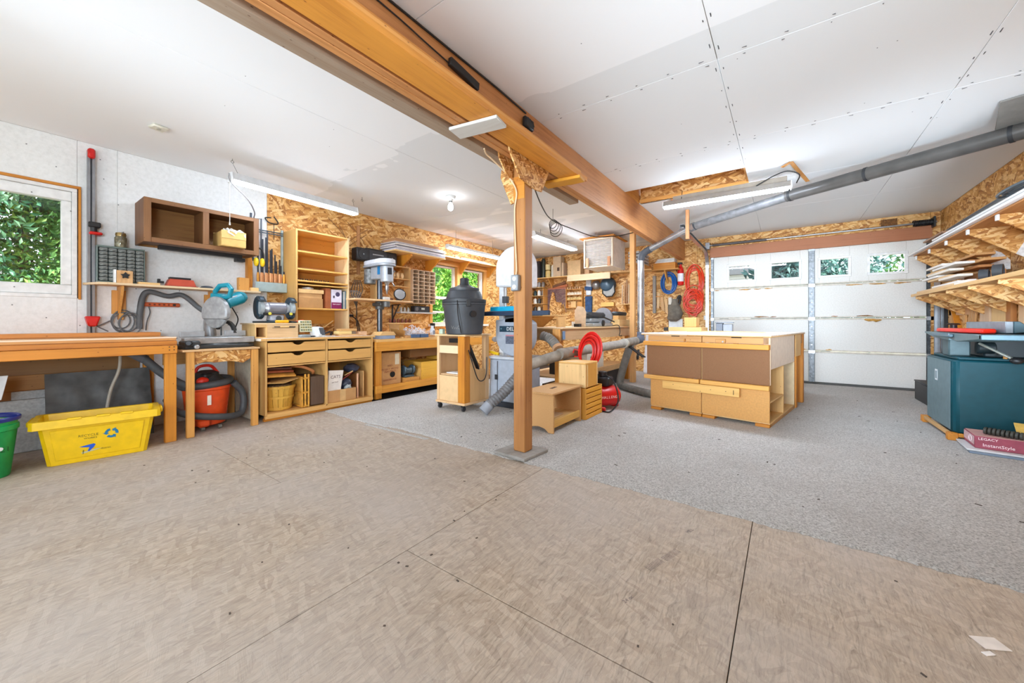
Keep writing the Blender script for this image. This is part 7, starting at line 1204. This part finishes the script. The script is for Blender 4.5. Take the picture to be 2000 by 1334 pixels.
def coil(name, label, cx, cz, rx, rz, n, r, col, extra=0, jit=.03, y0=7.895):
    t = T(name, label, 'hose', (cx, 7.88, cz-rz)); m = plain(col, .4)
    for k in range(n): G().tube([(cx+random.uniform(-1, 1)*jit*.0+(rx*(1-.085*((k*7) % 6)))*math.cos(a)+jit*.3*math.sin(k), y0-.012*(k % 7)-.004*math.sin(a*2+k), cz-(extra*k/n)+(rz*(1-.06*((k*5) % 6)))*math.sin(a)+jit*.3*math.cos(k*2)) for a in [i*2*PI/24 for i in range(24)]], r, n=6, closed=True).ob('loop', m, t, bev=0)
    G().cyl((cx, 7.918, cz+rz-.03), (cx, 7.80, cz+rz-.02), .008, n=8).ob('peg', steel, t, bev=0)
coil('hose_coil', 'blue air hose coil hanging on the back wall', -1.85, 1.78, .14, .21, 12, .011, (20, 88, 160))
coil('extension_lead', 'orange lead hung in long loops beside the garage door', -1.385, 1.80, .155, .30, 9, .0085, (226, 62, 22)); coil('extension_lead', 'second orange lead bunched lower on the same hook', -1.39, 1.50, .165, .20, 18, .0085, (222, 58, 24), .22, .05, 7.795)
FX = .027
fe = T('fire_extinguisher', 'red fire extinguisher with a white label on the back wall', 'fire extinguisher', (-1.64, 7.84, 1.75)); G().lathe((-1.63, 7.84, 1.73), [(.04, 0), (.055, .02), (.056, .28), (.04, .34), (.022, .36), (.022, .40)], 18).ob('cylinder', plain((206, 26, 24), .3), fe, bev=0); G().lathe((-1.63, 7.84, 1.80), [(.0565, 0), (.0568, .005), (.0568, .15), (.0565, .155)], 18, cap=False).ob('label', plain((232, 232, 238), .5), fe, bev=0); G().box(-1.70, -1.60, 7.825, 7.855, 2.13, 2.17).ob('handle', black, fe, bev=.006); G().tube(smooth([(-1.68, 7.80, 2.14), (-1.70, 7.79, 2.10), (-1.69, 7.77, 1.99)], 5), .01, n=6).ob('nozzle_hose', black, fe, bev=0)
db = T('dust_bag', 'grey-green canvas dust bag hanging above the island table', 'bag', (-1.72, 7.82, 1.03)); g = G()
g.lathe((-1.74, 7.84, 1.03), [(.03, 0), (.07, .05), (.075, .16), (.065, .28), (.045, .38), (.04, .44)], 14); g.v = [(-1.74+(v[0]+1.74)*1.8+.02*math.sin(v[2]*17), v[1]-.012+.006*math.sin(v[2]*23+v[0]*30), v[2]) for v in g.v]; g.ob('bag_body', plain((112, 104, 92), .8, var=.2, scale=14, bump=.5), db, bev=0)
G().tube(smooth([(-1.70, 7.84, 1.44), (-1.66, 7.85, 1.52), (-1.64, 7.86, 1.50), (-1.66, 7.86, 1.36)], 5), .022, n=8).ob('strap', plain((50, 48, 46), .8), db, bev=0); G().box(-1.84, -1.78, 7.78, 7.86, 1.36, 1.50).ob('white_tag', plain((214, 206, 190), .7), db)
for k, (x, z, h, w, a, col) in enumerate(((-2.06, 1.30, .30, .05, .05, (226, 190, 140)), (-1.98, 1.22, .34, .06, -.12, (212, 168, 116)), (-1.90, 1.16, .30, .06, -.08, (222, 180, 126)), (-2.14, 1.50, .26, .04, 0, (196, 150, 100)))): G().rb((x, 7.895, z+h/2), (w, .02, h), (0, a, 0)).th('wooden_template', ('pale upright', 'tan tilted', 'short tilted', 'brown upper')[k]+' wooden template hanging right of the galvanized pipe', 'template', wood(col, 'z'))
G().box(-2.10, -1.98, 7.86, 7.918, 1.52, 1.54).th('tool_ledge', 'tiny tool ledge right of the galvanized pipe', 'ledge', pine('x')); G().box(-2.16, -2.10, 7.86, 7.91, 1.2, 1.95).th('grey_saw', 'long grey saw hanging beside the galvanized pipe', 'saw', plain((140, 132, 124), .4, .4))
G().ext([(-2.14, 7.86, .80), (-1.86, 7.86, .80), (-1.86, 7.86, 1.16), (-1.98, 7.86, 1.26), (-2.10, 7.86, 1.20), (-2.14, 7.86, 1.0)], (0, .018, 0)).th('osb_offcut', 'pale OSB offcut leaning by the foot of the galvanized pipe', 'offcut', osb('offcut_osb2', WOSB, 'xz', .9, .6)); G().box(-1.86+.005, -1.60, 7.87, 7.89, .7, 1.08).th('white_board', 'white board leaning under the dust bag', 'board', white)
G().box(-1.235, -1.205, 7.885, 7.918, 1.06, 1.14).th('wall_outlet', 'white outlet box low beside the garage door frame', 'outlet', plain((226, 222, 214), .5))
# drywall scraps standing beyond the far bench
G().ext([(-2.3, 7.70, .013), (-1.5, 7.70, .013), (-1.5, 7.88, .80), (-2.3, 7.88, .80)], (0, .012, 0)).th('drywall_offcut', 'white drywall offcut leaning at the foot of the back wall', 'panel', plain((214, 208, 206), .8, var=.05))

# ================================================================ island table
it = T('island_table', 'big plywood island table with drawers, hardboard panels and a white top', 'table', (-.11, 4.29, .012), rz=R(-10))
wht = plain((240, 226, 212), .45, var=.05); ti = wood((218, 164, 86), 'x', con=.07); am = amber('x')
def I(g, name, m, par=None, **k): return g.ob(name, m, par or it, local=True, **k)
I(G().box(-1.27, .012, -.02, 1.76, .852, .862), 'worktop_core', maple('x')); I(G().box(-1.27, .012, -.02, 1.76, .8622, .874), 'worktop', wht, bev=.002)
for a, b in ((-1.20, -.612), (-.606, -.012)): I(G().box(a, b, .012, .03, .785, .848), 'drawer', wood((204, 156, 96), 'x', con=.1))
for x in (-.93, -.33): I(G().box(x, x+.09, .008, .0125, .840, .849), 'finger_slot', plain((50, 36, 24), .9), bev=0)
I(G().box(-.79, -.775, -.012, .0115, .785, .818), 'peg', pine('z')); I(G().box(-.47, -.38, -.012, .0115, .785, .825), 'latch_block', wood((196, 146, 84), 'x')); I(G().cyl((-.40, -.02, .80), (-.40, -.012, .80), .008, n=8), 'screw', steel, bev=0)
I(G().box(-1.23, .0, -.055, .0115, .735, .783), 'ledge_rail', wood((220, 152, 60), 'x', con=.1), bev=.004)
for a, b in ((-1.21, -.612), (-.604, -.004)): I(G().box(a, b, .002, .012, .398, .734), 'hardboard_panel', hardb)
I(G().box(-1.225, -.62, -.045, .001, .353, .397), 'ledge_rail', wood((220, 164, 82), 'x', con=.1), bev=.004); I(G().box(-.61, .0, -.045, .001, .353, .397), 'ledge_rail', wood((222, 166, 82), 'x', con=.1), bev=.004)
I(G().box(-1.0, -.24, -.062, -.046, .265, .352), 'nailed_plank', wood((228, 180, 102), 'x', con=.1), bev=.003)
for x, z in ((-.88, .32), (-.50, .31), (-.36, .31), (-.60, .28)): I(G().cyl((x, -.0635, z), (x, -.062, z), .004, n=6), 'nail_head', plain((60, 44, 30), .6), bev=0)
I(G().bm((-.29, -.066, .33), (-.29, -.066, .285), .004, .004), 'nail', plain((60, 44, 30), .5, .5), bev=0)
for a, b in ((-1.165, -.612), (-.604, -.004)):
    I(G().box(a, b, .0, .018, .045, .352), 'carcass_front', tan); I(G().box(a, b, .018, 1.2, .030, .045), 'carcass_floor', maple('y'))
    for x in (a, b-.12): I(G().box(x, x+.12, .004, .09, .0005, .029), 'foot_block', am, bev=.003)
for x in (-1.165, -.622): I(G().box(x, x+.016, .019, 1.2, .046, .73), 'side_panel', maple('z'))
# right flank: pale upper panel, open bays
I(G().box(-.018, -.004, .03, 1.18, .545, .85), 'flank_panel', plain((238, 222, 204), .6, var=.04)); I(G().box(-.06, .0, .012, .03, .40, .85), 'corner_stile', wood((232, 200, 168), 'z', con=.06))
I(G().box(-.58, -.004, .60, .616, .046, .54), 'divider', wood((216, 172, 108), 'z', con=.08)); I(G().box(-.58, -.004, 1.17, 1.186, .046, .54), 'back_panel', plain((212, 188, 150), .7)); I(G().box(-.58, -.004, .02, .60, .23, .245), 'shelf', maple('y')); I(G().box(-.045, -.004, .03, 1.2, .0005, .029), 'plinth', wood((206, 160, 104), 'y'))
I(G().box(-.58, -.57, .02, 1.17, .046, .73), 'inner_panel', wood((206, 160, 100), 'z'))
for x in (-.07, -1.24):
    I(G().box(x, x+.075, 1.24, 1.31, .0005, .851), 'leg', amber('z'), bev=.003); I(G().box(x, x+.075, 1.66, 1.74, .0005, .851), 'leg', amber('z'), bev=.003)
I(G().box(-.03, .0, 1.315, 1.655, .74, .851), 'frame_apron', wood((196, 140, 80), 'y')); I(G().box(-1.16, -.08, 1.69, 1.72, .74, .851), 'frame_apron', am); I(G().box(.002, .008, 1.19, 1.5, .60, .85), 'hanging_strip', maple('z'))
M_ = Matrix.Translation((-.11, 4.29, .012)) @ Matrix.Rotation(R(-10), 4, 'Z')
def L(x, y, z): return tuple(M_ @ Vector((x, y, z)))
for k in range(4): 
    c = L(-.10, .12+.07*k, .12+.02*(k % 2)); G().tube([Vector(c)+Vector((.0, .03*math.cos(t), .055*math.sin(t))) for t in [i*2*PI/12 for i in range(12)]], .008, n=6, closed=True).th('spring_clamp', ('nearest', 'second', 'third', 'farthest')[k]+' black clamp in the low open bay of the island table', 'clamp', black, 'clamps in the island table', bev=0)
c = L(-.14, .85, .25); G().lathe(c, [(.05, 0), (.085, .10), (.08, .11)], 16).th('plastic_bowl', 'grey plastic bowl in the rear bay of the island table', 'bowl', plain((150, 146, 130), .5), bev=0)
c = L(-.10, .70, .50); G().rb((c[0], c[1], .44), (.06, .05, .16), (0, 0, -.17)).th('black_tool', 'black tool hanging in the rear bay of the island table', 'tool', black, bev=.012)
c = L(-.12, .30, .40); G().rb((c[0], c[1], .372), (.012, .34, .12), (.18, 0, -.17)).th('wood_offcut', 'amber offcut stored in the upper open bay of the island table', 'offcut', pine('y'))
# on the island top
G().rb((-1.10, 5.75, .915), (.44, .26, .055), (0, 0, -.15)).th('wooden_box', 'long low pale box on the island top near the back wall', 'box', maple('x')); G().rb((-1.36, 5.78, .914), (.07, .2, .05), (0, 0, -.15)).th('dark_opening_box', 'small white-rimmed dark tray at the left end of the long low box', 'tray', plain((50, 46, 44), .6)); G().rb((-1.06, 5.80, 1.012), (.16, .12, .134), (0, 0, -.15)).th('wooden_box', 'upright amber box standing on the long low box', 'box', wood((222, 172, 104), 'z', con=.08))
gtb = T('plastic_tote', 'small grey plastic tote on the island top before the garage door', 'tote', (-.66, 5.72, .887)); gp = plain((92, 98, 110), .4)
G().box(-.74, -.66, 5.66, 5.78, .887, 1.0).ob('dark_bin', gp, gtb, bev=.006); G().box(-.658, -.55, 5.66, 5.78, .887, .985).ob('pale_bin', plain((136, 140, 148), .4), gtb, bev=.006); G().box(-.75, -.54, 5.65, 5.79, 1.001, 1.012).ob('rim', plain((120, 126, 136), .4), gtb)
G().tube([L(-1.1, .9, .88), L(-.7, 1.0, .885), L(-.2, .8, .88)], .004, n=5).th('thin_rod', 'thin pale rod lying across the island top', 'rod', maple('x'), bev=0)

# ================================================================ jointer at the right
jo_ = T('jointer', 'teal cabinet jointer with a red cutter guard by the right wall', 'jointer', (1.40, 4.95, .012)); tl = plain((8, 66, 76), .5, var=.05, spec=.3); tg = plain((102, 124, 128), .45, .2, var=.06); dk2 = plain((30, 42, 46), .5)
G().ez([(1.16, 4.66), (1.66, 4.66), (1.68, 4.68), (1.68, 5.36), (1.66, 5.38), (1.16, 5.38), (1.13, 5.35), (1.13, 4.69)], .065, .675).ob('cabinet_body', tl, jo_, bev=.012)
G().ez([(1.127, 4.70), (1.1285, 4.70), (1.1285, 5.34), (1.127, 5.34)], .08, .66).ob('end_plate', plain((100, 124, 130), .5), jo_, bev=0); G().box(1.1255, 1.127, 5.03, 5.10, .46, .56).ob('label', plain((216, 222, 224), .5), jo_, bev=0); G().box(1.125, 1.1256, 5.045, 5.085, .475, .545).ob('label', plain((120, 140, 150), .5), jo_, bev=0)
G().box(1.17, 1.66, 4.70, 5.34, .676, .70).ob('base_casting', tl, jo_, bev=.006)
G().box(1.15, 1.28, 4.84, 5.0, .70, .875).ob('pedestal', plain((80, 100, 104), .5, .2), jo_, bev=.01); G().box(1.34, 1.60, 4.80, 5.30, .70, .86).ob('cutter_housing', dk2, jo_, bev=.01); G().cyl((1.30, 4.80, .78), (1.40, 4.80, .78), .05).ob('pulley', dk2, jo_, bev=.006)
G().ex([(3.98, .905), (4.62, .905), (4.62, .86), (4.45, .84), (4.0, .872), (3.98, .875)], 1.10, 1.32).ob('infeed_table', tg, jo_, bev=.004); G().box(1.10, 1.70, 3.978, 4.01, .868, .9055).ob('table_lip', plain((74, 104, 116), .4, .2), jo_, bev=.004); G().ex([(3.99, .9045), (4.62, .9045), (4.62, .872), (3.99, .878)], 1.322, 1.70).ob('infeed_table', plain((80, 108, 120), .35, .4), jo_, bev=.003)
G().ex([(4.63, .907), (5.30, .907), (5.30, .895), (5.05, .86), (4.63, .845)], 1.10, 1.66).ob('outfeed_table', tg, jo_, bev=.004); G().box(1.07, 1.10, 4.50, 4.95, .872, .90).ob('guard_bracket', plain((92, 116, 128), .4, .3), jo_, bev=.006)
G().ez([(1.09, 4.90), (1.15, 4.96), (1.30, 4.80), (1.32, 4.50), (1.24, 4.22), (1.16, 4.18), (1.12, 4.5)], .911, .944).ob('cutter_guard', plain((226, 40, 24), .35), jo_, bev=.008); G().cyl((1.18, 4.84, .945), (1.18, 4.84, .972), .022).lathe((1.18, 4.84, .973), [(.04, 0), (.044, .006), (.03, .014)], 14).ob('guard_knob', black, jo_, bev=0)
G().box(1.33, 1.37, 4.38, 5.14, .911, 1.0).ob('fence', plain((138, 146, 154), .4, .3, var=.1), jo_, bev=.004); G().ext([(1.37, 4.38, .911), (1.44, 4.38, .92), (1.44, 4.38, .96), (1.40, 4.38, 1.0), (1.37, 4.38, 1.0)], (0, .70, 0)).ob('fence_back', plain((62, 88, 98), .4, .2), jo_, bev=.004); G().box(1.441, 1.70, 4.45, 4.75, .911, .965).ob('fence_slide', plain((50, 66, 70), .5), jo_, bev=.01)
G().tube([(1.28, 4.66, .82), (1.38, 4.42, .715)], .010, n=10).ob('lever', plain((196, 200, 190), .3, .5), jo_, bev=0); G().sph((1.39, 4.40, .705), (.036, .03, .026)).ob('lever_grip', black, jo_, bev=0); G().cyl((1.42, 4.68, .70), (1.42, 4.68, .735), .012).ob('bolt', pine('z'), jo_, bev=0)
for (a, b, c, d) in ((1.10, 1.16, 4.60, 4.70), (1.10, 1.16, 5.36, 5.44), (1.64, 1.70, 4.60, 4.70)): G().box(a, b, max(c, 4.645), d, .001, .064).ob('skid_block', amber('y'), jo_, bev=.003)
G().box(1.105, 1.13, 4.70, 5.36, .035, .064).ob('skid_rail', wood((206, 160, 104), 'y'), jo_); G().box(1.16, 1.64, 4.63, 4.66, .035, .064).ob('skid_rail', amber('x'), jo_)
jo_.location = (1.42, 5.06, .012+.012)
G().rb((1.60, 4.99, .80), (.10, .03, .16), (0, -.2, 0)).th('wood_block', 'amber block wedged on the jointer beside its lever', 'block', amber('z'))
# cartons and boards before the jointer
G().ext([(1.14, 4.37, .013), (1.72, 4.30, .013), (1.75, 4.62, .013), (1.165, 4.70, .013)], (0, 0, .016)).th('laminate_plank', 'blue-grey laminate plank lying on the carpet under the red carton', 'plank', plain((110, 124, 142), .4)); G().ext([(1.13, 4.385, .030), (1.72, 4.315, .030), (1.75, 4.62, .030), (1.155, 4.71, .030)], (0, 0, .012)).th('laminate_plank', 'white-edged plank just under the red carton', 'plank', plain((206, 206, 206), .4))
fc = T('flooring_carton', 'maroon printed flooring carton before the jointer', 'box', (1.45, 4.46, .043)); mr = plain((150, 64, 82), .6, var=.1)
fp = [(1.185, 4.44), (1.72, 4.38), (1.75, 4.66), (1.20, 4.71)]
G().ez(fp, .043, .135).ob('carton_body', mr, fc, bev=.003); G().ext([(fp[0][0]+.004, fp[0][1]+.004, .1355), (fp[1][0]-.004, fp[1][1]+.004, .1355), (fp[2][0]-.004, fp[2][1]-.004, .1355), (fp[3][0]+.004, fp[3][1]-.004, .1355)], (0, 0, .002)).ob('carton_top', plain((196, 150, 142), .6), fc, bev=0)
fd = Vector((.535, -.06, 0)).normalized(); fo_ = Vector((-.06, -.535, 0)).normalized(); tm = plain((244, 222, 226), .5, var=0)
def fpt(u, z): return Vector((1.185, 4.44, z))+fd*u+fo_*.0008
text('LEGACY', tm, .026, fc, frame(fpt(.065, .116), fd, (0, 0, 1))); text('InstantStyle', tm, .033, fc, frame(fpt(.115, .072), fd, (0, 0, 1)))
G().ext([Vector((1.184, 4.447, .066)), Vector((1.1985, 4.705, .066)), Vector((1.1985, 4.705, .130)), Vector((1.184, 4.447, .130))], (-.001, 0, 0)).ob('end_label', plain((206, 170, 172), .6, var=.15, scale=40), fc, bev=0)
G().tube([Vector((1.186, 4.53, .098))+Vector((0, .030*math.cos(t), .022*math.sin(t))) for t in [i*2*PI/14 for i in range(14)]], .003, n=5, closed=True).ob('print_ring', plain((236, 216, 220), .5), fc, bev=0)
rb_ = T('ribbed_roller', 'dark ribbed rubber roll lying on the maroon carton', 'roll', (1.34, 4.5, .138))
for k in range(9): G().cyl((1.26+.019*k, 4.54-.010*k, .166), (1.274+.019*k, 4.532-.010*k, .165), .028, n=12).ob('rib', plain((58, 58, 52), .5), rb_, bev=.003)
yt = T('door_hinge_jig', 'yellowed metal template leaning on the maroon carton', 'template', (1.55, 4.53, .138)); ytm = plain((214, 176, 90), .45, .1, var=.12)
G().ext([(1.42, 4.52, .139), (1.60, 4.50, .139), (1.62, 4.60, .225), (1.43, 4.62, .23)], (0, .006, .004)).ob('plate', ytm, yt); G().box(1.44, 1.66, 4.44, 4.50, .138, .149).ob('white_flap', white, yt); G().ext([(1.43, 4.505, .150), (1.48, 4.50, .150), (1.48, 4.525, .172), (1.43, 4.53, .172)], (0, .004, .0)).ob('white_cutout', white, yt, bev=0)
bxk = T('black_case', 'black box with a carrying handle on the carpet beside the jointer', 'case', (1.5, 6.82, .012)); G().box(1.38, 1.62, 6.56, 7.10, .013, .245).ob('case_body', plain((36, 36, 38), .5), bxk, bev=.006); G().box(1.375, 1.625, 6.55, 7.11, .246, .262).ob('lid', plain((46, 46, 48), .5), bxk, bev=.004); G().tube([(1.5, 6.72, .262), (1.5, 6.74, .29), (1.5, 6.92, .29), (1.5, 6.94, .262)], .009, n=8).ob('handle', black, bxk, bev=0)

# ================================================================ right wall shelves
us = T('wall_shelf', 'upper OSB-bracketed shelf on the right wall loaded with white panels', 'shelf', (1.6, 5.5, 1.85)); gus = osb('bracket_osb', WOSB, 'xz', .7, -.5)
G().box(1.36, 1.798, 3.3, 7.05, 1.862, 1.878).ob('shelf_board', wood((190, 132, 74), 'y'), us)
ls = T('wall_shelf', 'lower shelf on the right wall loaded with offcuts and belts', 'shelf', (1.6, 5.5, 1.33)); G().box(1.34, 1.798, 3.3, 6.95, 1.345, 1.362).ob('shelf_board', wood((214, 166, 108), 'y'), ls); G().box(1.325, 1.34, 3.3, 7.0, 1.335, 1.368).ob('edge_strip', maple('y'), ls)
wp = plain((228, 228, 226), .7, var=.12, scale=40)
for k, y in enumerate((7.0, 6.45, 5.88, 5.30, 4.7, 4.1)):
    G().ey([(1.37, 1.861), (1.798, 1.861), (1.798, 1.53), (1.76, 1.53), (1.37, 1.82)], y-.008, y+.008).ob('bracket', gus, us); G().ey([(1.798, 1.62), (1.798, 1.53), (1.765, 1.528), (1.65, 1.61), (1.70, 1.72), (1.74, 1.70)], y-.0095, y-.0083).ob('paint_patch', wp, us, bev=0); G().box(1.365, 1.38, y-.02, y+.02, 1.815, 1.861).ob('nose_block', white, us)
    G().ey([(1.36, 1.344), (1.798, 1.344), (1.798, 1.10), (1.77, 1.10), (1.36, 1.31)], y-.058, y-.042).ob('bracket', gus, ls)
G().box(1.77, 1.799, 3.3, 7.6, 1.364, 1.48).ob('back_strip', wood((176, 112, 60), 'y'), ls)
wg = 'white panels on the upper right shelf'
for k, (x0, x1, y0, y1, z, h, col) in enumerate(((1.325, 1.62, 3.6, 7.15, 1.879, .018, (248, 249, 250)), (1.35, 1.58, 4.2, 6.6, 1.898, .016, (214, 206, 198)), (1.34, 1.66, 3.4, 6.2, 1.915, .016, (246, 247, 248)), (1.59, 1.73, 5.4, 7.1, 1.898, .015, (240, 240, 240)))): G().box(x0, x1, y0, y1, z, z+h).th('white_sheet', ('widest lowest white panel', 'beige-grey middle panel', 'upper white panel nearest the camera', 'white panel nearest the garage door')[k]+' stored on the upper right wall shelf', 'panel', plain(col, .7, var=.02), wg)
for k in range(3): G().tube([(1.46+(.10-.03*k)*math.sin(t), 4.55+(.30-.04*k)*math.cos(t), 2.03+.014*k+.02*math.sin(t)) for t in [i*2*PI/22 for i in range(22)]], .010, n=6, closed=True).th('rubber_loop', ('outer', 'middle', 'inner')[k]+' grey rubber loop on the upper right wall shelf', 'belt', plain((90, 100, 108), .45), 'rubber loops on the upper shelf', bev=0)
lb_ = [(1.35, 1.44, 5.6, 6.85, 1.363, .03, (226, 190, 140), 'long tan offcut at the front of the lower right shelf'), (1.45, 1.56, 5.8, 6.9, 1.363, .05, (236, 226, 214), 'cream thick board on the lower right shelf'), (1.36, 1.50, 5.5, 6.3, 1.394, .02, (236, 230, 224), 'pale board lying on the long tan offcut'), (1.57, 1.70, 5.4, 6.7, 1.363, .09, (212, 160, 98), 'stout amber board at the back of the lower right shelf'), (1.46, 1.55, 6.0, 6.7, 1.414, .03, (240, 238, 236), 'white strip on the cream thick board'), (1.58, 1.66, 5.5, 6.2, 1.454, .05, (196, 136, 78), 'brown block on the stout amber board'), (1.35, 1.40, 5.2, 5.56, 1.363, .035, (244, 240, 232), 'short white offcut nearest on the lower right shelf'), (1.60, 1.75, 3.4, 4.6, 1.363, .04, (232, 234, 236), 'long white panel at the near end of the lower right shelf')]
for (a, b, c, d, z, h, col, lab) in lb_: G().box(a, b, c, d, z, z+h).th('board_offcut', lab, 'offcut', wood(col, 'y', con=.07))
for k, (y, r) in enumerate(((5.22, .055), (4.95, .06))): G().lathe((1.45, y, 1.372+r), [(r*.7, -.03), (r, -.028), (r, .028), (r*.7, .03), (r*.62, .0)], 22, (.9, -.4, 0)).th('sanding_belt', ('narrower', 'wider')[k]+' dark rolled sanding belt standing on the lower right shelf', 'belt', plain((66, 70, 74), .6), bev=0)
G().rb((1.44, 5.1, 1.372), (.06, .22, .018)).th('red_strip', 'orange-red strip lying between the rolled belts', 'strip', plain((190, 70, 40), .5))
G().box(1.50, 1.60, 5.2, 5.5, 1.363, 1.42).th('black_case', 'small black case on the lower right shelf', 'case', black, bev=.006)
pal = [(236, 228, 216), (206, 152, 92), (226, 190, 140), (184, 124, 70), (240, 236, 230), (214, 170, 116)]
for k in range(14):
    x0 = 1.345+.012*(k % 3); y0 = 5.45+.11*((k*5) % 7); z = 1.447+(.06 if k % 2 else 0)+.026*(k//2); w = .10+.03*(k % 3); xx = x0 if k % 2 == 0 else x0+.16
    G().box(xx, xx+w, y0, y0+.55+.08*(k % 4), z+.003, z+.026).th('board_offcut', ORD[k]+' board up in the loose pile on the lower right shelf', 'offcut', wood(pal[k % 6], 'y', con=.08), 'loose pile on the lower right shelf')
for k in range(4):
    x0 = 1.345+.02*(k % 3); z = 1.934+.020*(k//2); G().box(x0+(.0 if k % 2 else .16), x0+.14+(.0 if k % 2 else .16), 4.9+.25*((k*3) % 5), 6.2+.12*(k % 5), z, z+.018).th('board_sheet', ORD[k]+' narrow panel up in the pile on the upper right shelf', 'panel', plain(((238, 240, 242), (196, 176, 160), (228, 230, 234), (150, 112, 84))[k % 4], .4), 'narrow panels on the upper right shelf')
# patterns hanging under the lower shelf
for lab, y0, y1, z0, z1, col, th_ in (('horizontal pinkish board on the right wall below the shelf', 6.7, 7.5, 1.10, 1.19, (222, 176, 132), .02), ('brown upright hanging below the right shelf, nearest the garage door', 7.42, 7.5, 1.0, 1.32, (196, 146, 84), .02), ('pale upright strip hanging next to the brown upright', 7.25, 7.31, .95, 1.34, (226, 190, 140), .02), ('tan upright strip hanging in the middle below the right shelf', 6.95, 7.02, 1.0, 1.34, (210, 158, 96), .02), ('big pale template panel hanging below the right shelf', 6.28, 6.52, .85, 1.28, (222, 188, 152), .02), ('light OSB-like square hanging below the right shelf', 5.88, 6.24, .86, 1.24, (232, 192, 128), .015), ('dark stud upright right of the light square', 5.74, 5.84, .5, 1.34, (176, 112, 50), .04), ('long pale plank standing below the near end of the right shelf', 5.52, 5.62, .6, 1.30, (226, 184, 138), .03)):
    G().box(1.797-th_, 1.797, y0, y1, z0, z1).th('wall_template', lab, 'template', wood(col, 'z', con=.1))
for k in range(3): G().rb((1.775, 6.62+.07*k, 1.12), (.02, .04, .26), (.28, 0, 0)).th('wooden_lever', ('near', 'middle', 'far')[k]+' slanted wooden lever hanging beside the pale template', 'template', wood((206, 154, 98), 'z'), 'slanted levers on the right wall')
G().bm((1.775, 7.1, .9), (1.775, 7.32, 1.18), .06, .02).th('diagonal_board', 'amber board leaning diagonally against the horizontal board', 'board', amber('y'))
G().box(1.76, 1.798, 7.62, 7.75, .4, 1.32).th('black_strip', 'tall black strip beside the garage door track', 'strip', black); G().box(1.70, 1.79, 7.3, 7.55, .86, .92).th('wood_block', 'small pinkish block on the right wall ledge', 'block', wood((226, 176, 146), 'y')); G().box(1.62, 1.795, 7.1, 7.6, .835, .859).th('wall_ledge', 'short ledge on the right wall carrying a small block', 'ledge', pine('y'))
G().tube(arc((1.74, 5.66, 1.30), .06, 0, 2*PI, 14, (0, 1, 0), (1, 0, .2)), .012, n=6).th('hose_ring', 'grey ring hanging at the near end under the right shelf', 'ring', plain((190, 190, 186), .4), bev=0)
